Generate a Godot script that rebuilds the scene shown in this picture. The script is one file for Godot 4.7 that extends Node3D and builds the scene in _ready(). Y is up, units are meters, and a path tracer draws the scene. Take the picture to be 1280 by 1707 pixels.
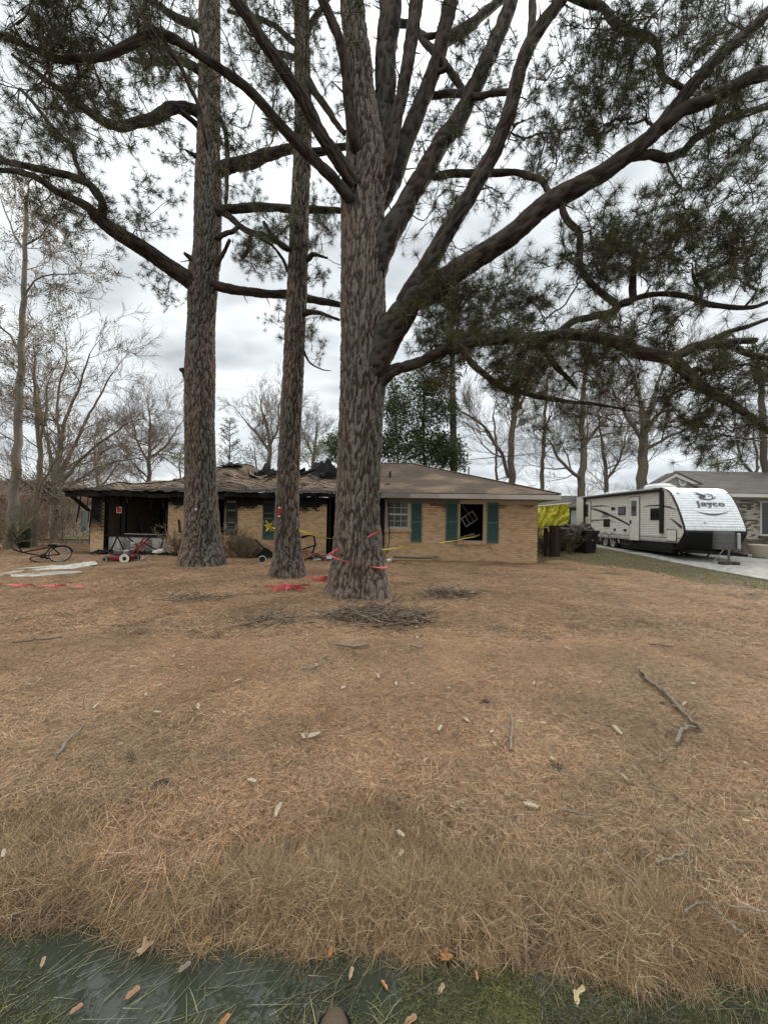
extends Node3D

const F := 641.0            # focal length in pixels of the 1280 x 1707 photograph
var CT := Transform3D()
var M := {}                 # materials
var used := {}              # names taken
var rng := RandomNumberGenerator.new()
var nz := FastNoiseLite.new()      # soft noise for shapes
var ridge := FastNoiseLite.new()   # furrows of bark
var cellar := FastNoiseLite.new()  # bark plates
var cellid := FastNoiseLite.new()  # tone of a bark plate


# ---------------------------------------------------------------- mesh builder
class MB:
	var v := PackedVector3Array()
	var n := PackedVector3Array()
	var c := PackedColorArray()
	var t := PackedVector2Array()
	var ix := PackedInt32Array()
	var col := Color(1, 1, 1)

	func vert(p: Vector3, nn: Vector3, uv := Vector2.ZERO) -> int:
		v.push_back(p)
		n.push_back(nn)
		c.push_back(col)
		t.push_back(uv)
		return v.size() - 1

	func tri(a: Vector3, b: Vector3, d: Vector3) -> void:   # counter-clockwise seen from outside
		var nn := (b - a).cross(d - a).normalized()
		var i := v.size()
		vert(a, nn, Vector2(a.x, a.y))
		vert(b, nn, Vector2(b.x, b.y))
		vert(d, nn, Vector2(d.x, d.y))
		ix.append_array(PackedInt32Array([i, i + 2, i + 1]))

	func quad(a: Vector3, b: Vector3, d: Vector3, e: Vector3) -> void:
		var nn := (d - a).cross(e - b).normalized()
		var i := v.size()
		var w := (b - a).length()
		var h := (e - a).length()
		vert(a, nn, Vector2(0, 0))
		vert(b, nn, Vector2(w, 0))
		vert(d, nn, Vector2(w, h))
		vert(e, nn, Vector2(0, h))
		ix.append_array(PackedInt32Array([i, i + 2, i + 1, i, i + 3, i + 2]))

	func box(ctr: Vector3, size: Vector3, bs := Basis()) -> void:
		var x := bs.x * size.x * 0.5
		var y := bs.y * size.y * 0.5
		var z := bs.z * size.z * 0.5
		quad(ctr - x - y + z, ctr + x - y + z, ctr + x + y + z, ctr - x + y + z)
		quad(ctr + x - y - z, ctr - x - y - z, ctr - x + y - z, ctr + x + y - z)
		quad(ctr + x - y + z, ctr + x - y - z, ctr + x + y - z, ctr + x + y + z)
		quad(ctr - x - y - z, ctr - x - y + z, ctr - x + y + z, ctr - x + y - z)
		quad(ctr - x + y + z, ctr + x + y + z, ctr + x + y - z, ctr - x + y - z)
		quad(ctr - x - y - z, ctr + x - y - z, ctr + x - y + z, ctr - x - y + z)

	func span(lo: Vector3, hi: Vector3) -> void:
		box((lo + hi) * 0.5, hi - lo)

	func cbox(ctr: Vector3, size: Vector3, ch: float, bs := Basis()) -> void:   # chamfered along all twelve edges
		var h := size * 0.5
		var dirs := [Vector3(1, 0, 0), Vector3(-1, 0, 0), Vector3(0, 1, 0), Vector3(0, -1, 0), Vector3(0, 0, 1), Vector3(0, 0, -1)]
		for d: Vector3 in dirs:
			var a := Vector3(d.y, d.z, d.x)
			var b := d.cross(a)
			var o := d * h
			var ea := a * ((a * h).length() - ch)
			var eb := b * ((b * h).length() - ch)
			quad(ctr + bs * (o - ea - eb), ctr + bs * (o + ea - eb), ctr + bs * (o + ea + eb), ctr + bs * (o - ea + eb))
			# the chamfer towards +a
			var o2 := a * h
			var ed := d * ((d * h).length() - ch)
			quad(ctr + bs * (o + ea - eb), ctr + bs * (o2 + ed - eb), ctr + bs * (o2 + ed + eb), ctr + bs * (o + ea + eb))
			var o3 := -a * h
			quad(ctr + bs * (o - ea + eb), ctr + bs * (o3 + ed + eb), ctr + bs * (o3 + ed - eb), ctr + bs * (o - ea - eb))
		for sx: float in [-1.0, 1.0]:
			for sy: float in [-1.0, 1.0]:
				for sz: float in [-1.0, 1.0]:
					var p := Vector3(sx * h.x, sy * (h.y - ch), sz * (h.z - ch))
					var q := Vector3(sx * (h.x - ch), sy * h.y, sz * (h.z - ch))
					var r := Vector3(sx * (h.x - ch), sy * (h.y - ch), sz * h.z)
					if sx * sy * sz > 0:
						tri(ctr + bs * p, ctr + bs * q, ctr + bs * r)
					else:
						tri(ctr + bs * p, ctr + bs * r, ctr + bs * q)

	func tube(pts: PackedVector3Array, rad: PackedFloat32Array, sides: int, cap := true, uvs := 1.0) -> void:
		var m := pts.size()
		if m < 2:
			return
		var tg := (pts[1] - pts[0]).normalized()
		var ref := Vector3(0, 1, 0) if absf(tg.y) < 0.9 else Vector3(1, 0, 0)
		var x := ref.cross(tg).normalized()
		var first := v.size()
		var along := 0.0
		for i in m:
			if i > 0:
				along += (pts[i] - pts[i - 1]).length()
			var tn := tg
			if i == 0:
				tn = (pts[1] - pts[0]).normalized()
			elif i == m - 1:
				tn = (pts[i] - pts[i - 1]).normalized()
			else:
				tn = (pts[i + 1] - pts[i - 1]).normalized()
			if tn == Vector3.ZERO:
				tn = tg
			x = (x - tn * x.dot(tn)).normalized()
			var y := tn.cross(x)
			for s in sides + 1:
				var a := TAU * s / sides
				var nn := x * cos(a) + y * sin(a)
				vert(pts[i] + nn * rad[i], nn, Vector2(float(s) / sides * uvs, along))
			tg = tn
		for i in m - 1:
			var b := first + i * (sides + 1)
			for s in sides:
				var p := b + s
				var q := b + sides + 1 + s
				ix.append_array(PackedInt32Array([p, q + 1, p + 1, p, q, q + 1]))
		if cap:
			for e in [0, m - 1]:
				var ctr: Vector3 = pts[e]
				var nn: Vector3 = (pts[0] - pts[1]).normalized() if e == 0 else (pts[m - 1] - pts[m - 2]).normalized()
				var b: int = first + e * (sides + 1)
				var k := vert(ctr, nn)
				for s in sides:
					var p := vert(v[b + s], nn)
					var q := vert(v[b + s + 1], nn)
					if e == 0:
						ix.append_array(PackedInt32Array([k, p, q]))
					else:
						ix.append_array(PackedInt32Array([k, q, p]))

	func bar(a: Vector3, b: Vector3, r: float, sides := 6) -> void:
		tube(PackedVector3Array([a, b]), PackedFloat32Array([r, r]), sides)

	func lathe(profile: Array, xf: Transform3D, sides := 16) -> void:   # profile of (radius, height) from bottom to top about +y
		var first := v.size()
		var m := profile.size()
		for i in m:
			var p: Vector2 = profile[i]
			var a: Vector2 = profile[maxi(i - 1, 0)]
			var b: Vector2 = profile[mini(i + 1, m - 1)]
			var tg := (b - a).normalized()
			for s in sides + 1:
				var an := TAU * s / sides
				var rd := Vector3(cos(an), 0, sin(an))
				var nn := (rd * tg.y - Vector3.UP * tg.x).normalized()
				vert(xf * (rd * p.x + Vector3.UP * p.y), (xf.basis * nn).normalized(), Vector2(float(s) / sides, p.y))
		for i in m - 1:
			for s in sides:
				var p := first + i * (sides + 1) + s
				var q := p + sides + 1
				ix.append_array(PackedInt32Array([p, p + 1, q + 1, p, q + 1, q]))

	func ball(ctr: Vector3, r: Vector3, sides := 10, rings := 6, bs := Basis()) -> void:
		var prof := []
		for i in rings + 1:
			var a := -PI / 2 + PI * i / rings
			prof.append(Vector2(cos(a), sin(a)))
		lathe(prof, Transform3D(bs * Basis.from_scale(r), ctr), sides)

	func poly(pts: Array, off: Vector3) -> void:   # a flat outline given counter-clockwise from its front, and thickness behind it
		var flat := PackedVector2Array()
		var o: Vector3 = pts[0]
		var nn := Vector3.ZERO
		for i in pts.size():
			var a: Vector3 = pts[i]
			var b: Vector3 = pts[(i + 1) % pts.size()]
			nn += (a - o).cross(b - o)
		nn = nn.normalized()
		var ux := (Vector3(pts[1]) - o).normalized()
		var uy := nn.cross(ux)
		for p: Vector3 in pts:
			flat.push_back(Vector2((p - o).dot(ux), (p - o).dot(uy)))
		var id := Geometry2D.triangulate_polygon(flat)
		for k in range(0, id.size(), 3):
			var a := flat[id[k]]
			var b := flat[id[k + 1]]
			var d := flat[id[k + 2]]
			var p: Vector3 = pts[id[k]]
			var q: Vector3 = pts[id[k + 1]]
			var r: Vector3 = pts[id[k + 2]]
			if (b - a).cross(d - a) < 0:
				var s := q
				q = r
				r = s
			tri(p, q, r)
			if off != Vector3.ZERO:
				tri(p + off, r + off, q + off)
		if off != Vector3.ZERO:
			for i in pts.size():
				var a: Vector3 = pts[i]
				var b: Vector3 = pts[(i + 1) % pts.size()]
				quad(a + off, b + off, b, a)

	func mesh(mat: Material) -> ArrayMesh:
		var am := ArrayMesh.new()
		if v.size() == 0:
			return am
		var arr := []
		arr.resize(Mesh.ARRAY_MAX)
		arr[Mesh.ARRAY_VERTEX] = v
		arr[Mesh.ARRAY_NORMAL] = n
		arr[Mesh.ARRAY_COLOR] = c
		arr[Mesh.ARRAY_TEX_UV] = t
		arr[Mesh.ARRAY_INDEX] = ix
		am.add_surface_from_arrays(Mesh.PRIMITIVE_TRIANGLES, arr)
		am.surface_set_material(0, mat)
		return am


# ---------------------------------------------------------------- naming, placing
func numbered(called: String) -> String:
	if not used.has(called):
		used[called] = 0
		return called
	used[called] += 1
	return "%s_%03d" % [called, used[called]]

func tag(o: Node, label: String, category: String, group := "") -> void:
	o.set_meta("label", label)
	o.set_meta("category", category)
	if group:
		o.set_meta("group", group)

func thing(called: String, label: String, category: String, at := Transform3D(), group := "") -> Node3D:
	var o := Node3D.new()
	o.name = numbered(called)
	o.transform = at
	add_child(o, true)
	tag(o, label, category, group)
	return o

func part(called: String, mb: MB, mat: Material, parent: Node3D) -> MeshInstance3D:
	var o := MeshInstance3D.new()
	var key := str(parent.get_instance_id()) + called
	if used.has(key):
		used[key] += 1
		o.name = "%s_%03d" % [called, used[key]]
	else:
		used[key] = 0
		o.name = called
	o.mesh = mb.mesh(mat)
	parent.add_child(o, true)
	return o

func single(called: String, mb: MB, mat: Material, label: String, category: String, group := "", at := Transform3D()) -> MeshInstance3D:
	var o := MeshInstance3D.new()
	o.name = numbered(called)
	o.mesh = mb.mesh(mat)
	o.transform = at
	add_child(o, true)
	tag(o, label, category, group)
	return o

func struct(called: String, mb: MB, mat: Material, label := "") -> MeshInstance3D:
	var o := MeshInstance3D.new()
	o.name = numbered(called)
	o.mesh = mb.mesh(mat)
	o.set_meta("kind", "structure")
	if label:
		o.set_meta("label", label)
	add_child(o, true)
	return o

func copy_thing(o: Node3D, label: String, at: Transform3D, group := "") -> Node3D:
	var r: Node3D = o.duplicate()
	var base := str(o.name)
	var cut := RegEx.create_from_string("_\\d{3}$")
	r.name = numbered(cut.sub(base, ""))
	add_child(r, true)
	r.transform = at
	r.set_meta("label", label)
	if group:
		r.set_meta("group", group)
	return r

func scatter(called: String, m: Mesh, xfs: Array, cols: Array, parent: Node3D) -> MultiMeshInstance3D:
	var mm := MultiMesh.new()
	mm.transform_format = MultiMesh.TRANSFORM_3D
	mm.use_colors = cols.size() > 0
	mm.mesh = m
	mm.instance_count = xfs.size()
	for i in xfs.size():
		mm.set_instance_transform(i, xfs[i])
		if cols.size() > 0:
			mm.set_instance_color(i, cols[i])
	var o := MultiMeshInstance3D.new()
	o.name = numbered(called) if parent == self else called
	o.multimesh = mm
	o.set_meta("kind", "stuff")
	parent.add_child(o, true)
	return o

func ray(px: float, py: float) -> Vector3:
	return CT.basis * Vector3((px - 640.0) / F, -(py - 853.5) / F, -1.0)

func P(px: float, py: float, d: float) -> Vector3:
	return CT.origin + ray(px, py) * d

func G(px: float, py: float, h := 0.0) -> Vector3:
	var r := ray(px, py)
	return CT.origin + r * ((h - CT.origin.y) / r.y)

func GT(px: float, py: float) -> Vector3:    # on the terrain
	var p := G(px, py)
	for i in 6:
		p = G(px, py, gh(p.x, p.z))
	return p

func hit(px: float, py: float, o: Vector3, nn: Vector3) -> Vector3:
	var r := ray(px, py)
	return CT.origin + r * ((o - CT.origin).dot(nn) / r.dot(nn))

func edge(x: float) -> float:
	return 1.685 - 0.045 * x + 0.05 * nz.get_noise_2d(x * 60.0, 7.0) + 0.03 * nz.get_noise_2d(x * 230.0, 3.0)

func gh(x: float, z: float) -> float:        # height of the ground
	var d := -z
	var h := smoothstep(6.0, 9.5, x) * clampf(0.042 * (d - 11.5), 0.0, 0.45)
	h += 0.035 * nz.get_noise_2d(x * 14.0, z * 14.0) * smoothstep(2.0, 5.0, d)
	var e := edge(x)
	if d < e:
		h -= 0.26 * smoothstep(0.0, 0.22, e - d)
		if d < 0.75:
			h = lerpf(h, -0.02, smoothstep(0.75, 0.25, d))
	return h

func rr(a: float, b: float) -> float:
	return rng.randf_range(a, b)

func rv3(k: float) -> Vector3:
	return Vector3(rr(-k, k), rr(-k, k), rr(-k, k))

func lin(r: float, g: float, b: float) -> Color:   # base colours are given as linear values
	return Color(r, g, b).linear_to_srgb()

func look(y: Vector3, twist := 0.0) -> Basis:      # a basis whose +y is the given direction
	y = y.normalized()
	var ref := Vector3(0, 0, 1) if absf(y.z) < 0.9 else Vector3(1, 0, 0)
	var x := y.cross(ref).normalized()
	return Basis(x, y, x.cross(y)) * Basis(Vector3.UP, twist)


# ---------------------------------------------------------------- materials
func noise_tex(freq: float, type: int, lo: float, hi: float, size := 512, octaves := 4, seed_ := 1) -> NoiseTexture2D:
	var f := FastNoiseLite.new()
	f.noise_type = type
	f.frequency = freq
	f.seed = seed_
	f.fractal_octaves = octaves
	if type == FastNoiseLite.TYPE_CELLULAR:
		f.cellular_return_type = FastNoiseLite.RETURN_DISTANCE2_SUB
		f.fractal_type = FastNoiseLite.FRACTAL_NONE
		f.domain_warp_enabled = true
		f.domain_warp_amplitude = 12.0
		f.domain_warp_frequency = 0.02
	var t := NoiseTexture2D.new()
	t.width = size
	t.height = size
	t.seamless = true
	t.noise = f
	var g := Gradient.new()
	g.set_color(0, Color(lo, lo, lo))
	g.set_color(1, Color(hi, hi, hi))
	t.color_ramp = g
	return t

func mat(called: String, base: Color, rough := 0.85, tex: Texture2D = null, scale := 1.0, bump := 0.0, metal := 0.0, world := true) -> StandardMaterial3D:
	var m := StandardMaterial3D.new()
	m.resource_name = called
	m.albedo_color = base
	m.roughness = rough
	m.metallic = metal
	m.metallic_specular = 0.35
	m.vertex_color_use_as_albedo = true
	m.cull_mode = BaseMaterial3D.CULL_DISABLED
	if tex:
		m.albedo_texture = tex
		m.uv1_triplanar = world
		m.uv1_world_triplanar = world
		m.uv1_scale = Vector3.ONE * scale
		if bump > 0.0:
			m.heightmap_enabled = true
			m.heightmap_texture = tex
			m.heightmap_scale = bump
	M[called] = m
	return m

func materials() -> void:
	var fine := noise_tex(0.06, FastNoiseLite.TYPE_SIMPLEX, 0.55, 1.0, 512, 5, 3)
	var soft := noise_tex(0.012, FastNoiseLite.TYPE_SIMPLEX, 0.62, 1.0, 512, 5, 5)
	var rough := noise_tex(0.03, FastNoiseLite.TYPE_SIMPLEX, 0.35, 1.0, 512, 6, 9)
	var pale := noise_tex(0.06, FastNoiseLite.TYPE_SIMPLEX, 0.82, 1.0, 512, 5, 4)
	var clean := noise_tex(0.02, FastNoiseLite.TYPE_SIMPLEX, 0.88, 1.0, 512, 5, 6)
	mat("soil", lin(0.17, 0.115, 0.075), 0.95, rough, 1.3, 1.2)
	mat("soil_light", lin(1, 1, 1), 0.95, rough, 1.3, 1.2)
	mat("needle_litter", lin(1, 1, 1), 0.8)
	mat("dead_grass", lin(1, 1, 1), 0.75)
	mat("green_grass", lin(1, 1, 1), 0.75)
	mat("bark", lin(1, 1, 1), 0.92, fine, 2.6, 0.35)
	mat("twig", lin(0.085, 0.066, 0.052), 0.9)
	mat("pine_needles", lin(1, 1, 1), 0.55)
	mat("grey_bark", lin(0.30, 0.265, 0.22), 0.9, fine, 1.5, 0.3)
	mat("bare_twig", lin(0.22, 0.185, 0.155), 0.9)
	mat("leaf", lin(1, 1, 1), 0.5)
	mat("brick", lin(1, 1, 1), 0.9, pale, 3.0, 0.15)
	mat("mortar", lin(1, 1, 1), 0.95, pale, 3.0, 0.1)
	mat("shingle", lin(1, 1, 1), 0.95, fine, 2.5, 0.3)
	mat("painted", lin(1, 1, 1), 0.6, clean, 1.4)
	mat("charred", lin(0.016, 0.015, 0.015), 0.9, rough, 1.5, 1.0)
	mat("soot", lin(0.012, 0.0115, 0.0115), 0.97, rough, 0.8)
	mat("fabric", lin(1, 1, 1), 0.7)
	mat("gel", lin(1, 1, 1), 0.38, clean, 0.35)        # fibreglass and smooth aluminium skins
	mat("black_plastic", lin(0.02, 0.02, 0.021), 0.5, soft, 1.0)
	mat("rubber", lin(0.022, 0.022, 0.022), 0.85, soft, 2.0)
	mat("metal", lin(1, 1, 1), 0.45, soft, 1.2, 0.0, 0.6)
	mat("concrete", lin(1, 1, 1), 0.9, soft, 0.6)
	mat("wood", lin(1, 1, 1), 0.85, fine, 2.0, 0.2)
	mat("algae", lin(1, 1, 1), 0.7)
	var w := mat("water", lin(0.034, 0.038, 0.026), 0.04)
	w.metallic_specular = 0.5
	var rip := noise_tex(0.02, FastNoiseLite.TYPE_SIMPLEX, 0.4, 0.6, 256, 3, 21)
	w.heightmap_enabled = true
	w.heightmap_texture = rip
	w.heightmap_scale = 0.4
	w.uv1_triplanar = true
	w.uv1_world_triplanar = true
	w.uv1_scale = Vector3.ONE * 1.2
	M.leaf.backlight_enabled = true
	M.leaf.backlight = Color(0.6, 0.65, 0.4)
	M.pine_needles.backlight_enabled = true
	M.pine_needles.backlight = Color(0.4, 0.45, 0.28)
	var g := mat("glass", Color(0.5, 0.55, 0.55, 0.35), 0.08)
	g.transparency = BaseMaterial3D.TRANSPARENCY_ALPHA
	var dg := mat("dark_glass", lin(0.012, 0.014, 0.016), 0.1)
	dg.metallic_specular = 0.5
	nz.noise_type = FastNoiseLite.TYPE_SIMPLEX
	nz.frequency = 0.02
	nz.fractal_octaves = 3
	ridge.noise_type = FastNoiseLite.TYPE_SIMPLEX
	ridge.frequency = 1.0
	ridge.fractal_octaves = 2
	ridge.seed = 8
	for f: FastNoiseLite in [cellar, cellid]:
		f.noise_type = FastNoiseLite.TYPE_CELLULAR
		f.frequency = 1.0
		f.fractal_type = FastNoiseLite.FRACTAL_NONE
		f.cellular_jitter = 0.95
		f.domain_warp_enabled = true
		f.domain_warp_amplitude = 0.35
		f.domain_warp_frequency = 0.9
		f.domain_warp_fractal_type = FastNoiseLite.DOMAIN_WARP_FRACTAL_NONE
	cellar.cellular_return_type = FastNoiseLite.RETURN_DISTANCE2_SUB
	cellid.cellular_return_type = FastNoiseLite.RETURN_CELL_VALUE


# ---------------------------------------------------------------- sky, sun, camera
func sky_image() -> ImageTexture:
	var w := 1024
	var h := 512
	var f := FastNoiseLite.new()
	f.noise_type = FastNoiseLite.TYPE_SIMPLEX
	f.frequency = 1.0
	f.fractal_octaves = 5
	f.seed = 11
	var data := PackedFloat32Array()
	data.resize(w * h * 4)
	var sun := -sun_dir()
	for j in h:
		var th := PI * (j + 0.5) / h
		var y := cos(th)
		for i in w:
			var ph := TAU * (i + 0.5) / w - PI
			var d := Vector3(sin(th) * sin(ph), y, -sin(th) * cos(ph))
			var up := maxf(y, 0.0)
			# a deck of stratocumulus seen in perspective
			var q := Vector2(d.x, d.z) / (up + 0.16)
			var a := f.get_noise_3d(q.x * 1.1, q.y * 1.9, 0.0)
			var b := f.get_noise_3d(q.x * 4.0 + 9.0, q.y * 6.0, 5.0)
			var thick := a * 0.75 + b * 0.25
			var glow := pow(maxf(d.dot(sun), 0.0), 14.0)
			var wide := pow(maxf(d.dot(sun) * 0.5 + 0.5, 0.0), 3.0)
			var lum := 0.428 + 2.2 * pow(up, 7.0) + 0.05 * wide * (1.0 - up) + 0.42 * glow
			lum *= 1.0 + 0.68 * thick
			var warm := clampf(0.9 * wide * (1.0 - up) + glow, 0.0, 1.0)
			var c := Vector3(0.945, 1.0, 1.035).lerp(Vector3(1.06, 1.03, 0.86), warm)
			var cool := clampf(-thick * 0.9 + 0.2, 0.0, 0.6) * (1.0 - warm) * (1.0 - up)
			c = c.lerp(Vector3(0.86, 0.98, 1.10), cool)
			var k := (j * w + i) * 4
			data[k] = c.x * lum
			data[k + 1] = c.y * lum
			data[k + 2] = c.z * lum
			data[k + 3] = 1.0
	return ImageTexture.create_from_image(Image.create_from_data(w, h, false, Image.FORMAT_RGBAF, data.to_byte_array()))

func sun_dir() -> Vector3:     # the way the light travels: low behind thin cloud, ahead and to the right
	var az := deg_to_rad(43.0)
	var el := deg_to_rad(30.0)
	return -Vector3(sin(az) * cos(el), sin(el), -cos(az) * cos(el))


func _ready() -> void:
	rng.seed = 4711
	# camera
	var cam := Camera3D.new()
	cam.name = "camera"
	CT = Transform3D(Basis.from_euler(Vector3(deg_to_rad(1.206), 0, 0)) * Basis(Vector3(0, 0, 1), deg_to_rad(1.03)), Vector3(0, 1.6, 0))
	cam.transform = CT
	cam.fov = rad_to_deg(2.0 * atan(853.5 / F))
	cam.near = 0.05
	cam.far = 900.0
	cam.current = true
	add_child(cam)
	# sky
	var env := Environment.new()
	env.background_mode = Environment.BG_SKY
	var sky := Sky.new()
	var pan := PanoramaSkyMaterial.new()
	pan.panorama = sky_image()
	pan.energy_multiplier = 1.0
	sky.sky_material = pan
	env.sky = sky
	env.tonemap_mode = Environment.TONE_MAPPER_LINEAR
	env.tonemap_exposure = 2.08
	env.sdfgi_enabled = true
	env.ssao_enabled = true
	env.ssil_enabled = true
	var we := WorldEnvironment.new()
	we.name = "world_environment"
	we.environment = env
	add_child(we)
	# sun through thin cloud
	var sun := DirectionalLight3D.new()
	sun.name = "sun"
	sun.light_energy = 0.5
	sun.light_angular_distance = 14.0
	sun.light_color = Color(1.0, 0.96, 0.88)
	sun.shadow_enabled = true
	sun.transform = Transform3D(Basis.looking_at(sun_dir()), Vector3(0, 30, 0))
	add_child(sun)
	materials()
	setting()
	house()
	neighbours()
	pines()
	far_trees()
	travel_trailer()
	yard()
	ground_cover()
	litter()
	ditch()


# ---------------------------------------------------------------- the setting
func sheet(mb: MB, xs: Array, zs: Array, lift := 0.0) -> void:
	var first := mb.v.size()
	for z: float in zs:
		for x: float in xs:
			var e := 0.06
			var nn := Vector3(gh(x - e, z) - gh(x + e, z), 2 * e, gh(x, z - e) - gh(x, z + e)).normalized()
			mb.vert(Vector3(x, gh(x, z) + lift, z), nn, Vector2(x, z))
	var w := xs.size()
	for j in zs.size() - 1:
		for i in w - 1:
			var p := first + j * w + i
			mb.ix.append_array(PackedInt32Array([p, p + 1, p + w + 1, p, p + w + 1, p + w]))

func steps(a: float, b: float, s: float) -> Array:
	var out := []
	var n := maxi(int(round((b - a) / s)), 1)
	for i in n:
		out.append(a + (b - a) * i / n)
	return out

func setting() -> void:
	var mb := MB.new()
	var xs: Array = steps(-400, -60, 40) + steps(-60, -20, 4) + steps(-20, -4, 0.5) + steps(-4, 4, 0.08) + steps(4, 20, 0.5) + steps(20, 60, 4) + steps(60, 400, 40) + [400.0]
	var zs: Array = steps(-500, -80, 40) + steps(-80, -24, 4) + steps(-24, -3, 0.5) + steps(-3, 0.2, 0.05) + steps(0.2, 20, 3) + [20.0]
	sheet(mb, xs, zs)
	struct("ground", mb, M.soil, "front yard covered with brown pine straw")
	# water standing in the ditch, with the bottom left to the ground sheet
	var wa := MB.new()
	wa.quad(Vector3(-6, -0.135, -0.4), Vector3(6, -0.135, -0.4), Vector3(6, -0.135, -2.0), Vector3(-6, -0.135, -2.0))
	struct("ditch_water", wa, M.water, "shallow green water standing in the roadside ditch")
	# concrete drive under the trailer, with expansion joints
	var dr := MB.new()
	var a := GT(1000, 914)
	var b := GT(1130, 941)
	var c := GT(1290, 972)
	var n := 7
	for k in 12:
		var zf: float = -9.0 - k * 1.6
		var zb: float = zf - 1.588
		# left edge follows the grass line, right edge stops short of the neighbour's wall
		var lf := _drive_left(zf, a, b, c)
		var lb := _drive_left(zb, a, b, c)
		dr.col = Color(0.40, 0.385, 0.345) * rr(0.92, 1.05)
		for i in n:
			var x0 := lerpf(lf, 17.2, float(i) / n)
			var x1 := lerpf(lf, 17.2, float(i + 1) / n)
			var x2 := lerpf(lb, 17.2, float(i + 1) / n)
			var x3 := lerpf(lb, 17.2, float(i) / n)
			dr.quad(Vector3(x0, gh(x0, zf) + 0.05, zf), Vector3(x1, gh(x1, zf) + 0.05, zf), Vector3(x2, gh(x2, zb) + 0.05, zb), Vector3(x3, gh(x3, zb) + 0.05, zb))
			if i == 0:
				dr.quad(Vector3(x3, gh(x3, zb) - 0.1, zb), Vector3(x0, gh(x0, zf) - 0.1, zf), Vector3(x0, gh(x0, zf) + 0.05, zf), Vector3(x3, gh(x3, zb) + 0.05, zb))
			if k == 0:
				dr.quad(Vector3(x0, gh(x0, zf) - 0.1, zf), Vector3(x1, gh(x1, zf) - 0.1, zf), Vector3(x1, gh(x1, zf) + 0.05, zf), Vector3(x0, gh(x0, zf) + 0.05, zf))
	struct("driveway", dr, M.concrete, "pale concrete drive under the travel trailer")
	# old slab remains at the left, half buried in straw
	var pads := [
		["0,958 40,952 38,957 0,964", "narrow strip of pale concrete at the yard's far left edge"],
		["24,949 92,943 118,943 60,949", "thin upper sliver of broken concrete below the bicycle"],
		["52,952 110,943 158,937 165,943 118,950 60,955", "largest broken concrete slab with a dark scorch mark"],
		["16,962 70,957 132,953 140,957 60,964 22,965", "lower long strip of broken concrete beside the scorched slab"],
	]
	for q: Array in pads:
		var pts := []
		for s: String in q[0].split(" "):
			var f := s.split_floats(",")
			var g := G(f[0], f[1])
			pts.append(Vector3(g.x, gh(g.x, g.z) + 0.045, g.z))
		var flat := PackedVector2Array()
		for v: Vector3 in pts:
			flat.push_back(Vector2(v.x, v.z))
		slabs.append(flat)
		var sm := MB.new()
		sm.col = Color(0.55, 0.53, 0.47)
		var turn := 0.0
		for i in pts.size():
			var p0: Vector3 = pts[i]
			var p1: Vector3 = pts[(i + 1) % pts.size()]
			turn += p0.x * p1.z - p1.x * p0.z
		if turn > 0:
			pts.reverse()
		sm.poly(pts, Vector3(0, -0.1, 0))
		var pad := single("concrete_slab", sm, M.concrete, q[1], "concrete slab", "broken concrete slabs at the left of the yard")
		if q[1].begins_with("largest"):
			var so := MB.new()
			so.col = Color(0.05, 0.05, 0.055)
			var ctr := G(137, 943)
			var ring := []
			for i in 22:
				var an := TAU * i / 22
				var r := 1.0 + 0.3 * nz.get_noise_2d(cos(an) * 50, sin(an) * 50)
				ring.append(Vector3(ctr.x + cos(an) * 0.55 * r, gh(ctr.x, ctr.z) + 0.05, ctr.z - sin(an) * 0.3 * r))
			so.poly(ring, Vector3.ZERO)
			part("scorch_mark", so, M.concrete, pad)
	# the neighbours' lawn beyond the left end of the house
	var lawn := MB.new()
	lawn.col = Color(0.30, 0.27, 0.09)
	for j in 12:
		var z0: float = -24.0 - j * 2.0
		lawn.col = Color(0.27, 0.25, 0.085) * rr(0.9, 1.12)
		lawn.quad(Vector3(-60, 0.06, z0), Vector3(-10, 0.06, z0), Vector3(-10, 0.06, z0 - 2), Vector3(-60, 0.06, z0 - 2))
	struct("back_lawn", lawn, M.soil_light, "yellow green lawn beyond the bicycle")

var slabs := []

func on_slab(q: Vector3) -> bool:
	for s: PackedVector2Array in slabs:
		if Geometry2D.is_point_in_polygon(Vector2(q.x, q.z), s):
			return true
	return false

func _drive_left(z: float, a: Vector3, b: Vector3, c: Vector3) -> float:
	if z < b.z:
		return lerpf(b.x, a.x, (z - b.z) / (a.z - b.z))
	return lerpf(b.x, c.x, (z - b.z) / (c.z - b.z))


# ---------------------------------------------------------------- ground cover
func blade(mb: MB, p: Vector3, dir: Vector3, side: Vector3, ln: float, w: float, droop: float, seg := 2) -> void:
	var q := p
	var d := dir.normalized()
	if side.cross(d).y < 0:
		side = -side
	var k := side * w * 0.5
	var i0 := mb.v.size()
	for i in seg + 1:
		var f := float(i) / seg
		var nn := side.cross(d).normalized()
		var kk := k * (1.0 - f * 0.85)
		mb.vert(q - kk, nn)
		mb.vert(q + kk, nn)
		d = (d + Vector3(0, -droop, 0)).normalized()
		q += d * ln / seg
	for i in seg:
		var b := i0 + i * 2
		mb.ix.append_array(PackedInt32Array([b, b + 2, b + 1, b + 1, b + 2, b + 3]))

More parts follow.
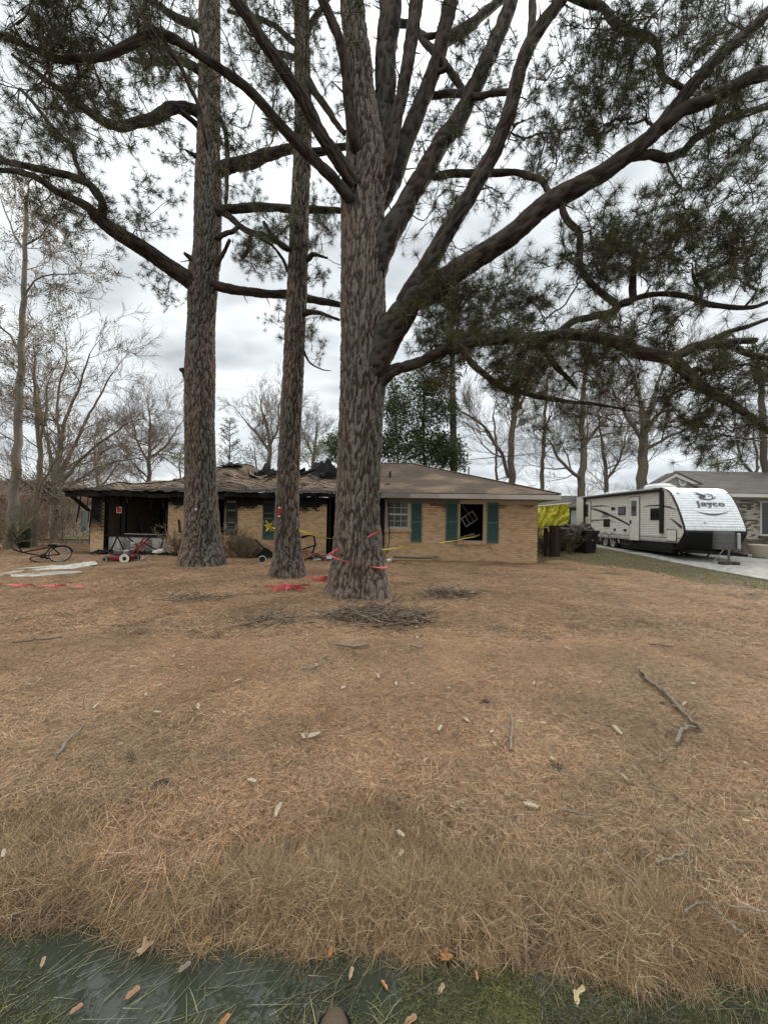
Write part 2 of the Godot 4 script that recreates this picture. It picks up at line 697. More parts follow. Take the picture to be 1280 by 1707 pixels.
func litter_patch(n: int, size: float, straw: float, seed_: int, wide: float) -> ArrayMesh:
	rng.seed = seed_
	var mb := MB.new()
	for i in n:
		var a := rr(0, TAU)
		var r := size * sqrt(rng.randf())
		var p := Vector3(cos(a) * r, 0.0, sin(a) * r)
		var lean := rr(-0.2, 0.16) if wide < 1.2 else rr(-0.12, 0.25)
		var th := rr(0, TAU)
		var dir := Vector3(cos(th), lean, sin(th))
		var side := Vector3(-sin(th), rr(-0.5, 0.5), cos(th)).normalized()
		p.y = rr(0.0, 0.055 if wide < 1.2 else 0.035) + (0.01 if lean > 0 else 0.025)
		var k := rng.randf()
		var tone := rr(0.5, 1.35)
		if k < straw:
			mb.col = Color(0.43, 0.325, 0.21) * tone
			blade(mb, p, dir + Vector3(0, 0.15, 0), side, rr(0.04, 0.11), wide * rr(0.0016, 0.003), 0.25)
		elif k < 0.93:
			mb.col = Color(0.355, 0.207, 0.122) * tone
			if rng.randf() < 0.35:
				mb.col = Color(0.37, 0.25, 0.152) * tone
			blade(mb, p, dir, side, rr(0.10, 0.19), wide * rr(0.0014, 0.0022), rr(0.0, 0.3))
			if rng.randf() < 0.5:
				blade(mb, p, dir + Vector3(rr(-.1, .1), 0, rr(-.1, .1)), side, rr(0.10, 0.18), wide * 0.0016, rr(0.0, 0.2))
		else:
			mb.col = Color(0.13, 0.095, 0.07) * tone
			blade(mb, p, dir, side, rr(0.05, 0.14), rr(0.003, 0.006), 0.05)
	return mb.mesh(M.needle_litter)

func grass_tuft(n: int, hgt: float, width: float, cols: Array, spread: float, seed_: int, m: Material) -> ArrayMesh:
	rng.seed = seed_
	var mb := MB.new()
	for i in n:
		var th := rr(0, TAU)
		var s := rr(0.15, 1.0) * spread
		var dir := Vector3(cos(th) * s, 1.0, sin(th) * s)
		var sd := Vector3(-sin(th), 0, cos(th))
		var p := Vector3(rr(-0.05, 0.05), 0, rr(-0.05, 0.05))
		var c0: Color = cols[rng.randi() % cols.size()]
		mb.col = c0 * rr(0.45, 1.6)
		blade(mb, p, dir, sd, hgt * rr(0.5, 1.25), width * rr(0.7, 1.3), rr(0.15, 0.6), 3)
	return mb.mesh(m)

func ground_cover() -> void:
	var near := []
	var far := []
	for k in 4:
		near.append(litter_patch(2900, 0.34, 0.36, 100 + k, 0.68))
		far.append(litter_patch(1050, 0.5, 0.25, 200 + k, 1.7))
	rng.seed = 77
	var sets := [[], [], [], [], [], [], [], []]
	var tints := [[], [], [], [], [], [], [], []]
	# straw is thick under the pines and thins out to bleached turf in patches
	var d := 1.42
	while d < 20.5:
		var size := 0.30 if d < 5.0 else 0.55
		var half := d * 1.12 + 0.8
		var x := -half
		while x < half:
			var q := Vector3(x + rr(-0.5, 0.5) * size, 0, -d + rr(-0.5, 0.5) * size)
			x += size * (1.0 if d < 5.0 else 1.02)
			if -q.z < edge(q.x) + 0.22:
				continue
			if -q.z < 2.5 and rng.randf() < 0.55 - 0.5 * (-q.z - 1.5):
				continue
			if on_slab(q):
				continue
			if q.x > 6.2 and -q.z > _grass_line(q.x) + rr(-0.7, 0.7):
				continue
			if -q.z > 15.3 and q.x > -13.0 and q.x < 6.5:
				continue
			var t := nz.get_noise_2d(q.x * 16.0, q.z * 16.0)
			var t2 := nz.get_noise_2d(q.x * 55.0 + 300.0, q.z * 55.0)
			var k := rng.randi() % 4 + (0 if d < 5.0 else 4)
			var s := rr(0.85, 1.2)
			var nn := Vector3(gh(q.x - .15, q.z) - gh(q.x + .15, q.z), 0.3, gh(q.x, q.z - .15) - gh(q.x, q.z + .15)).normalized()
			sets[k].append(Transform3D(look(nn, rr(0, TAU)).scaled(Vector3(s, s, s)), Vector3(q.x, gh(q.x, q.z), q.z)))
			var c := Color(1.01, 0.955, 0.895).lerp(Color(1.0, 1.0, 0.965), clampf(t * 2.2 + 0.45, 0, 1)) * (0.97 + 0.38 * t2)
			if d < 3.2:
				c *= Color(1, 1, 1).lerp(Color(0.93, 0.93, 0.92), smoothstep(3.4, 2.0, d) * smoothstep(-0.5, 0.15, t))
			tints[k].append(c)
		d += size * (0.8 if d < 5.0 else 0.9)
	for k in 8:
		var o := scatter("pine_straw", (near + far)[k], sets[k], tints[k], self)
		o.set_meta("label", "fallen brown pine needles and bleached grass on the yard")
		o.set_meta("category", "pine straw")
	# the green turf along the drive
	var gcol := [Color(0.16, 0.17, 0.055), Color(0.22, 0.20, 0.08), Color(0.30, 0.24, 0.13), Color(0.11, 0.13, 0.04)]
	var tuft := grass_tuft(46, 0.075, 0.006, gcol, 1.3, 301, M.green_grass)
	var tx := []
	var tc := []
	rng.seed = 78
	for i in 9000:
		var dd := sqrt(rr(80.0, 460.0))
		var x := rr(5.5, 19.0)
		var gl := _grass_line(x)
		if dd < gl - 1.5 * rng.randf() * rng.randf() or dd > 21.0:
			continue
		var z := -dd
		if x > _drive_x(z) - 0.05 and z < -9.0:
			continue
		if x < 6.2 and dd > 14.8:
			continue
		tx.append(Transform3D(Basis(Vector3.UP, rr(0, TAU)).scaled(Vector3.ONE * rr(0.7, 1.3)), Vector3(x, gh(x, z), z)))
		tc.append(Color(1, 1, 1).lerp(Color(1.45, 1.15, 0.95), clampf(1.0 - (dd - gl) * 0.6 + rr(-0.3, 0.3), 0, 1)))
	var gg := scatter("green_turf", tuft, tx, tc, self)
	gg.set_meta("label", "strip of greener grass along the concrete drive")
	gg.set_meta("category", "grass")
	# rank dead grass at the lip of the ditch
	var dcol := [Color(0.36, 0.265, 0.165), Color(0.27, 0.185, 0.11), Color(0.17, 0.112, 0.07), Color(0.42, 0.33, 0.22), Color(0.27, 0.185, 0.10)]
	var tall := []
	for k in 5:
		tall.append(grass_tuft(88, 0.125, 0.0019, dcol, 1.5, 310 + k, M.dead_grass))
	rng.seed = 79
	var sx := [[], [], [], [], []]
	var sc := [[], [], [], [], []]
	for i in 7600:
		var x := rr(-3.4, 3.4)
		var e := edge(x)
		var u := rng.randf()
		var dd := e - 0.21 + 1.9 * pow(u, 1.7)
		if absf(x) > dd * 1.12 + 0.3:
			continue
		var z := -dd
		var fall := smoothstep(0.22, -0.15, dd - e)
		var lean := Vector3(rr(-0.35, 0.35), 1.0, rr(-0.3, 0.35) + 0.75 * fall)
		var k := rng.randi() % 5
		var s := rr(0.55, 1.0) * lerpf(1.0, 0.42, smoothstep(0.15, 1.5, dd - e))
		sx[k].append(Transform3D(look(lean, rr(0, TAU)).scaled(Vector3.ONE * s), Vector3(x, gh(x, z) - 0.01, z)))
		sc[k].append(Color(0.99, 0.925, 0.86) * rr(0.7, 1.12))
	for k in 5:
		var o := scatter("dead_grass", tall[k], sx[k], sc[k], self)
		o.set_meta("label", "long bleached grass hanging over the ditch edge")
		o.set_meta("category", "grass")

func _grass_line(x: float) -> float:       # nearer than this the turf is straw
	return clampf(15.2 - 2.9 * (x - 7.35), 8.0, 16.5) + 0.8 * nz.get_noise_2d(x * 40.0, 900.0)

func _drive_x(z: float) -> float:
	return _drive_left(z, GT(1000, 914), GT(1130, 941), GT(1290, 972))

# ---------------------------------------------------------------- the three pines
func trace(text: String) -> Array:           # "px,py,depth,width px" corners of a limb, as points and radii
	var pts := PackedVector3Array()
	var rad := PackedFloat32Array()
	for s: String in text.split(" ", false):
		var f := s.split_floats(",")
		pts.push_back(P(f[0], f[1], f[2]))
		rad.push_back(f[3] * 0.5 * f[2] / F)
	return [pts, rad]

func smooth_path(tr: Array, spacing: float, wiggle := 0.0) -> Array:
	var p: PackedVector3Array = tr[0]
	var r: PackedFloat32Array = tr[1]
	var out := PackedVector3Array()
	var rad := PackedFloat32Array()
	for i in p.size() - 1:
		var a := p[maxi(i - 1, 0)]
		var b := p[i]
		var c := p[i + 1]
		var d := p[mini(i + 2, p.size() - 1)]
		var n := maxi(int(ceil(b.distance_to(c) / spacing)), 1)
		for k in n:
			var t := float(k) / n
			var q := b.cubic_interpolate(c, a, d, t)
			if wiggle > 0.0:
				q += Vector3(nz.get_noise_3d(q.y * 40, q.x * 40, 1), nz.get_noise_3d(q.x * 40, q.z * 40, 2), nz.get_noise_3d(q.z * 40, q.y * 40, 3)) * wiggle
			out.push_back(q)
			rad.push_back(lerpf(r[i], r[i + 1], t))
	out.push_back(p[p.size() - 1])
	rad.push_back(r[r.size() - 1])
	return [out, rad]

func barked(pts: PackedVector3Array, rad: PackedFloat32Array, sides: int, deep: float, plate: float, flare := 0.0, red := 0.0, shade := 1.0) -> MB:
	# a limb with furrowed bark: plates stand proud of the furrows
	var mb := MB.new()
	var m := pts.size()
	var x := Vector3.ZERO
	var along := 0.0
	var tg := (pts[1] - pts[0]).normalized()
	var ref := Vector3(0, 0, 1) if absf(tg.z) < 0.9 else Vector3(1, 0, 0)
	x = ref.cross(tg).normalized()
	var pos := []
	pos.resize(m)
	var shift := rr(0, 500)
	for i in m:
		if i > 0:
			along += pts[i].distance_to(pts[i - 1])
		var tn := (pts[mini(i + 1, m - 1)] - pts[maxi(i - 1, 0)]).normalized()
		x = (x - tn * x.dot(tn)).normalized()
		var y := tn.cross(x)
		var row := PackedVector3Array()
		var hgt := pts[i].y
		var low := exp(-maxf(hgt, 0.0) / 0.32) * flare
		for s in sides:
			var a := TAU * s / sides
			var dir := x * cos(a) + y * sin(a)
			var r := rad[i]
			var q := Vector3(cos(a) * r + shift, along * (0.19 if shade > 0.9 else 0.10), sin(a) * r) / plate
			var e := absf(ridge.get_noise_3dv(q * 0.62))
			var cross := absf(ridge.get_noise_3d(q.x * 0.5 + 40.0, along / plate * 0.42, q.z * 0.5))
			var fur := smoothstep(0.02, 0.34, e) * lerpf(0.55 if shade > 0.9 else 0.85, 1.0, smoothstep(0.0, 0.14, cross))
			var id := cellid.get_noise_3dv(q)
			var fl := ridge.get_noise_3d(q.x * 2.6, along / plate * 1.1, q.z * 2.6)
			var lump := nz.get_noise_3d(cos(a) * 22 + shift, along * 18, sin(a) * 22)
			var rt := low * (0.55 + 0.45 * sin(a * 5.0 + shift) + 0.4 * sin(a * 3.0 + 1.0))
			r = r * (1.0 + 0.04 * lump) + deep * (fur - 0.75) + deep * (0.35 if shade > 0.9 else 0.12) * fl * fur + rt * rad[i]
			row.push_back(pts[i] + dir * r)
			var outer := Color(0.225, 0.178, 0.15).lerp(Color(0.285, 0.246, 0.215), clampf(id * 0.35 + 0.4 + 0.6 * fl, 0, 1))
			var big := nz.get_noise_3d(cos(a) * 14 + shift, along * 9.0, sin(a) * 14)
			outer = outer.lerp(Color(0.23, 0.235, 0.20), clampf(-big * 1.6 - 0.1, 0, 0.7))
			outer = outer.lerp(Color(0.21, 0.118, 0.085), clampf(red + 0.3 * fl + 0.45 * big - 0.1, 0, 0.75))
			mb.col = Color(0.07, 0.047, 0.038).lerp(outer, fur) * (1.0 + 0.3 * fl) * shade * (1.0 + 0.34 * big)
			mb.vert(row[s], dir, Vector2(float(s) / sides * 3.0, along))
		pos[i] = row
	for i in m:
		for s in sides:
			var u: Vector3 = pos[i][(s + 1) % sides] - pos[i][(s + sides - 1) % sides]
			var w: Vector3 = pos[mini(i + 1, m - 1)][s] - pos[maxi(i - 1, 0)][s]
			mb.n[i * sides + s] = u.cross(w).normalized()
	for i in m - 1:
		for s in sides:
			var p := i * sides + s
			var q := i * sides + (s + 1) % sides
			mb.ix.append_array(PackedInt32Array([p, q + sides, q, p, p + sides, q + sides]))
	var tip := mb.vert(pts[m - 1], (pts[m - 1] - pts[m - 2]).normalized())
	for s in sides:
		mb.ix.append_array(PackedInt32Array([tip, (m - 1) * sides + (s + 1) % sides, (m - 1) * sides + s]))
	return mb

func spray_mesh(seed_: int, tufts: int) -> ArrayMesh:
	# a branchlet as it grows on old pines: upturned twigs that each end in a round tuft of long needles
	rng.seed = seed_
	var mb := MB.new()
	var tips := []
	var main := PackedVector3Array()
	var mr := PackedFloat32Array()
	var q := Vector3.ZERO
	var d := Vector3(0, 1, 0)
	for i in 6:
		main.push_back(q)
		mr.push_back(0.0085 - 0.0009 * i)
		d = (d + rv3(0.28)).normalized()
		q += d * 0.12
	mb.col = Color(0.085, 0.062, 0.048)
	mb.tube(main, mr, 4, false)
	tips.append([main[5], d])
	for i in tufts - 1:
		var k := 1 + rng.randi() % 4
		var b := main[k]
		var dd := (rv3(1.0) + Vector3(0, 0.55, 0)).normalized()
		var tw := PackedVector3Array([b])
		var tr := PackedFloat32Array([0.006])
		var p := b
		var n := 2 + rng.randi() % 3
		for j in n:
			dd = (dd + rv3(0.35) + Vector3(0, 0.12, 0)).normalized()
			p += dd * rr(0.07, 0.13)
			tw.push_back(p)
			tr.push_back(0.0055 - 0.0007 * j)
		mb.col = Color(0.085, 0.062, 0.048)
		mb.tube(tw, tr, 3, false)
		tips.append([p, dd])
	for t: Array in tips:
		var o: Vector3 = t[0]
		var ax: Vector3 = t[1]
		var fresh := rr(0.75, 1.2)
		for i in 50:
			var dir := (ax * rr(0.0, 1.0) + rv3(1.0).normalized() * 0.85).normalized()
			var ln := rr(0.12, 0.21)
			var w := rr(0.0036, 0.0054)
			var sd := dir.cross(rv3(1.0)).normalized() * w * 0.5
			var p := o - ax * rr(0.0, 0.07)
			var nn := sd.cross(dir).normalized()
			mb.col = Color(0.040, 0.050, 0.022).lerp(Color(0.074, 0.078, 0.034), rng.randf()) * fresh
			if rng.randf() < 0.06:
				mb.col = Color(0.16, 0.09, 0.04)
			var i0 := mb.v.size()
			var bend := Vector3(0, -ln * rr(0.0, 0.34), 0)
			mb.vert(p - sd, nn)
			mb.vert(p + sd, nn)
			mb.vert(p + dir * ln * 0.55 + bend * 0.3 - sd * 0.85, nn)
			mb.vert(p + dir * ln * 0.55 + bend * 0.3 + sd * 0.85, nn)
			mb.vert(p + dir * ln + bend, nn)
			mb.ix.append_array(PackedInt32Array([i0, i0 + 3, i0 + 1, i0, i0 + 2, i0 + 3, i0 + 2, i0 + 4, i0 + 3]))
	return mb.mesh(M.pine_needles)

var sprays := []

func pine(label: String, trunk: String, limbs: Array, zones: Array, sides: int, seed_: int, red: float, flare: float) -> Node3D:
	rng.seed = seed_
	var tr := trace(trunk)
	var base: Vector3 = tr[0][0]
	base.y = gh(base.x, base.z)
	var o := thing("pine_tree", label, "pine tree", Transform3D(Basis(), base), "large pines standing in the front yard")
	var put := func(a: Array) -> Array:
		var q: PackedVector3Array = a[0]
		for i in q.size():
			q[i] -= base
		return [q, a[1]]
	var sp: Array = put.call(smooth_path(tr, 0.032))
	# carry the trunk a little below the ground
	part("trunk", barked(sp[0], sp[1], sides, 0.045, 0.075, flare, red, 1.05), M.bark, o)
	var node := PackedVector3Array()      # the skeleton that foliage hangs from
	var nrad := PackedFloat32Array()
	var par := PackedInt32Array()
	for i in range(0, sp[0].size(), 6):
		if sp[0][i].y > 5.5:
			node.push_back(sp[0][i])
			nrad.push_back(sp[1][i])
			par.push_back(-1)
	var wood: Array = [[sp[0], sp[1]]]
	for l: String in limbs:
		var tl := trace(l)
		var p0: Vector3 = tl[0][0] - base
		var near := 1e9
		var root := Vector3.ZERO
		var rootr := 0.0
		for wd: Array in wood:
			for i in range(0, wd[0].size(), 2):
				var q := (wd[0][i] as Vector3).distance_to(p0)
				if q < near:
					near = q
					root = wd[0][i]
					rootr = wd[1][i]
		var tp: PackedVector3Array = tl[0]
		var trr: PackedFloat32Array = tl[1]
		if near < rootr * 2.6:       # grow it out of the heart of what carries it
			var go := (tp[1] - tp[0]).normalized()
			trr[0] = minf(trr[0], rootr * 0.8)
			tp.insert(0, root + base - go * rootr * 0.25)
			trr.insert(0, minf(trr[0] * 0.6, rootr * 0.5))
		var lp: Array = put.call(smooth_path([tp, trr], 0.042, 0.03))
		wood.append(lp)
		var r0: float = lp[1][0]
		var sd := clampi(int(r0 * 210), 12, 40)
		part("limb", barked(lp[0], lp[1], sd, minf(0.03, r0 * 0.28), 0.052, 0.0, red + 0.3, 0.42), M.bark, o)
		if r0 > 0.06:        # broken stubs
			var sb := MB.new()
			sb.col = Color(0.10, 0.075, 0.062)
			for i in range(14, lp[0].size() - 6, 17):
				var gd: Vector3 = ((lp[0][i + 1] as Vector3) - lp[0][i - 1]).normalized()
				var sd3: Vector3 = (gd.cross(rv3(1.0)).normalized() + gd * 0.5).normalized()
				var st0: Vector3 = lp[0][i]
				var sl: float = lp[1][i] + rr(0.05, 0.3)
				sb.tube(PackedVector3Array([st0, st0 + sd3 * sl * 0.6, st0 + sd3 * sl + rv3(0.03)]), PackedFloat32Array([0.024, 0.015, 0.008]), 5)
			part("broken_stubs", sb, M.bark, o).set_meta("kind", "stuff")
		for i in range(2, lp[0].size(), 2):
			node.push_back(lp[0][i])
			nrad.push_back(lp[1][i])
			par.push_back(-1)
	# targets
	var goal := []
	for z: Array in zones:
		var left := int(z[6])
		while left > 0:          # foliage gathers in clumps with gaps between
			var a := rr(0, TAU)
			var r := sqrt(rng.randf())
			var ctr := P(z[0] + cos(a) * r * z[2], z[1] + sin(a) * r * z[3], rr(z[4], z[5])) - base
			var m := mini(left, 2 + rng.randi() % 5)
			for i in m:
				goal.append(ctr + rv3(1.0) * Vector3(0.42, 0.24, 0.42))
			left -= m
	var reach := []
	for g: Vector3 in goal:
		var best := 1e9
		for i in range(0, node.size(), 3):
			best = minf(best, node[i].distance_squared_to(g))
		reach.append([best, g])
	reach.sort_custom(func(p, q): return p[0] < q[0])
	var fixed := node.size()
	var paths := []
	var xf := [[], [], [], [], [], []]
	var tint := [[], [], [], [], [], []]
	for e: Array in reach:
		var g: Vector3 = e[1]
		var best := 1e9
		var at := -1
		for i in node.size():
			var dq := node[i].distance_squared_to(g)
			if dq < best:
				best = dq
				at = i
		var dist := sqrt(best)
		if at < 0:
			continue
		var s := node[at]
		var dir := (g - s).normalized()
		var fwd := dir
		if at > 0 and par[at] >= 0:
			fwd = (node[at] - node[par[at]]).normalized()
		var ctrl := s.lerp(g, 0.5) + fwd * dist * 0.18 + rv3(0.16) * dist + Vector3(0, -0.10 * dist, 0)
		var n := maxi(int(dist / 0.13), 2)
		var ids := PackedInt32Array([at])
		var last := at
		for k in n:
			var t := float(k + 1) / n
			var q := s.lerp(ctrl, t).lerp(ctrl.lerp(g, t), t) + rv3(0.022)
			node.push_back(q)
			nrad.push_back(0.0)
			par.push_back(last)
			last = node.size() - 1
			ids.push_back(last)
		paths.append(ids)
		var end := (node[last] - node[par[last]]).normalized()
		var face := (end * 0.8 + Vector3(0, 0.45, 0) + rv3(0.6)).normalized()
		var k := rng.randi() % 6
		var sc := rr(0.8, 1.25)
		xf[k].append(Transform3D(look(face, rr(0, TAU)).scaled(Vector3.ONE * sc), node[last] - face * 0.2))
		tint[k].append(Color(1, 1, 1) * rr(0.8, 1.25))
	var count := PackedFloat32Array()
	count.resize(node.size())
	for e: PackedInt32Array in paths:
		count[e[e.size() - 1]] += 1.0
	for i in range(node.size() - 1, fixed - 1, -1):
		if par[i] >= 0:
			count[par[i]] += count[i]
	var tw := MB.new()
	tw.col = Color(1, 1, 1)
	for e: PackedInt32Array in paths:
		var q := PackedVector3Array()
		var r := PackedFloat32Array()
		for k in e.size():
			var c := count[e[maxi(k, 1)]]
			q.push_back(node[e[k]])
			r.push_back(0.0062 * pow(maxf(c, 1.0), 0.46))
		tw.tube(q, r, 5 if r[0] > 0.02 else 4, false)
	var b := part("branches", tw, M.twig, o)
	b.set_meta("kind", "stuff")
	for k in 6:
		if xf[k].size():
			scatter("needles" if k == 0 else "needles_%03d" % k, sprays[k], xf[k], tint[k], o)
	return o

func pines() -> void:
	for k in 6:
		sprays.append(spray_mesh(900 + k, [7, 8, 6, 9, 8, 6][k]))
	# px, py, rx, ry, nearest, farthest, sprays
	pine("massive forked pine nearest the camera with pink tape round its base",
		"598,1006,8.15,112 598,992,8.15,106 598,975,8.15,99 597,955,8.15,92 597,930,8.15,86 597,899,8.15,80 596,859,8.15,73 598,780,8.15,71 602,690,8.15,72 606,600,8.15,76 606,530,8.15,74 605,445,8.15,71 605,340,8.15,71 611,290,8.15,70 607,225,8.15,58 600,150,8.2,46 597,90,8.2,41 586,0,8.3,39 577,-150,8.4,33 570,-350,8.6,24 566,-560,8.8,9",
		[
		"622,330,8.2,34 636,235,8.3,36 641,150,8.4,35 644,90,8.5,34 650,0,8.6,38 660,-180,8.8,28 668,-380,9,14",
		"630,330,8.1,26 648,260,8.1,27 663,180,8.1,21 681,95,8.1,21 694,0,8.1,23 712,-160,8.0,17 730,-330,7.9,8",
		"634,345,8.3,34 653,300,8.4,36 673,240,8.5,30 702,170,8.6,26 729,98,8.7,24 753,0,8.8,25 790,-160,9,19 830,-330,9.3,8",
		"742,70,8.75,16 763,58,8.9,17 791,36,9.2,15 834,0,9.6,13 890,-60,10,9",
		"612,500,8.1,30 628,440,8.05,42 646,392,8.05,40 667,360,8.1,34 695,308,8.2,31 730,247,8.3,30 764,198,8.4,28 791,144,8.5,26 816,92,8.6,25 838,41,8.7,24 853,-5,8.8,23 880,-140,9,16 905,-290,9.2,8",
		"608,665,8.1,34 624,610,8.0,52 643,566,7.95,50 668,528,7.85,45 690,487,7.8,40 714,442,7.75,30 738,400,7.7,28 762,362,7.65,27 798,299,7.6,25 825,247,7.55,24 847,192,7.5,23 859,150,7.5,23 869,110,7.5,22 884,73,7.5,22 903,42,7.5,20 925,14,7.5,18 947,-20,7.5,17 985,-110,7.5,12 1020,-220,7.5,6",
		"880,80,7.55,14 887,45,7.6,14 888,0,7.7,13 884,-90,7.8,8",
		"684,500,7.75,34 712,490,7.7,40 738,470,7.65,37 768,448,7.6,34 815,418,7.5,32 853,392,7.4,32 903,346,7.3,31 958,314,7.2,30 1001,292,7.1,28 1044,259,7.0,26 1083,229,6.95,24 1112,198,6.9,22 1139,160,6.9,20 1171,122,6.9,19 1204,88,6.9,18 1237,60,6.9,17 1280,20,6.9,15 1360,-60,7,10",
		"1088,226,6.95,18 1112,207,6.85,20 1140,183,6.75,20 1170,172,6.65,20 1196,161,6.55,19 1221,147,6.5,20 1253,130,6.4,21 1282,121,6.3,20 1350,104,6.2,14",
		"1046,262,7.05,14 1078,259,7.1,15 1106,262,7.2,14 1136,252,7.3,13 1162,228,7.4,13 1201,204,7.5,13 1237,190,7.6,12 1284,175,7.7,10",
		"945,-10,7.5,14 975,2,7.6,13 1004,10,7.6,12 1017,28,7.5,12 1044,50,7.4,12 1070,58,7.3,11 1092,74,7.2,11 1099,98,7.1,10 1104,125,7.0,9 1120,136,6.95,8 1136,146,6.9,8",
		"618,660,8.05,24 652,620,8.0,20 690,607,7.9,17 740,585,7.7,16 780,572,7.5,17 815,567,7.35,18 852,564,7.2,19 890,565,7.0,18 927,560,6.85,18 960,559,6.7,18 993,564,6.6,19 1033,575,6.5,20 1060,586,6.4,20 1099,593,6.3,20 1121,600,6.25,19 1147,624,6.2,18 1174,648,6.15,16 1206,666,6.1,14 1234,684,6.05,11 1262,705,6.0,9 1290,730,6,6",
		"927,560,6.85,12 944,545,6.85,12 961,534,6.85,11 993,527,6.8,12 1018,521,6.8,14 1033,508,6.75,12 1052,500,6.7,12 1054,480,6.7,12 1054,450,6.7,9 1060,420,6.7,5",
		"934,340,7.25,11 944,367,7.2,11 964,388,7.15,10 967,420,7.1,10 968,445,7.0,10 982,470,6.95,10 1006,492,6.85,11 1028,510,6.8,11",
		"1050,501,6.7,9 1068,494,6.65,9 1099,490,6.6,9 1131,492,6.55,9 1158,500,6.5,9 1192,510,6.5,9 1245,513,6.5,7 1290,498,6.5,5",
		"1118,598,6.25,15 1140,587,6.2,16 1165,577,6.15,16 1195,573,6.1,15 1219,571,6.1,12 1259,568,6.1,9",
		"1200,574,6.12,10 1224,580,6.05,10 1245,590,6.0,10 1285,600,5.9,9",
		"1176,574,6.13,9 1192,564,6.15,9 1210,556,6.2,8 1245,545,6.25,7 1290,529,6.3,5",
		"1147,622,6.2,10 1162,616,6.2,9 1180,620,6.2,7 1208,614,6.2,5 1250,606,6.2,3",
		"768,575,7.55,11 782,603,7.5,11 798,618,7.5,11 820,634,7.45,11 846,650,7.4,11 866,653,7.4,9 892,661,7.3,9 927,667,7.2,8 962,671,7.1,7 1000,675,7.0,5 1050,684,6.9,3",
		"896,567,7.0,12 910,590,7.0,11 927,612,7.0,10 945,630,7.0,8 962,648,7.0,5",
		"914,320,7.3,10 902,300,7.5,10 886,294,7.7,10 860,286,7.9,10 830,288,8.1,11 798,290,8.3,12 760,290,8.6,12 722,293,8.9,11",
		"594,244,7.75,20 585,195,7.55,18 580,150,7.4,17 571,88,7.2,16 558,45,7.1,15 536,0,7.0,14 505,-70,6.9,11 470,-150,6.8,6",
		"590,310,7.8,26 573,281,7.65,23 556,255,7.5,22 540,232,7.4,21 509,173,7.2,20 472,114,7.0,20 441,72,6.85,19 420,40,6.75,18 386,-5,6.6,16 340,-70,6.5,11 300,-140,6.4,6",
		"585,330,7.8,20 561,303,7.65,18 540,283,7.5,18 523,265,7.4,17 489,230,7.2,16 454,191,7.0,15 420,155,6.8,15 377,120,6.6,14 345,97,6.45,13 318,80,6.35,13 289,63,6.25,14 262,54,6.2,14 230,66,6.1,13 197,86,6.0,13 164,97,5.9,12 130,99,5.85,12 98,98,5.8,11 59,84,5.7,10 26,67,5.6,10 -10,56,5.5,9 -80,44,5.4,6",
		"270,57,6.22,7 281,78,6.25,7 295,99,6.3,7 307,120,6.35,7 317,145,6.4,7 331,178,6.45,7 341,222,6.5,6 346,250,6.55,4",
		"720,60,8.9,9 703,58,9.2,12 681,41,9.5,12 655,38,9.8,10",
		"743,112,8.5,11 720,83,8.8,12 702,62,9.2,12",
		"860,151,7.6,9 826,154,7.9,10 798,160,8.2,10 771,158,8.5,11 740,156,8.8,11 715,158,9.0,10",
		"780,170,8.4,9 760,135,8.8,12 745,112,9.0,11",
		],
		[
		[985, 120, 100, 110, 6.8, 8.2, 27], [930, 200, 70, 100, 7.0, 8.6, 24], [1090, 90, 120, 90, 6.6, 8.2, 32], [1210, 90, 90, 100, 6.4, 8.0, 29],
		[1200, 240, 90, 70, 6.4, 7.8, 29], [1160, 320, 110, 45, 6.4, 7.6, 18], [1040, 200, 60, 60, 6.8, 7.8, 13], [900, 280, 60, 60, 7.2, 8.4, 11],
		[1070, 410, 110, 60, 6.4, 7.4, 42], [1150, 460, 120, 60, 6.2, 7.2, 39], [1230, 440, 60, 70, 6.2, 7.2, 18], [1010, 440, 50, 70, 6.6, 7.4, 16], [1090, 540, 110, 30, 6.2, 7.0, 21],
		[790, 530, 95, 48, 7.2, 8.6, 54], [720, 575, 60, 35, 7.6, 8.8, 27], [870, 520, 60, 45, 7.0, 8.2, 26], [830, 600, 80, 25, 7.0, 7.8, 14],
		[900, 620, 60, 60, 6.8, 7.8, 24], [975, 620, 60, 50, 6.5, 7.4, 19], [850, 660, 70, 25, 7.2, 8.0, 8], [1000, 680, 70, 25, 6.8, 7.4, 8],
		[1140, 680, 60, 40, 6.1, 6.8, 16], [1215, 720, 60, 40, 5.9, 6.6, 16], [1250, 640, 50, 60, 5.9, 6.6, 19], [1190, 600, 70, 40, 6.0, 6.6, 11],
		[790, 90, 70, 80, 8.2, 9.6, 18], [830, 190, 50, 60, 7.8, 9.0, 13], [740, 210, 50, 80, 8.2, 9.4, 13], [790, 330, 70, 40, 7.8, 8.8, 11], [700, 380, 40, 60, 8.2, 9.2, 6], [720, 410, 60, 30, 8.2, 9.0, 6],
		[80, 120, 110, 70, 5.5, 6.6, 29], [200, 60, 110, 60, 5.9, 6.9, 24], [60, 40, 80, 50, 5.6, 6.6, 16], [310, 30, 90, 40, 6.2, 7.2, 16], [430, 60, 60, 70, 6.8, 7.8, 11], [470, 200, 60, 60, 7.2, 8.0, 8], [390, 220, 30, 70, 6.6, 7.4, 8],
		[560, 60, 40, 60, 7.2, 9.0, 4], [690, 150, 50, 120, 8.6, 10, 10], [985, 30, 60, 40, 7.4, 8.4, 10],
		[640, -220, 420, 130, 7.5, 10, 23], [1150, -110, 250, 80, 6.6, 8.4, 13], [230, -120, 240, 90, 6.4, 8, 13], [640, -470, 300, 120, 8, 10, 12],
		], 200, 31, 0.05, 0.16)
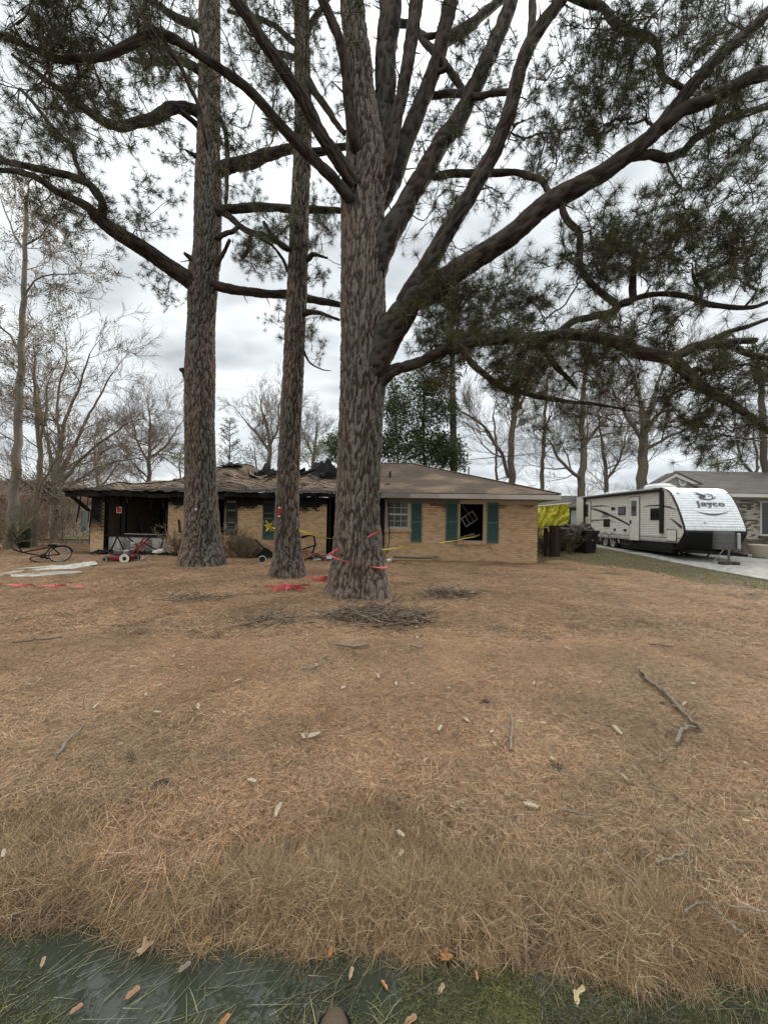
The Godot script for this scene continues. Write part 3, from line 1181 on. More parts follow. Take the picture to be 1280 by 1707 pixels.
	pine("thick straight pine on the left with a broken stub halfway up",
		"337,948,12.6,74 337,930,12.6,69 337,905,12.6,60 337,870,12.6,54 335,800,12.6,48 333,700,12.6,46 334,620,12.6,47 336,540,12.6,42 339.5,460,12.6,46 346,420,12.6,42 347,310,12.6,42 347.5,260,12.6,36 349.5,130,12.7,33 350,0,12.8,32 352,-200,13,26 354,-420,13.2,14",
		[
		"330,478,12.5,30 311,463,12.3,27 279,442,12.0,25 230,409,11.5,24 185,381,11.1,22 164,362,10.9,19 147,345,10.8,14 125,333,10.7,11 98,321,10.6,11 66,299,10.4,10 30,287,10.2,8 -20,282,10,6",
		"168,364,11.0,14 170,335,10.9,12 148,306,10.8,12 98,289,10.6,11 49,279,10.4,10 0,269,10.2,8 -60,262,10,5",
		"165,333,10.9,7 147,305,10.9,7 131,279,10.9,7 121,246,10.9,7 98,223,10.8,7 66,184,10.7,6 33,148,10.6,5",
		"340,196,12.6,18 322,182,12.4,16 303,179,12.2,16 282,181,12.0,17 256,197,11.7,16 230,203,11.4,15 199,210,11.1,15 166,198,10.8,13 141,180,10.6,12 98,148,10.3,9 62,120,10.1,7 20,90,9.9,4",
		"338,214,12.6,11 318,198,12.3,9 300,184,12.1,8",
		"341,122,12.7,15 322,110,12.5,13 303,102,12.3,12 278,101,12.1,12 250,104,12,9 215,98,11.8,5",
		"344,55,12.8,14 320,40,12.6,13 295,29,12.4,12 262,8,12.2,10 220,-15,12,6",
		"354,290,12.5,22 372,281,12.6,21 395,274,12.7,20 421,269,12.8,20 440,260,12.9,19 456,256,13,17 488,248,13.1,14 523,254,13.2,13 550,248,13.3,12 580,243,13.4,9",
		"356,352,12.5,17 378,349,12.4,15 420,345,12.3,13 455,346,12.2,12 489,349,12.1,12 530,350,12.1,11 572,352,12.1,8",
		"352,476,12.5,18 375,480,12.6,16 421,487,12.7,14 455,491,12.8,13 482,491,12.9,14 515,497,13,13 545,503,13.1,11 580,509,13.2,8",
		"358,185,12.6,9 369,200,12.5,8 378,224,12.4,8 380,262,12.4,7 378,310,12.4,7 376,345,12.4,5",
		"356,345,12.5,11 378,358,12.4,11 400,376,12.3,10 420,388,12.2,10 447,395,12.2,9 482,415,12.1,7",
		"358,402,12.5,9 372,392,12.4,8 388,386,12.3,8 400,376,12.3,6",
		"358,445,12.5,8 370,425,12.4,7 384,400,12.3,5",
		"418,388,12.3,7 415,412,12.2,7 404,428,12.1,6",
		"330,440,12.4,12 319,430,12.3,9 307,421,12.2,4",
		"334,266,12.5,9 325,258,12.4,8 309,249,12.3,3",
		"318,628,12.5,20 309,618,12.4,12 301,614,12.3,3",
		],
		[
		[70, 190, 90, 70, 10, 11.4, 32], [40, 250, 60, 50, 9.8, 11, 21], [140, 240, 60, 60, 10.4, 11.6, 21], [190, 150, 70, 50, 10.4, 12, 19], [110, 330, 110, 40, 10.2, 11.2, 21], [210, 360, 60, 40, 11, 12, 14], [250, 330, 50, 50, 11.4, 12.6, 11], [60, 350, 70, 25, 10, 11, 3],
		[283, 225, 35, 30, 12, 12.8, 10], [300, 480, 34, 20, 12.2, 13, 10], [240, 90, 80, 50, 11.6, 12.8, 13], [300, 140, 40, 40, 12, 13.4, 6],
		[420, 405, 50, 30, 11.8, 12.8, 21], [395, 320, 30, 50, 12, 13, 7], [440, 300, 40, 60, 12.2, 13.2, 10], [400, 140, 35, 90, 12, 13.6, 16], [540, 400, 25, 45, 11.8, 12.8, 10], [450, 530, 45, 18, 12.4, 13, 10], [545, 490, 26, 30, 12.8, 13.4, 10], [540, 320, 25, 40, 12, 13, 5], [470, 440, 30, 25, 12, 12.8, 6], [390, 50, 40, 50, 12.4, 13.6, 11],
		[350, -150, 200, 120, 11.6, 14, 29], [350, -380, 140, 90, 12, 14, 22], [100, -60, 120, 60, 10.5, 12.5, 10],
		], 150, 32, 0.15, 0.17)
	pine("slender straight pine between the two thicker ones with a red reflector",
		"480,966,10.6,60 480,945,10.6,53 480,920,10.6,45 480,900,10.6,41 479.5,820,10.6,36 485,700,10.6,34 491.5,560,10.6,33 498,420,10.6,31 500,344,10.6,29 505,240,10.6,28 504,100,10.6,25 503,0,10.6,23 503,-200,10.7,20 504,-450,10.8,10",
		[
		"505,583,10.5,5 511,594,10.45,4 518,606,10.4,3 535,616,10.4,2 552,618,10.4,1",
		"510,130,10.6,12 520,147,10.5,12 544,179,10.4,11 560,203,10.3,10 575,222,10.2,8",
		"500,75,10.6,9 489,69,10.5,9 470,52,10.4,9 454,41,10.3,8 420,27,10.2,7 380,20,10.1,4",
		"500,98,10.6,9 475,92,10.5,9 454,86,10.4,8 440,70,10.3,6",
		"508,70,10.6,11 516,45,10.6,10 533,20,10.6,9 560,-20,10.6,6",
		"487,417,10.5,8 470,410,10.4,8 455,392,10.3,7 440,370,10.2,5",
		"483,455,10.5,6 470,430,10.4,5 455,410,10.3,4 436,398,10.2,3",
		"513,432,10.5,9 520,425,10.4,8 532,426,10.3,5 546,430,10.2,4",
		"509,522,10.5,12 522,521,10.4,8 540,524,10.35,6 566,533,10.3,4",
		],
		[
		[545, 180, 25, 50, 10, 11, 6], [450, 70, 40, 50, 9.8, 10.8, 10], [540, 60, 25, 60, 10, 11.4, 7], [425, 400, 40, 25, 10, 10.6, 10], [540, 440, 25, 25, 10, 10.6, 6], [535, 585, 20, 22, 10.2, 10.8, 3],
		[500, -150, 160, 120, 9.8, 12, 26], [500, -380, 110, 90, 10, 12, 17],
		], 110, 33, 0.18, 0.14)


# ---------------------------------------------------------------- leafless trees behind
func grow(mb: MB, p: Vector3, dir: Vector3, ln: float, r: float, lvl: int, up: float, fan: float, tips: Array) -> void:
	var n := 4 if lvl > 0 else 3
	var pts := PackedVector3Array([p])
	var rad := PackedFloat32Array([r])
	var q := p
	var d := dir
	var kids := []
	for i in n:
		d = (d + rv3(0.22) + Vector3(0, up, 0)).normalized()
		q += d * ln / n
		pts.push_back(q)
		rad.push_back(maxf(r * (1.0 - 0.8 * (i + 1) / n), 0.0065))
		if lvl > 0:
			kids.append([q, d, i])
	mb.tube(pts, rad, 5 if r > 0.05 else 3, false)
	if lvl == 0:
		tips.append(q)
	for k: Array in kids:
		var m := 1 if rng.randf() < 0.6 else 2
		for j in m:
			var side := (k[1] as Vector3).cross(rv3(1.0)).normalized()
			var dd := ((k[1] as Vector3) + side * rr(0.5, 1.1) * fan).normalized()
			grow(mb, k[0], dd, ln * rr(0.42, 0.68), maxf(r * rr(0.34, 0.55) * (1.0 - 0.15 * k[2]), 0.009), lvl - 1, up, fan, tips)

func bare_tree(label: String, trunk: String, extra: Array, lim: int, lvl: int, start: float, ln: float, up: float, fan: float, seed_: int, tone: Color, called := "bare_tree") -> Array:
	rng.seed = seed_
	var tr := trace(trunk)
	var top: Vector3 = tr[0][0]
	var foot := Vector3(top.x, gh(top.x, top.z) - 0.05, top.z)
	var o := thing(called, label, "tree", Transform3D(Basis(), foot), "leafless trees behind the houses")
	var tips := []
	var tm := MB.new()
	tm.col = tone
	var bm := MB.new()
	bm.col = tone * 0.85
	var stems := [trunk] + extra
	for si in stems.size():
		var sp := smooth_path(trace(stems[si]), 0.5, 0.12)
		var pts: PackedVector3Array = sp[0]
		var rad: PackedFloat32Array = sp[1]
		for i in rad.size():
			rad[i] *= 0.85
		if si == 0 and pts[0].y > foot.y:
			pts.insert(0, foot)
			rad.insert(0, rad[0] * 1.25)
		for i in pts.size():
			pts[i] -= foot
		tm.tube(pts, rad, 9, true, 2.0)
		var n := lim if si == 0 else int(lim * 0.6)
		for k in n:
			var f := lerpf(start if si == 0 else 0.15, 1.0, (k + rng.randf()) / n)
			var i := clampi(int(f * (pts.size() - 1)), 1, pts.size() - 1)
			var td := (pts[i] - pts[i - 1]).normalized()
			var side := td.cross(rv3(1.0)).normalized()
			var dd := (td * rr(0.3, 0.9) + side * fan).normalized()
			var l := ln * rr(0.6, 1.15) * (1.15 - 0.6 * f)
			grow(bm, pts[i], dd, l, minf(rad[i] * 0.55, 0.012 + l * 0.016), lvl, up, fan, tips)
		grow(bm, pts[pts.size() - 1], (pts[pts.size() - 1] - pts[pts.size() - 2]).normalized(), ln * 0.7, rad[rad.size() - 1] * 0.9, lvl, up, fan, tips)
	part("trunk", tm, M.grey_bark, o)
	var b := part("branches", bm, M.bare_twig, o)
	b.set_meta("kind", "stuff")
	return [o, tips]

func leaf_clump(n: int, spread: float, size: float, a: Color, b: Color, seed_: int) -> ArrayMesh:
	rng.seed = seed_
	var mb := MB.new()
	for i in n:
		var p := rv3(1.0).normalized() * spread * pow(rng.randf(), 0.5)
		var d := (p.normalized() + rv3(0.8)).normalized()
		var s := d.cross(rv3(1.0)).normalized()
		var l := size * rr(0.7, 1.2)
		mb.col = a.lerp(b, rng.randf())
		var nn := s.cross(d).normalized()
		var i0 := mb.v.size()
		mb.vert(p, nn)
		mb.vert(p + d * l * 0.5 + s * l * 0.22, nn)
		mb.vert(p + d * l - nn * l * 0.1, nn)
		mb.vert(p + d * l * 0.5 - s * l * 0.22, nn)
		mb.ix.append_array(PackedInt32Array([i0, i0 + 2, i0 + 1, i0, i0 + 3, i0 + 2]))
	return mb.mesh(M.leaf)

func leafy(o: Node3D, called: String, zones: Array, m: ArrayMesh, seed_: int, scale := 1.0) -> void:
	rng.seed = seed_
	var xf := []
	var cs := []
	for z: Array in zones:
		for i in int(z[6]):
			var v := rv3(1.0)
			while v.length() > 1.0:
				v = rv3(1.0)
			var p := P(z[0] + v.x * z[2], z[1] + v.y * z[3], lerpf(z[4], z[5], v.z * 0.5 + 0.5))
			xf.append(Transform3D(Basis.from_euler(rv3(3.0)).scaled(Vector3.ONE * rr(0.7, 1.3) * scale), p - o.position))
			cs.append(Color(1, 1, 1) * rr(0.75, 1.25))
	scatter(called, m, xf, cs, o)

func far_trees() -> void:
	var g := Color(0.78, 0.745, 0.70)
	# at the right, behind the trailer
	bare_tree("stout forked bare tree just right of the burned roof's ridge", "853,850,28,15 853,800,28,13 852,740,28,12 858,690,28,11 863,640,28,9 866,590,28,6", ["846,795,28,7 838,765,27.6,7 820,730,27.2,6 800,705,26.8,5 775,690,26.4,3", "858,690,28,7 880,650,28.4,5 905,610,28.8,3"], 12, 3, 0.45, 3.6, 0.10, 0.85, 401, g)
	bare_tree("slim straight bare trunk between two stouter bare trees", "903,860,31,9 903,800,31,8 905,740,31,7 908,690,31,6 912,630,31,4", [], 9, 3, 0.4, 3.2, 0.06, 0.95, 402, g)
	bare_tree("bare tree with a spreading low limb behind the trailer's rear end", "969,860,27,15 969,800,27,14 972,750,27,12 969,700,27,10 974,640,27,8 980,590,27,5", ["970,800,27,8 955,790,26.6,7 940,775,26.2,6 925,755,25.8,5 915,735,25.4,3", "972,745,27,7 995,715,27.4,6 1015,690,27.8,4"], 12, 3, 0.4, 3.4, 0.08, 0.9, 403, g)
	bare_tree("tall bare tree with many upswept stems behind the trailer", "1068,870,26,20 1069,810,26,19 1072,760,26,17 1073,728,26,15", ["1073,735,26,11 1068,690,26,8 1060,640,26,6 1045,600,26,4", "1073,730,26,11 1080,690,26.3,8 1092,650,26.6,6 1108,600,26.8,4", "1072,740,26,8 1048,700,25.6,6 1035,680,25.3,5 1015,640,25,3", "1074,735,26,8 1085,705,25.8,7 1120,660,25.5,5 1140,620,25.2,3", "1071,755,26,7 1100,735,25.5,6 1135,720,25,4"], 6, 3, 0.6, 3.0, 0.1, 0.7, 404, g)
	bare_tree("dark trunk rising behind the grey roof at the yard's right edge", "1276,880,24,13 1275,790,24,12 1270,700,24,11 1266,620,24,9", [], 6, 2, 0.5, 2.6, 0.0, 1.0, 405, g * 0.6)
	bare_tree("thin crooked bare tree behind the grey roof", "1262,870,29,7 1258,800,29,6 1235,765,29,5 1228,735,29,4 1224,700,29,3", ["1258,800,29,5 1262,760,29,4 1255,730,29,3"], 8, 3, 0.4, 2.4, 0.05, 1.0, 406, g)
	bare_tree("very thin bare trunk close left of the forked bare tree", "828,860,34,5 828,800,34,5 826,740,34,4 822,690,34,3", [], 9, 2, 0.3, 2.6, 0.05, 1.0, 407, g)
	bare_tree("broad bare tree filling the gap left of the upswept one", "1010,860,36,9 1010,800,36,8 1006,760,36,6 1000,720,36,4", ["1010,800,36,6 1030,770,36,4 1040,740,36,3"], 12, 3, 0.3, 3.6, 0.06, 0.9, 408, g)
	# between the pines
	bare_tree("bare tree seen between the left and slender pines above the roof", "447,840,33,10 447,790,33,9 450,750,33,8 446,715,33,6 438,690,33,4", ["449,750,33,6 430,725,33,5 412,705,33,3", "449,745,33,5 462,715,33,4 465,680,33,3"], 11, 3, 0.35, 2.9, 0.05, 0.9, 411, g)
	bare_tree("faint slim bare tree between the slender and the massive pine", "522,840,37,6 521,790,37,6 524,750,37,5 528,715,37,3", ["522,760,37,4 510,735,37,3 503,712,37,2"], 11, 3, 0.35, 2.7, 0.05, 0.9, 412, g)
	# at the left
	var t := bare_tree("bare tree with a twig nest in its crown left of the thick pine", "249,850,33,9 249,790,33,8 250,740,33,6 251,705,33,4", ["249,770,33,5 232,745,33,4 225,715,33,3", "249,765,33,5 275,745,33,4 290,725,33,3"], 15, 3, 0.2, 3.6, 0.06, 0.9, 413, g)
	var nest := MB.new()
	rng.seed = 55
	for i in 60:
		var c := rv3(0.16) * Vector3(1.4, 0.6, 1.4)
		nest.bar(c, c + rv3(0.28), 0.012, 3)
	single("bird_nest", nest, M.bare_twig, "dark bird nest of twigs high in a bare tree crown", "nest", "", Transform3D(Basis(), P(252, 709, 33)))
	bare_tree("wide fan shaped bare tree spreading over the neighbouring yard", "92,860,24,12 92,810,24,12", ["92,812,24,9 100,760,24,8 108,700,24,6 135,640,24,4 150,590,24,2", "92,815,24,9 110,770,24.3,7 135,720,24.6,5 170,650,25,3 190,620,25,2", "92,820,24,8 125,780,23.7,6 165,740,23.4,4 215,705,23,2", "92,825,24,7 130,800,23.5,5 175,775,23,4 225,765,22.6,2", "92,815,24,8 85,760,24.2,6 70,700,24.4,5 62,640,24.6,3", "92,815,24,7 98,740,23.6,6 96,670,23.2,4 110,610,23,3"], 9, 3, 0.5, 3.4, 0.03, 0.75, 414, g)
	var gum := bare_tree("tall pale trunk with dark hanging seed clusters at the left edge", "19,905,17,19 22,860,17,18 26,800,17,16 29,740,17,14 33,670,17,13 36,600,17,12 41,520,17,10 43,450,17,8 46,380,17,7 48,320,17,4", ["41,500,17,4 60,470,17,3 90,458,17,2.5 130,455,16.8,2", "43,420,17,4 25,390,17,3 5,340,17,2", "36,590,17,5 20,560,17,4 0,545,17,3", "45,410,17,4 70,395,16.8,3 85,370,16.6,2"], 9, 3, 0.3, 1.9, 0.02, 1.0, 415, Color(1.25, 1.2, 1.1), "seed_tree")
	var pod := leaf_clump(7, 0.12, 0.11, Color(0.025, 0.02, 0.017), Color(0.05, 0.04, 0.03), 416)
	var o: Node3D = gum[0]
	rng.seed = 417
	var xf := []
	for tp: Vector3 in gum[1]:
		if rng.randf() < 0.08:
			xf.append(Transform3D(Basis.from_euler(rv3(3)).scaled(Vector3.ONE * rr(0.5, 1.0)), tp))
	scatter("seed_clusters", pod, xf, [], o)
	leafy(o, "dead_leaves", [[115, 475, 50, 25, 16.6, 17, 40], [60, 580, 45, 30, 16.4, 17.6, 40], [45, 640, 40, 16, 16.2, 17.4, 60], [60, 700, 40, 12, 16.2, 17.4, 30], [100, 520, 20, 40, 16.6, 17.2, 16]], pod, 418, 0.75)
	bare_tree("second pale trunk close right of the tallest one at the left edge", "57,900,18.5,12 60,840,18.5,11 68,760,18.5,9 62,690,18.5,8 58,620,18.5,5", ["66,770,18.5,6 75,700,18.3,5 80,640,18.2,3", "60,840,18.5,5 78,790,18.3,4 100,760,18.1,3"], 8, 3, 0.3, 2.0, 0.05, 0.9, 419, Color(1.1, 1.05, 0.95))
	bare_tree("low bare tree behind the left end of the roof", "165,860,40,7 165,810,40,6 160,780,40,4 158,755,40,3", ["165,820,40,4 185,790,40,3 200,770,40,2"], 10, 3, 0.1, 4.2, 0.03, 0.95, 420, g)
	# evergreens
	rng.seed = 500
	var dark := leaf_clump(44, 0.44, 0.18, Color(0.042, 0.056, 0.024), Color(0.085, 0.10, 0.05), 501)
	var mg := bare_tree("dense glossy broadleaf evergreen behind the ridge of the roof", "708,860,26,8 708,780,26,7 705,720,26,5 708,650,26,3", ["665,840,25.5,5 662,760,25.5,4 660,690,25.5,3", "700,780,26,4 730,740,26,3 750,720,26,2"], 5, 1, 0.4, 1.6, 0.1, 0.8, 502, g * 0.5, "broadleaf_evergreen")
	leafy(mg[0], "crown", [[690, 745, 70, 35, 24.5, 28, 190], [665, 690, 28, 40, 25, 27, 80], [712, 680, 26, 40, 25, 27, 66], [745, 752, 30, 30, 25, 27, 70], [690, 640, 60, 22, 25, 27.5, 60], [762, 770, 14, 14, 25, 27, 16], [750, 690, 26, 24, 25, 27, 26], [560, 745, 16, 26, 25, 27, 40], [620, 740, 50, 36, 25.5, 27.5, 60], [740, 630, 26, 28, 25.5, 27, 30]], dark, 503)
	var ol := leaf_clump(22, 0.40, 0.15, Color(0.10, 0.115, 0.05), Color(0.16, 0.16, 0.08), 504)
	var b1 := bare_tree("small olive leafed tree beyond the collapsed ridge", "520,850,30,4 521,790,30,3 524,750,30,2", [], 4, 1, 0.4, 1.2, 0.05, 1.0, 505, g, "small_leafy_tree")
	leafy(b1[0], "crown", [[525, 752, 26, 20, 29, 31, 34], [500, 770, 18, 10, 29, 31, 12]], ol, 506)
	var b2 := bare_tree("pale olive shrub tree beside the bare one between the pines", "428,850,31,4 428,780,31,3 425,752,31,2", [], 4, 1, 0.4, 1.2, 0.05, 1.0, 507, g, "small_leafy_tree")
	leafy(b2[0], "crown", [[427, 752, 22, 10, 30, 32, 15], [412, 775, 20, 10, 30, 32, 10]], ol, 508)
	var b3 := bare_tree("small leafy tree peeking from behind the thick left pine", "300,850,32,4 300,790,32,3 301,760,32,2", [], 4, 1, 0.4, 1.2, 0.05, 1.0, 509, g, "small_leafy_tree")
	leafy(b3[0], "crown", [[301, 765, 13, 16, 31, 33, 18]], ol, 510)
	var b4 := bare_tree("green leafed tree showing above the grey roof's ridge", "1195,860,33,5 1195,800,33,4 1196,775,33,3", [], 4, 1, 0.4, 1.4, 0.05, 1.0, 511, g, "small_leafy_tree")
	leafy(b4[0], "crown", [[1195, 772, 22, 12, 32, 34, 26], [1225, 778, 18, 8, 32, 34, 10]], ol, 512)
	# the tall pine behind, and the young pine
	rng.seed = 520
	var tall := trace("757,860,27,13 756,780,27,12 755,700,27,11 754,640,27,10 753,560,27,8 752,480,27,6")
	var sp := smooth_path(tall, 0.12)
	var foot: Vector3 = sp[0][0]
	foot.y = 0.0
	var tp := thing("pine_tree", "straight pine trunk standing behind the glossy evergreen", "pine tree", Transform3D(Basis(), foot))
	for i in sp[0].size():
		sp[0][i] -= foot
	part("trunk", barked(sp[0], sp[1], 20, 0.012, 0.09), M.bark, tp)
	var nx := []
	for i in 60:
		nx.append(Transform3D(look(Vector3(rr(-1, 1), rr(0, 1), rr(-1, 1)), rr(0, 6)).scaled(Vector3.ONE * 1.6), P(752 + rr(-45, 45), 520 + rr(-60, 70), rr(26, 28)) - foot))
	scatter("needles", sprays[1], nx, [], tp)
	var yf := P(383, 850, 24)
	yf.y = 0.0
	var yp := thing("young_pine", "young pine with upswept shoots behind the roof", "pine tree", Transform3D(Basis(), yf))
	var ym := MB.new()
	var y1 := P(383, 702, 24) - yf
	ym.col = Color(0.13, 0.09, 0.07)
	ym.tube(PackedVector3Array([Vector3.ZERO, y1 * 0.5, y1]), PackedFloat32Array([0.09, 0.05, 0.015]), 6)
	var yx := []
	for k in 13:
		var f := lerpf(0.42, 0.97, k / 12.0)
		for j in 5:
			var a := rr(0, TAU)
			var d := Vector3(cos(a), 0.55, sin(a)).normalized()
			var l := 1.55 * (1.08 - f) + 0.15
			var p := y1 * f
			ym.tube(PackedVector3Array([p, p + d * l * 0.6, p + d * l + Vector3(0, l * 0.15, 0)]), PackedFloat32Array([0.02, 0.014, 0.008]), 4, false)
			for q: float in [0.55, 0.85]:
				yx.append(Transform3D(look(d + Vector3(0, 0.6, 0), rr(0, 6)).scaled(Vector3.ONE * 0.5), p + d * l * q))
	yx.append(Transform3D(Basis().scaled(Vector3.ONE * 0.6), y1 - Vector3(0, 0.2, 0)))
	part("trunk", ym, M.wood, yp)
	var yc := []
	for q in yx:
		yc.append(Color(1.7, 1.75, 1.7))
	scatter("needles", sprays[2], yx, yc, yp)
	# the woods that close the view
	rng.seed = 530
	var wm := []
	for k in 3:
		var bm := MB.new()
		bm.col = Color(1.0, 0.95, 0.88)
		bm.tube(PackedVector3Array([Vector3.ZERO, Vector3(0.1, 4, 0), Vector3(0, 8, 0.1)]), PackedFloat32Array([0.16, 0.11, 0.03]), 5, false)
		var tips := []
		for i in 15:
			var a := rr(0, TAU)
			grow(bm, Vector3(0, rr(0.6, 7.5), 0), Vector3(cos(a), 0.7, sin(a)).normalized(), rr(1.6, 3.2), 0.035, 2, 0.08, 0.9, tips)
		wm.append(bm.mesh(M.bare_twig))
	for k in 3:
		var wx := []
		var wc := []
		for i in 46:
			var x := rr(-75, 80)
			var z := rr(-46, -75)
			if x > -6 and x < 12:
				z -= 16.0
			var s := rr(0.45, 0.85)
			wx.append(Transform3D(Basis(Vector3.UP, rr(0, TAU)).scaled(Vector3(s * 1.3, s, s * 1.3)), Vector3(x, -0.2, z)))
			wc.append(Color(1, 1, 1) * rr(0.9, 1.35))
		var w := scatter("distant_woods", wm[k], wx, wc, self)
		w.set_meta("label", "far off leafless woods closing the view behind the houses")
		w.set_meta("category", "woods")

# ---------------------------------------------------------------- the burned house
var HX := Transform3D()
var HW := 18.7
const WALL := 2.44
const OVER := 0.65       # overhang of the eaves
const EAVE := 2.67       # top of the fascia
const RISE := 0.345      # slope of the roof
const HALF := 5.65       # eave to ridge, measured level

func wl(px: float, py: float, zp := 0.0) -> Vector3:       # a pixel on a plane parallel to the front wall, in the house's own axes
	var p := hit(px, py, HX * Vector3(0, 0, zp), HX.basis.z)
	return HX.affine_inverse() * p

func wrect(px0: float, py0: float, px1: float, py1: float, zp := 0.0) -> Rect2:
	var a := wl(px0, py1, zp)
	var b := wl(px1, py0, zp)
	return Rect2(a.x, a.y, b.x - a.x, b.y - a.y)

func soot_at(x: float, y: float) -> float:      # how much smoke has stained the front wall, 0 to 1
	var n := clampf(nz.get_noise_2d(x * 60.0, y * 14.0) * 0.9, -0.5, 0.3)
	var s := 0.0
	var u := -x
	# under the burned eaves
	var burned := smoothstep(5.2, 6.2, u)
	s = maxf(s, burned * smoothstep(WALL - 0.5 + n * 0.4, WALL - 0.28 + n * 0.3, y))
	# the left end pillar
	s = maxf(s, smoothstep(HW - 0.75, HW - 0.45, u) * smoothstep(0.75 + n * 0.5, 1.7 + n, y))
	# over the right hand openings
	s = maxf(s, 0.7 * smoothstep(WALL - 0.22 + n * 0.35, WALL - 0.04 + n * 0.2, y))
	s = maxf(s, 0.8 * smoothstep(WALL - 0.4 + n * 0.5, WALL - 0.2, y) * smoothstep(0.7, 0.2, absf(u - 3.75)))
	# round the edges of the openings that burned
	return clampf(s, 0.0, 1.0)

func brick_tone(i: int) -> Color:
	var k := [1.0, 0.9, 1.06, 0.84, 1.0, 1.1, 0.95, 0.76]
	var c := Color(0.68, 0.455, 0.275).lerp(Color(0.62, 0.44, 0.30), (i % 3) * 0.4)
	return c * k[i % 8]

func brick_runs(x0: float, x1: float, y0: float, y1: float, holes: Array, fn: Callable) -> void:
	var course := 0.0762
	var bl := 0.2032
	var rows := int((y1 - y0) / course)
	for r in rows:
		var yb := y0 + r * course + 0.005
		var yt := yb + course - 0.0105
		var x := x0 - (bl * 0.5 if r % 2 else 0.0)
		while x < x1:
			var segs := [[maxf(x, x0) + 0.005, minf(x + bl, x1) - 0.005]]
			for h: Rect2 in holes:
				if yt < h.position.y + 0.01 or yb > h.end.y - 0.01:
					continue
				var nx := []
				for s: Array in segs:
					if s[1] <= h.position.x or s[0] >= h.end.x:
						nx.append(s)
						continue
					if s[0] < h.position.x:
						nx.append([s[0], h.position.x])
					if s[1] > h.end.x:
						nx.append([h.end.x, s[1]])
				segs = nx
			for s: Array in segs:
				if s[1] - s[0] > 0.025:
					fn.call(s[0], s[1], yb, yt)
			x += bl

func slab_with_holes(mb: MB, x0: float, x1: float, y0: float, y1: float, z0: float, z1: float, holes: Array, tint: Callable) -> void:
	var xs := [x0, x1]
	var ys := [y0, y1]
	for h: Rect2 in holes:
		for q: float in [h.position.x, h.end.x]:
			if q > x0 and q < x1:
				xs.append(q)
		for q: float in [h.position.y, h.end.y]:
			if q > y0 and q < y1:
				ys.append(q)
	var k := x0 + 0.5
	while k < x1:
		xs.append(k)
		k += 0.5
	k = y0 + 0.3
	while k < y1:
		ys.append(k)
		k += 0.3
	xs.sort()
	ys.sort()
	for i in xs.size() - 1:
		for j in ys.size() - 1:
			if xs[i + 1] - xs[i] < 1e-4 or ys[j + 1] - ys[j] < 1e-4:
				continue
			var c := Vector2((xs[i] + xs[i + 1]) * 0.5, (ys[j] + ys[j + 1]) * 0.5)
			var open := false
			for h: Rect2 in holes:
				open = open or h.has_point(c)
			if open:
				continue
			mb.col = tint.call(c.x, c.y)
			mb.quad(Vector3(xs[i], ys[j], z1), Vector3(xs[i + 1], ys[j], z1), Vector3(xs[i + 1], ys[j + 1], z1), Vector3(xs[i], ys[j + 1], z1))
			mb.quad(Vector3(xs[i + 1], ys[j], z0), Vector3(xs[i], ys[j], z0), Vector3(xs[i], ys[j + 1], z0), Vector3(xs[i + 1], ys[j + 1], z0))
	for h: Rect2 in holes:      # reveals
		mb.col = tint.call(h.get_center().x, h.end.y) * 0.9
		var a := h.position
		var b := h.end
		mb.quad(Vector3(a.x, a.y, z1), Vector3(a.x, a.y, z0), Vector3(a.x, b.y, z0), Vector3(a.x, b.y, z1))
		mb.quad(Vector3(b.x, a.y, z0), Vector3(b.x, a.y, z1), Vector3(b.x, b.y, z1), Vector3(b.x, b.y, z0))
		mb.quad(Vector3(a.x, b.y, z1), Vector3(a.x, b.y, z0), Vector3(b.x, b.y, z0), Vector3(b.x, b.y, z1))
		mb.quad(Vector3(a.x, a.y, z0), Vector3(a.x, a.y, z1), Vector3(b.x, a.y, z1), Vector3(b.x, a.y, z0))

func sag(x: float, t: float) -> float:      # how far the burned roof has dropped; x in house axes, t from eave to ridge
	var u := -x
	var n := nz.get_noise_2d(x * 24.0, t * 90.0)
	var mid := smoothstep(7.6, 8.6, u) * (1.0 - smoothstep(13.0, 14.2, u))
	var left := smoothstep(13.2, 15.0, u)
	var s := 0.60 * mid * t * t
	s += 0.22 * left * sin(clampf(t * 1.2, 0, 1) * PI) + (0.24 * mid + 0.20 * left) * n * smoothstep(0.0, 0.15, t)
	s += smoothstep(9.5, 8.0, u) * 0.0
	s += 0.28 * left * exp(-pow((t - 0.62) / 0.07, 2)) * smoothstep(14.2, 14.8, u) * (1.0 - smoothstep(16.4, 17.2, u))
	s += 0.03 * smoothstep(4.5, 7.0, u) * (1.0 - t) * (1.0 + nz.get_noise_2d(x * 50, 3))
	return s

func roof_point(x: float, t: float) -> Vector3:
	return Vector3(x, EAVE + HALF * t * RISE - sag(x, t), OVER - HALF * t)

func slope_xt(px: float, py: float) -> Vector2:
	var nn := HX.basis * Vector3(0, 1, RISE).normalized()
	var p := HX.affine_inverse() * hit(px, py, HX * Vector3(0, EAVE, OVER), nn)
	return Vector2(p.x, (OVER - p.z) / HALF)

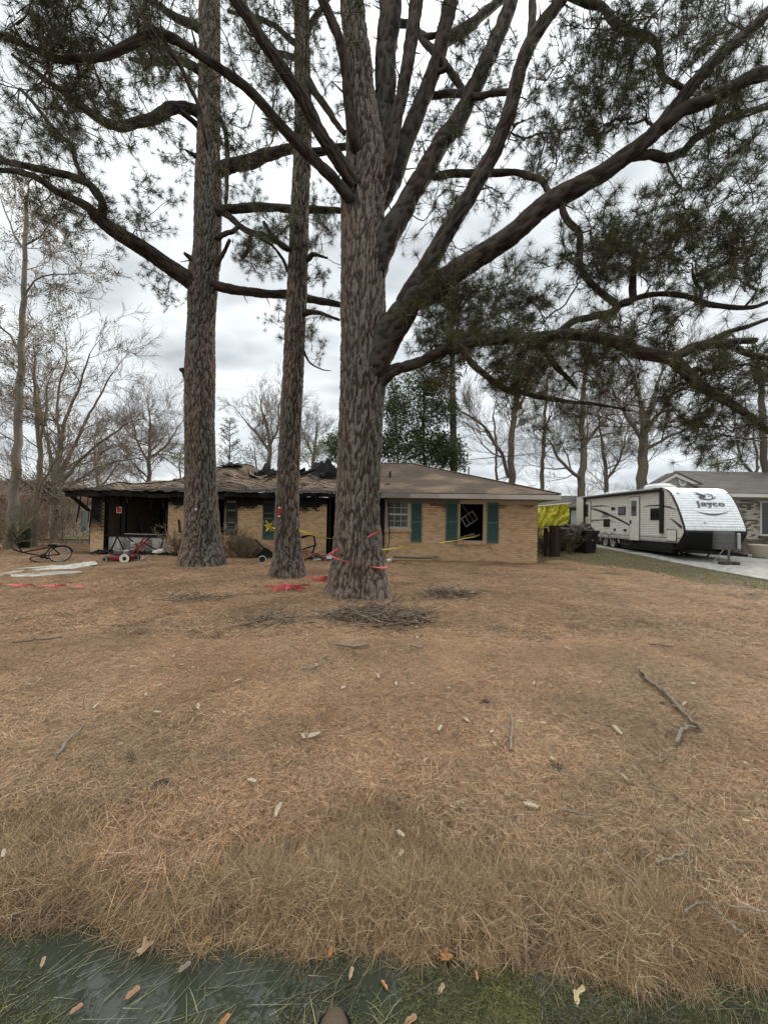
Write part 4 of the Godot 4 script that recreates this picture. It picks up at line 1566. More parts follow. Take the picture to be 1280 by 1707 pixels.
func shutter(px0: float, py0: float, px1: float, py1: float, o: Node3D, mat_: Material, c: Color, state: int) -> void:
	# a louvred shutter: stiles, three rails, slats; state 1 = charred, 2 = charred above and green at the foot
	var r := wrect(px0, py0, px1, py1)
	var s := Node3D.new()
	s.name = "shutter" if not o.has_node("shutter") else "shutter_%03d" % o.get_children().filter(func(q): return str(q.name).begins_with("shutter")).size()
	o.add_child(s, true)
	s.position = Vector3(r.position.x, r.position.y, 0.012)
	s.set_meta("label", ["green louvred shutter", "charred louvred shutter", "shutter burned black above its green foot"][state])
	var w := r.size.x
	var h := r.size.y
	var fr := MB.new()
	var cc := func(y: float) -> Color:
		if state == 1 or (state == 2 and y > h * 0.36):
			var k := nz.get_noise_2d(y * 300.0, px0 * 9.0)
			return Color(0.03, 0.032, 0.033) if k < 0.25 else Color(0.16, 0.18, 0.18)
		return c
	for x: float in [0.028, w - 0.028]:
		for k in 6:
			fr.col = cc.call(h * (k + 0.5) / 6)
			fr.box(Vector3(x, h * (k + 0.5) / 6, 0.018), Vector3(0.056, h / 6, 0.036))
	for y: float in [0.04, h * 0.5, h - 0.04]:
		fr.col = cc.call(y)
		fr.box(Vector3(w * 0.5, y, 0.017), Vector3(w - 0.112, 0.08, 0.034))
	part("frame", fr, mat_, s)
	var sl := MB.new()
	var y := 0.10
	while y < h - 0.09:
		if absf(y - h * 0.5) > 0.05:
			sl.col = cc.call(y) * rr(0.9, 1.05)
			if state == 0 or rng.randf() > 0.12 or y < h * 0.3:
				sl.box(Vector3(w * 0.5, y, 0.014), Vector3(w - 0.114, 0.04, 0.008), Basis(Vector3.RIGHT, -0.7 + (rr(-0.5, 0.5) if cc.call(y) != c else 0.0)))
		y += 0.034
	part("slats", sl, mat_, s).set_meta("kind", "stuff")
	var bk := MB.new()
	bk.col = cc.call(h * 0.7) * 0.8
	bk.box(Vector3(w * 0.5, h * 0.5, 0.004), Vector3(w - 0.11, h - 0.02, 0.004))
	part("backing", bk, mat_, s)

func frame_of(r: Rect2, w: float, z0: float, z1: float, c: Color) -> MB:
	var mb := MB.new()
	mb.col = c
	mb.span(Vector3(r.position.x, r.position.y, z0), Vector3(r.position.x + w, r.end.y, z1))
	mb.span(Vector3(r.end.x - w, r.position.y, z0), Vector3(r.end.x, r.end.y, z1))
	mb.span(Vector3(r.position.x + w, r.position.y, z0), Vector3(r.end.x - w, r.position.y + w, z1))
	mb.span(Vector3(r.position.x + w, r.end.y - w, z0), Vector3(r.end.x - w, r.end.y, z1))
	return mb

func sub(called: String, o: Node3D) -> Node3D:
	var s := Node3D.new()
	var n := o.get_children().filter(func(q): return str(q.name).begins_with(called)).size()
	s.name = called if n == 0 else "%s_%03d" % [called, n]
	o.add_child(s, true)
	return s

func house() -> void:
	rng.seed = 600
	var a := G(895, 940)
	var l := G(150, 920)
	var x := (a - l).normalized()
	HW = (a - l).length()
	HX = Transform3D(Basis(x, Vector3.UP, x.cross(Vector3.UP)), a)
	var o := thing("burned_house", "tan brick ranch house gutted by fire with its left roof collapsed", "house", HX)
	var big := wrect(172, 815, 282, 930)
	var w1 := wrect(332, 834, 376, 891)
	var w2 := wrect(459, 834, 500, 881)
	var door := wrect(543, 815, 633, 935)
	var w3 := wrect(641.5, 832.5, 684, 882)
	var w4 := wrect(764, 836, 808, 903)
	for q in [big, door]:
		pass
	big = Rect2(big.position.x, 0.06, big.size.x, WALL - 0.02 - 0.06)
	door = Rect2(door.position.x, 0.06, door.size.x, WALL - 0.02 - 0.06)
	w1 = Rect2(w1.position.x, w1.position.y, w1.size.x, WALL - 0.06 - w1.position.y)
	w2 = Rect2(w2.position.x, w2.position.y, w2.size.x, WALL - 0.06 - w2.position.y)
	var holes := [big, w1, w2, door, w3, w4]
	# walls: a mortar backing and bricks that stand 8 mm proud of it
	var fw := MB.new()
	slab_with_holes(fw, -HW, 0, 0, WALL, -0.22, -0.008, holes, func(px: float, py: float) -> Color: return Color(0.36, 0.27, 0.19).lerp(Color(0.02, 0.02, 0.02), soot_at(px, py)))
	var front := part("front_wall", fw, M.mortar, o)
	var shared := []
	for k in 8:
		var bm := MB.new()
		bm.col = brick_tone(k)
		bm.quad(Vector3(0, 0, 0), Vector3(1, 0, 0), Vector3(1, 1, 0), Vector3(0, 1, 0))
		bm.quad(Vector3(0, 1, 0), Vector3(1, 1, 0), Vector3(1, 1, -1), Vector3(0, 1, -1))
		bm.quad(Vector3(0, 0, -1), Vector3(1, 0, -1), Vector3(1, 0, 0), Vector3(0, 0, 0))
		bm.quad(Vector3(0, 0, -1), Vector3(0, 0, 0), Vector3(0, 1, 0), Vector3(0, 1, -1))
		bm.quad(Vector3(1, 0, 0), Vector3(1, 0, -1), Vector3(1, 1, -1), Vector3(1, 1, 0))
		shared.append(bm.mesh(M.brick))
	var rest := MB.new()
	var made := [0]
	brick_runs(-HW, 0.0, 0.0, WALL, holes, func(x0: float, x1: float, y0: float, y1: float) -> void:
		var k := rng.randi() % 8
		var pr := rr(-0.0015, 0.0025)
		if x0 > -1.95 and y1 < 2.2 and made[0] < 296:
			made[0] += 1
			var b := MeshInstance3D.new()
			b.name = "brick" if made[0] == 1 else "brick_%03d" % (made[0] - 1)
			b.mesh = shared[k]
			b.transform = Transform3D(Basis.from_scale(Vector3(x1 - x0, y1 - y0, 0.009 + pr)), Vector3(x0, y0, pr))
			front.add_child(b, true)
			return
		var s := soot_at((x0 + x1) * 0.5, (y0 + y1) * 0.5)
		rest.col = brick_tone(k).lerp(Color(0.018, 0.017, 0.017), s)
		rest.quad(Vector3(x0, y0, pr), Vector3(x1, y0, pr), Vector3(x1, y1, pr), Vector3(x0, y1, pr))
		rest.quad(Vector3(x0, y1, pr), Vector3(x1, y1, pr), Vector3(x1, y1, -0.009), Vector3(x0, y1, -0.009))
		rest.quad(Vector3(x0, y0, -0.009), Vector3(x1, y0, -0.009), Vector3(x1, y0, pr), Vector3(x0, y0, pr))
		rest.quad(Vector3(x0, y0, -0.009), Vector3(x0, y0, pr), Vector3(x0, y1, pr), Vector3(x0, y1, -0.009))
		rest.quad(Vector3(x1, y0, pr), Vector3(x1, y0, -0.009), Vector3(x1, y1, -0.009), Vector3(x1, y1, pr)))
	part("bricks", rest, M.brick, front).set_meta("kind", "stuff")
	# the other walls, with bricks on the right end that shows from a step aside
	var depth := 10.0
	var ow := MB.new()
	ow.col = Color(0.36, 0.27, 0.19)
	ow.span(Vector3(-0.22, 0, -depth), Vector3(-0.008, WALL, -0.222))
	ow.span(Vector3(-HW + 0.003, 0, -depth), Vector3(-HW + 0.2, WALL, -0.222))
	ow.span(Vector3(-HW, 0, -depth - 0.2), Vector3(0, WALL, -depth - 0.002))
	var side := part("side_walls", ow, M.mortar, o)
	var eb := MB.new()
	brick_runs(-depth, 0.0, 0.0, WALL, [], func(x0: float, x1: float, y0: float, y1: float) -> void:
		eb.col = brick_tone(rng.randi() % 8)
		eb.box(Vector3(-0.004, (y0 + y1) * 0.5, (x0 + x1) * 0.5 - 0.012), Vector3(0.009, y1 - y0, x1 - x0)))
	part("bricks", eb, M.brick, side).set_meta("kind", "stuff")
	# inside: floor, burned ceiling and partitions, all black
	var inn := MB.new()
	inn.col = Color(1, 1, 1)
	inn.span(Vector3(-HW + 0.21, 0.0, -depth + 0.01), Vector3(-0.23, 0.05, -0.23))
	inn.span(Vector3(-HW + 0.21, 0.055, -4.4), Vector3(-0.23, WALL - 0.01, -4.25))
	for q: float in [door.position.x - 1.4, door.end.x + 0.08, w1.end.x + 1.3, big.end.x + 0.25, w3.end.x + 0.5]:
		inn.span(Vector3(q, 0.055, -4.24), Vector3(q + 0.12, WALL - 0.01, -0.25))
	inn.span(Vector3(-6.2, WALL + 0.005, -depth), Vector3(-0.02, WALL + 0.04, -0.01))
	inn.span(Vector3(-HW + 0.01, WALL + 0.005, -depth), Vector3(-6.21, WALL + 0.04, -0.02))
	part("charred_interior", inn, M.soot, o)
	var stud := MB.new()
	for i in 34:
		var sx := rr(big.position.x, big.end.x) if i < 20 else rr(w1.position.x, w2.end.x)
		var b := Vector3(sx, rr(0.05, 0.3), rr(-3.6, -0.5))
		stud.box(b + Vector3(0, rr(0.4, 1.1), 0), Vector3(0.04, rr(0.8, 2.2), 0.09), Basis.from_euler(Vector3(rr(-0.25, 0.25), rr(-1, 1), rr(-0.3, 0.3))))
	part("charred_studs", stud, M.charred, o).set_meta("kind", "stuff")
	# soffit, frieze board and fascia
	var xr := OVER
	var xl := -HW - OVER
	var sf := MB.new()
	sf.col = Color(0.36, 0.32, 0.25)
	sf.span(Vector3(-6.0, 2.475, 0.012), Vector3(xr - 0.02, 2.495, OVER - 0.02))
	sf.span(Vector3(0.012, 2.475, -depth), Vector3(xr - 0.02, 2.495, 0.010))
	part("soffit", sf, M.painted, o)
	var fz := MB.new()
	fz.col = Color(0.40, 0.34, 0.24)
	fz.span(Vector3(-3.0, 2.30, 0.004), Vector3(0.02, 2.472, 0.03))
	fz.col = Color(0.16, 0.13, 0.10)
	fz.span(Vector3(-5.9, 2.30, 0.004), Vector3(-3.002, 2.472, 0.03))
	part("frieze_board", fz, M.painted, o)
	for k in 6:
		var fm := MB.new()
		var x0 := lerpf(-6.1, xr, k / 6.0)
		var x1 := lerpf(-6.1, xr, (k + 1) / 6.0) - 0.006
		fm.col = [Color(0.22, 0.20, 0.19), Color(0.36, 0.33, 0.31), Color(0.46, 0.43, 0.40), Color(0.42, 0.38, 0.34), Color(0.50, 0.46, 0.42), Color(0.52, 0.48, 0.43)][k]
		fm.span(Vector3(x0, 2.475, OVER - 0.018), Vector3(x1, EAVE - 0.02, OVER + 0.006))
		part("fascia_board", fm, M.painted, o)
	var fs := MB.new()
	fs.col = Color(0.5, 0.46, 0.42)
	fs.span(Vector3(xr - 0.016, 2.475, -depth - OVER), Vector3(xr + 0.006, EAVE - 0.02, OVER - 0.02))
	part("side_fascia", fs, M.painted, o)
	# charred eave to the left: broken fascia boards, rafter tails and hanging strips
	var k0 := -6.12
	while k0 > xl + 0.4:
		var ln := rr(0.9, 2.4)
		var k1 := maxf(k0 - ln, xl)
		var cm := MB.new()
		var y0 := 2.40 + rr(-0.05, 0.06) - 0.10 * smoothstep(-9, -14, k0) * rng.randf()
		cm.box(Vector3((k0 + k1) * 0.5, y0 + 0.08, OVER - 0.06 + rr(-0.03, 0.02)), Vector3(k0 - k1 - 0.02, rr(0.13, 0.2), 0.035), Basis.from_euler(Vector3(rr(-0.2, 0.2), 0, rr(-0.035, 0.035))))
		part("charred_fascia", cm, M.charred, o)
		k0 = k1
	var rt := MB.new()
	var rx := -6.3
	while rx > -HW:
		rt.box(Vector3(rx, 2.46, 0.28), Vector3(0.045, 0.12, 0.62 + rr(-0.2, 0.1)), Basis.from_euler(Vector3(0.3, rr(-0.1, 0.1), 0)))
		if rng.randf() < 0.8:
			var hl := rr(0.1, 0.6)
			rt.box(Vector3(rx + rr(-0.2, 0.2), 2.42 - hl * 0.5, rr(0.1, 0.55)), Vector3(rr(0.02, 0.09), hl, 0.01), Basis.from_euler(Vector3(rr(-0.2, 0.2), rr(-1, 1), rr(-0.25, 0.25))))
		rx -= 0.6
	part("rafter_tails", rt, M.charred, o)
	# collapsed eave board at the left corner
	var cb := MB.new()
	var c0 := wl(106, 815, OVER)
	var c1 := wl(150, 852, 0.10)
	var mid := (c0 + c1) * 0.5
	cb.box(mid, Vector3((c1 - c0).length(), 0.15, 0.05), Basis(look((c1 - c0).normalized()).y, look((c1 - c0).normalized()).x, -look((c1 - c0).normalized()).z))
	var c2 := wl(131, 826, 0.35)
	cb.box((c2 + c0) * 0.5, Vector3((c2 - c0).length(), 0.06, 0.04), Basis(look((c2 - c0).normalized()).y, look((c2 - c0).normalized()).x, -look((c2 - c0).normalized()).z))
	for s: Array in [[136, 822, 128, 870], [149, 852, 143, 884], [152, 850, 150, 880]]:
		var d0 := wl(s[0], s[1], 0.3)
		var d1 := wl(s[2], s[3], 0.3)
		cb.tube(PackedVector3Array([d0, d0.lerp(d1, 0.5) + Vector3(0.05, 0, 0.03), d1]), PackedFloat32Array([0.02, 0.035, 0.025]), 5)
	part("hanging_eave", cb, M.charred, o)
	var tatter := MB.new()
	tatter.col = Color(0.10, 0.115, 0.11)
	var q0 := wl(143, 853, 0.25)
	for i in 5:
		var w := 0.13
		var p := q0 + Vector3(i * w * 0.7 - 0.2, 0, i * 0.04)
		tatter.quad(p + Vector3(0, -0.75 + rr(-0.2, 0.2), rr(-0.1, 0.1)), p + Vector3(w, -0.65 + rr(-0.2, 0.2), rr(-0.1, 0.1)), p + Vector3(w, 0, 0), p + Vector3(0, 0.05, 0))
	part("torn_sheeting", tatter, M.fabric, o)

	# the roof, course by course
	var h1a := slope_xt(424, 795)
	var h1b := slope_xt(462, 782)
	var h2a := slope_xt(500, 793)
	var h2b := slope_xt(566, 780)
	var open := func(px: float, t: float) -> bool:
		var j := nz.get_noise_2d(px * 60.0, t * 200.0)
		var e1 := pow((px - (h1a.x + h1b.x) * 0.5) / (absf(h1b.x - h1a.x) * 0.55), 2) + pow((t - 0.80) / 0.20, 2)
		var e2 := pow((px - (h2a.x + h2b.x) * 0.5) / (absf(h2b.x - h2a.x) * 0.55), 2) + pow((t - 0.92) / 0.20, 2)
		return e1 < 1.0 + j or e2 < 1.0 + j
	var slopes := [["front_slope", 0], ["right_hip", 1], ["left_hip", 2], ["back_slope", 3]]
	for sl: Array in slopes:
		var mb := MB.new()
		var rows := 40
		for r in rows:
			var t0 := float(r) / rows
			var t1 := float(r + 1) / rows + 0.004
			var lo: float
			var hi: float
			if sl[1] == 0 or sl[1] == 3:
				lo = xl + HALF * t0
				hi = xr - HALF * t0
			else:
				lo = -HALF + HALF * t0 * 1.0
				hi = HALF - HALF * t0
			var s := lo
			var off := rr(-0.15, 0.0)
			s += off
			while s < hi:
				var e := s + 0.305
				var s0 := maxf(s, lo)
				var e0 := minf(e, hi)
				s = e
				if e0 - s0 < 0.01:
					continue
				var m2 := (s0 + e0) * 0.5
				if sl[1] == 0 and open.call(m2, (t0 + t1) * 0.5):
					continue
				var st := nz.get_noise_2d(m2 * 20.0 + sl[1] * 300.0, t0 * 120.0)
				var st2 := nz.get_noise_2d(m2 * 5.0 + 90.0, t0 * 160.0)
				var straw := smoothstep(-0.05, 0.75, st + 0.45 * smoothstep(-4.5, -8, m2) + 0.3 * (0.5 - t0))
				mb.col = Color(0.155, 0.115, 0.088).lerp(Color(0.31, 0.222, 0.15), straw) * (rr(0.82, 1.16) + 0.25 * st2)
				if sl[1] == 0:
					var hk := exp(-pow((m2 - (h1a.x + h1b.x) * 0.5) / 1.5, 2) - pow((t0 - 0.85) / 0.3, 2)) + exp(-pow((m2 - (h2a.x + h2b.x) * 0.5) / 1.9, 2) - pow((t0 - 0.95) / 0.25, 2)) + 0.8 * smoothstep(0.16, 0.0, t0) * smoothstep(-6.0, -8.0, m2)
					mb.col = mb.col.lerp(Color(0.025, 0.022, 0.02), clampf((hk + 0.9 * st2 + 0.5 * st) * 0.9, 0.0, 0.92) if m2 < -5.5 else 0.0)
				if sl[1] == 0 and t0 < 0.03 and m2 < -6.2:
					mb.col = Color(0.05, 0.042, 0.037)
				var lift := 0.014
				var jag := 0.0
				if sl[1] == 0 and r == 0 and m2 < -6.0:
					jag = rr(-0.03, 0.012)
				var ps := []
				for c: Array in [[s0, t0 + jag, lift], [e0, t0 + jag, lift], [e0, t1, 0.001], [s0, t1, 0.001]]:
					var p := roof_point(c[0], c[1])
					if sl[1] == 1:
						p = Vector3(xr - HALF * c[1], EAVE + HALF * c[1] * RISE, -depth * 0.5 - c[0])
					elif sl[1] == 2:
						p = Vector3(xl + HALF * c[1], EAVE + HALF * c[1] * RISE - sag(xl + HALF * c[1], 1.0 - absf(c[0]) / HALF) * 0.9, -depth * 0.5 + c[0])
					elif sl[1] == 3:
						p = Vector3(c[0], EAVE + HALF * c[1] * RISE - sag(c[0], c[1]), -depth - OVER + HALF * c[1])
					p.y += c[2]
					ps.append(p)
				if sl[1] == 3:
					mb.quad(ps[1], ps[0], ps[3], ps[2])
				else:
					mb.quad(ps[0], ps[1], ps[2], ps[3])
					mb.quad(ps[0] - Vector3(0, lift, 0), ps[1] - Vector3(0, lift, 0), ps[1], ps[0])
		part(sl[0], mb, M.shingle, o).set_meta("kind", "stuff")
	# torn flaps of roofing beside the breaks
	var fl := MB.new()
	for f: Array in [[282, 792, 308, 783, 0.09], [262, 800, 272, 797, 0.05], [352, 786, 392, 775, 0.07], [440, 803, 463, 795, 0.1], [372, 790, 384, 787, 0.05], [640, 809, 652, 807, 0.04]]:
		var p0 := slope_xt(f[0], f[1])
		var p1 := slope_xt(f[2], f[3])
		fl.col = Color(0.29, 0.21, 0.145)
		for i in 6:
			var ta := lerpf(0, 1, i / 6.0)
			var tb := lerpf(0, 1, (i + 1) / 6.0)
			var qa := roof_point(lerpf(p0.x, p1.x, ta), lerpf(p0.y, p1.y, ta)) + Vector3(0, f[4] * sin(ta * PI) + 0.03, 0)
			var qb := roof_point(lerpf(p0.x, p1.x, tb), lerpf(p0.y, p1.y, tb)) + Vector3(0, f[4] * sin(tb * PI) + 0.03, 0)
			var back := Vector3(0, -0.02, -0.32)
			fl.quad(qa, qb, qb + back, qa + back)
	part("torn_roofing", fl, M.shingle, o)
	# ridge and hip caps
	var rc := MB.new()
	rc.col = Color(0.16, 0.12, 0.092)
	var pk := roof_point(xr - HALF, 1.0)
	for i in 22:
		var p0 := Vector3(xr, EAVE, OVER).lerp(pk, i / 22.0) + Vector3(0, 0.025, 0)
		var p1 := Vector3(xr, EAVE, OVER).lerp(pk, (i + 1.15) / 22.0) + Vector3(0, 0.018, 0)
		rc.bar(p0, p1, 0.035, 5)
	for i in 16:
		var xx := lerpf(xr - HALF, -7.2, i / 16.0)
		rc.bar(roof_point(xx, 1.0) + Vector3(0, 0.02, 0), roof_point(xx - 0.3, 1.0) + Vector3(0, 0.015, 0), 0.04, 5)
	for i in 20:
		var ta := i / 20.0
		var tb := (i + 1.1) / 20.0
		rc.bar(roof_point(xl + HALF * ta, ta) + Vector3(0, 0.02, 0), roof_point(xl + HALF * tb, tb) + Vector3(0, 0.02, 0), 0.035, 5)
	part("ridge_cap", rc, M.shingle, o).set_meta("kind", "stuff")
	var vp := MB.new()
	vp.col = Color(0.02, 0.02, 0.02)
	for s: Array in [[650, 796, 0.05, 0.28], [781, 790, 0.03, 0.22]]:
		var t := slope_xt(s[0], s[1])
		var p := roof_point(t.x, minf(t.y, 0.99))
		vp.bar(p - Vector3(0, 0.05, 0), p + Vector3(0, s[3], 0), s[2], 8)
	part("vent_pipe", vp, M.painted, o)
	# what shows through the holes: charred rafters and crumpled sheets pushed up
	var ra := MB.new()
	for i in 44:
		var px := rr(405, 572)
		var t := slope_xt(px, rr(778, 800))
		var p := roof_point(t.x, clampf(t.y, 0.55, 1.0)) + Vector3(0, rr(-0.25, 0.2), 0)
		ra.box(p, Vector3(0.05, rr(0.1, 0.16), rr(0.5, 1.5)), Basis.from_euler(Vector3(rr(-0.4, 0.6), rr(-1.4, 1.4), rr(-0.5, 0.5))))
	for s: Array in [[445, 771, 0.32], [437, 774, 0.2], [506, 771, 0.35], [514, 774, 0.25], [431, 775, 0.2], [470, 776, 0.4], [488, 779, 0.3], [524, 768, 0.4], [556, 766, 0.3], [418, 772, 0.25], [398, 769, 0.2]]:
		var p := wl(s[0], s[1] + 14, -4.6)
		ra.box(p, Vector3(0.05, s[2], 0.04), Basis.from_euler(Vector3(rr(-0.3, 0.3), 0, rr(-0.35, 0.35))))
	part("charred_rafters", ra, M.charred, o)
	var heaps := [[541, 786, 34, 16, 0.3], [449, 787, 16, 13, 0.2], [516, 792, 20, 8, 0.2], [480, 788, 24, 7, 0.2], [392, 776, 16, 4, 0.2]]
	var cr := MB.new()
	for hp: Array in heaps:
		var ctr := wl(hp[0], hp[1], -4.3)
		var ex := absf(wl(hp[0] + hp[2], hp[1], -4.3).x - ctr.x)
		var ey := absf(wl(hp[0], hp[1] - hp[3], -4.3).y - ctr.y)
		var g := 12
		var grid := []
		for j in g + 1:
			for i in g + 1:
				var fx := float(i) / g * 2 - 1
				var fv := float(j) / g * 2 - 1
				var n := nz.get_noise_3d(fx * 70 + hp[0], fv * 70, 4) + 0.6 * nz.get_noise_3d(fx * 200 + hp[0], fv * 200, 9)
				var hgt := (1.0 - fx * fx) * (1.0 - fv * fv)
				grid.append(ctr + Vector3(fx * ex, ey * (1.6 * hgt - 0.8 + 0.9 * n), fv * 0.8))
		for j in g:
			for i in g:
				cr.col = Color(1, 1, 1)
				if nz.get_noise_2d(i * 31.0 + hp[0], j * 31.0) > 0.22:
					cr.col = Color(9, 7, 5) if hp[0] > 530 else Color(16, 14.5, 13)
				cr.quad(grid[j * (g + 1) + i], grid[(j + 1) * (g + 1) + i], grid[(j + 1) * (g + 1) + i + 1], grid[j * (g + 1) + i + 1])
	part("crumpled_roofing", cr, M.charred, o)

	# the wide burned opening at the left: posts, beam, scorched board panel
	var fpost := MB.new()
	for s: Array in [[174.5, 0.10], [206.5, 0.09], [281, 0.06], [199, 0.05]]:
		var p := wl(s[0], 890, -0.2)
		fpost.span(Vector3(p.x - s[1], 0.05, -0.27), Vector3(p.x + s[1], WALL - 0.03, -0.16))
	var sb := wl(200, 892, -0.2)
	fpost.span(Vector3(big.position.x + 0.02, sb.y - 0.06, -0.155), Vector3(big.end.x - 0.02, sb.y + 0.05, -0.08))
	part("charred_frame", fpost, M.charred, o)
	var pn := sub("scorched_panel", o)
	var pb := big.position.x + 0.13
	var kk := 0
	while pb < big.end.x - 0.08:
		var pw := rr(0.14, 0.2)
		var bd := MB.new()
		var burn := nz.get_noise_2d(pb * 60.0, 31.0) + 0.7 * smoothstep(-14.9, -13.9, pb)
		bd.col = Color(0.36, 0.33, 0.31).lerp(Color(0.03, 0.03, 0.03), clampf(burn * 1.3 + 0.1, 0, 1))
		bd.span(Vector3(pb, 0.05, -0.15), Vector3(pb + pw - 0.008, (sb.y - 0.07) * 0.5 + rr(-0.15, 0.2), -0.125 + rr(-0.006, 0.006)))
		bd.col = Color(0.44, 0.42, 0.41).lerp(Color(0.03, 0.03, 0.03), clampf(burn * 1.3 - 0.1 + rr(-0.2, 0.2), 0, 1))
		bd.span(Vector3(pb, 0.05, -0.17), Vector3(pb + pw - 0.008, sb.y - 0.065, -0.132 + rr(-0.006, 0.002)))
		part("board", bd, M.painted, pn)
		pb += pw
		kk += 1
	var beam := MB.new()
	beam.col = Color(0.30, 0.29, 0.285)
	beam.span(Vector3(wl(206, 890).x, sb.y + 0.052, -0.15), Vector3(big.end.x - 0.05, sb.y + 0.085, -0.075))
	part("sill", beam, M.painted, o)

	# shutters
	var green := Color(0.062, 0.118, 0.108)
	shutter(376.5, 835, 396.5, 892, o, M.painted, green, 1)
	shutter(438, 835, 458, 898, o, M.painted, green, 2)
	shutter(684.5, 837, 703.5, 903, o, M.painted, green, 0)
	shutter(742.5, 837, 763, 903, o, M.painted, green, 0)
	shutter(811, 838, 831, 905, o, M.painted, green, 0)
	# window beside the door, double hung with muntins
	var win := sub("window", o)
	var cream := Color(0.44, 0.41, 0.36)
	part("frame", frame_of(w3, 0.07, -0.15, 0.012, cream), M.painted, win)
	var inner := w3.grow(-0.07)
	var halfh := inner.size.y * 0.5
	for k in 2:
		var r := Rect2(inner.position.x, inner.position.y + halfh * k, inner.size.x, halfh)
		var sash := frame_of(r, 0.038, -0.10 - 0.03 * k, -0.06 - 0.03 * k, cream * 1.1)
		for i in 2:
			var mx := r.position.x + 0.038 + (r.size.x - 0.076) * (i + 1) / 3.0
			sash.span(Vector3(mx - 0.01, r.position.y + 0.038, -0.095 - 0.03 * k), Vector3(mx + 0.01, r.end.y - 0.038, -0.07 - 0.03 * k))
		var my := r.get_center().y
		for i in 3:
			var m0 := r.position.x + 0.038 + (r.size.x - 0.076) * i / 3.0 + (0.01 if i > 0 else 0.0)
			var m1 := r.position.x + 0.038 + (r.size.x - 0.076) * (i + 1) / 3.0 - (0.01 if i < 2 else 0.0)
			sash.span(Vector3(m0, my - 0.01, -0.094 - 0.03 * k), Vector3(m1, my + 0.01, -0.071 - 0.03 * k))
		part("sash", sash, M.painted, win)
		var gl := MB.new()
		gl.col = Color(1, 1, 1)
		gl.quad(Vector3(r.position.x + 0.03, r.position.y + 0.03, -0.084 - 0.03 * k), Vector3(r.end.x - 0.03, r.position.y + 0.03, -0.084 - 0.03 * k), Vector3(r.end.x - 0.03, r.end.y - 0.03, -0.084 - 0.03 * k), Vector3(r.position.x + 0.03, r.end.y - 0.03, -0.084 - 0.03 * k))
		part("pane", gl, M.glass, win)
	# window without glass
	var win2 := sub("window", o)
	win2.set_meta("label", "broken out window with only its frame left")
	part("frame", frame_of(w4, 0.055, -0.16, 0.014, Color(0.36, 0.34, 0.30)), M.painted, win2)
	var win3 := sub("window", o)
	win3.set_meta("label", "burned out window with charred frame")
	part("frame", frame_of(w1, 0.05, -0.16, 0.006, Color(0.03, 0.03, 0.03)), M.painted, win3)
	var win4 := sub("window", o)
	win4.set_meta("label", "burned out window behind the slender pine")
	part("frame", frame_of(w2, 0.05, -0.16, 0.006, Color(0.035, 0.033, 0.032)), M.painted, win4)
	for w: Rect2 in [w3, w4]:        # brick rowlock sills
		var sm := MB.new()
		var sx := w.position.x - 0.05
		while sx < w.end.x + 0.05:
			sm.col = brick_tone(rng.randi() % 8)
			sm.box(Vector3(sx + 0.033, w.position.y - 0.048, 0.02), Vector3(0.066, 0.092, 0.13), Basis.from_euler(Vector3(0.16, 0, 0)))
			sx += 0.076
		part("sill", sm, M.brick, o)
	# porch post, hanging cable and downpipe beside the doorway
	var dp := MB.new()
	dp.col = Color(0.5, 0.5, 0.56)
	var d0 := wl(636.5, 928, 0.05)
	dp.span(Vector3(d0.x - 0.10, 0.06, 0.01), Vector3(d0.x + 0.07, WALL + 0.02, 0.12))
	part("charred_post", dp, M.charred, o)
	var cbp := PackedVector3Array()
	var cbr := PackedFloat32Array()
	for s: Array in [[641, 830], [645, 833], [647, 845], [648, 870], [649, 890], [647.5, 910], [645, 922]]:
		cbp.push_back(wl(s[0], s[1], 0.16))
		cbr.push_back(0.022)
	var cab := MB.new()
	cab.tube(cbp, cbr, 5)
	part("hanging_cable", cab, M.black_plastic, o)
	# door inside the dark recess, half burned
	var dm := MB.new()
	dm.span(Vector3(door.position.x + 0.06, 0.06, -0.2), Vector3(door.position.x + 0.16, WALL - 0.05, -0.06))
	dm.span(Vector3(door.end.x - 0.9, 0.06, -1.1), Vector3(door.end.x - 0.82, WALL - 0.2, -0.2))
	part("door_frame", dm, M.charred, o)
	var slab := MB.new()
	slab.col = Color(0.3, 0.29, 0.27)
	slab.span(Vector3(door.position.x - 0.1, 0.0, 0.015), Vector3(door.end.x + 0.3, 0.055, 1.1))
	part("door_step", slab, M.concrete, o)
	# a wall light burned beside the left window, and its conduit
	var lt := MB.new()
	var lp := wl(311, 853, 0.05)
	lt.cbox(lp, Vector3(0.14, 0.26, 0.12), 0.03)
	part("charred_wall_lamp", lt, M.charred, o)
	# things that stand in or lean on the house
	_house_debris(big, w4)

func _ht(p: Vector3, e := Vector3.ZERO) -> Transform3D:
	return HX * Transform3D(Basis.from_euler(e), p)

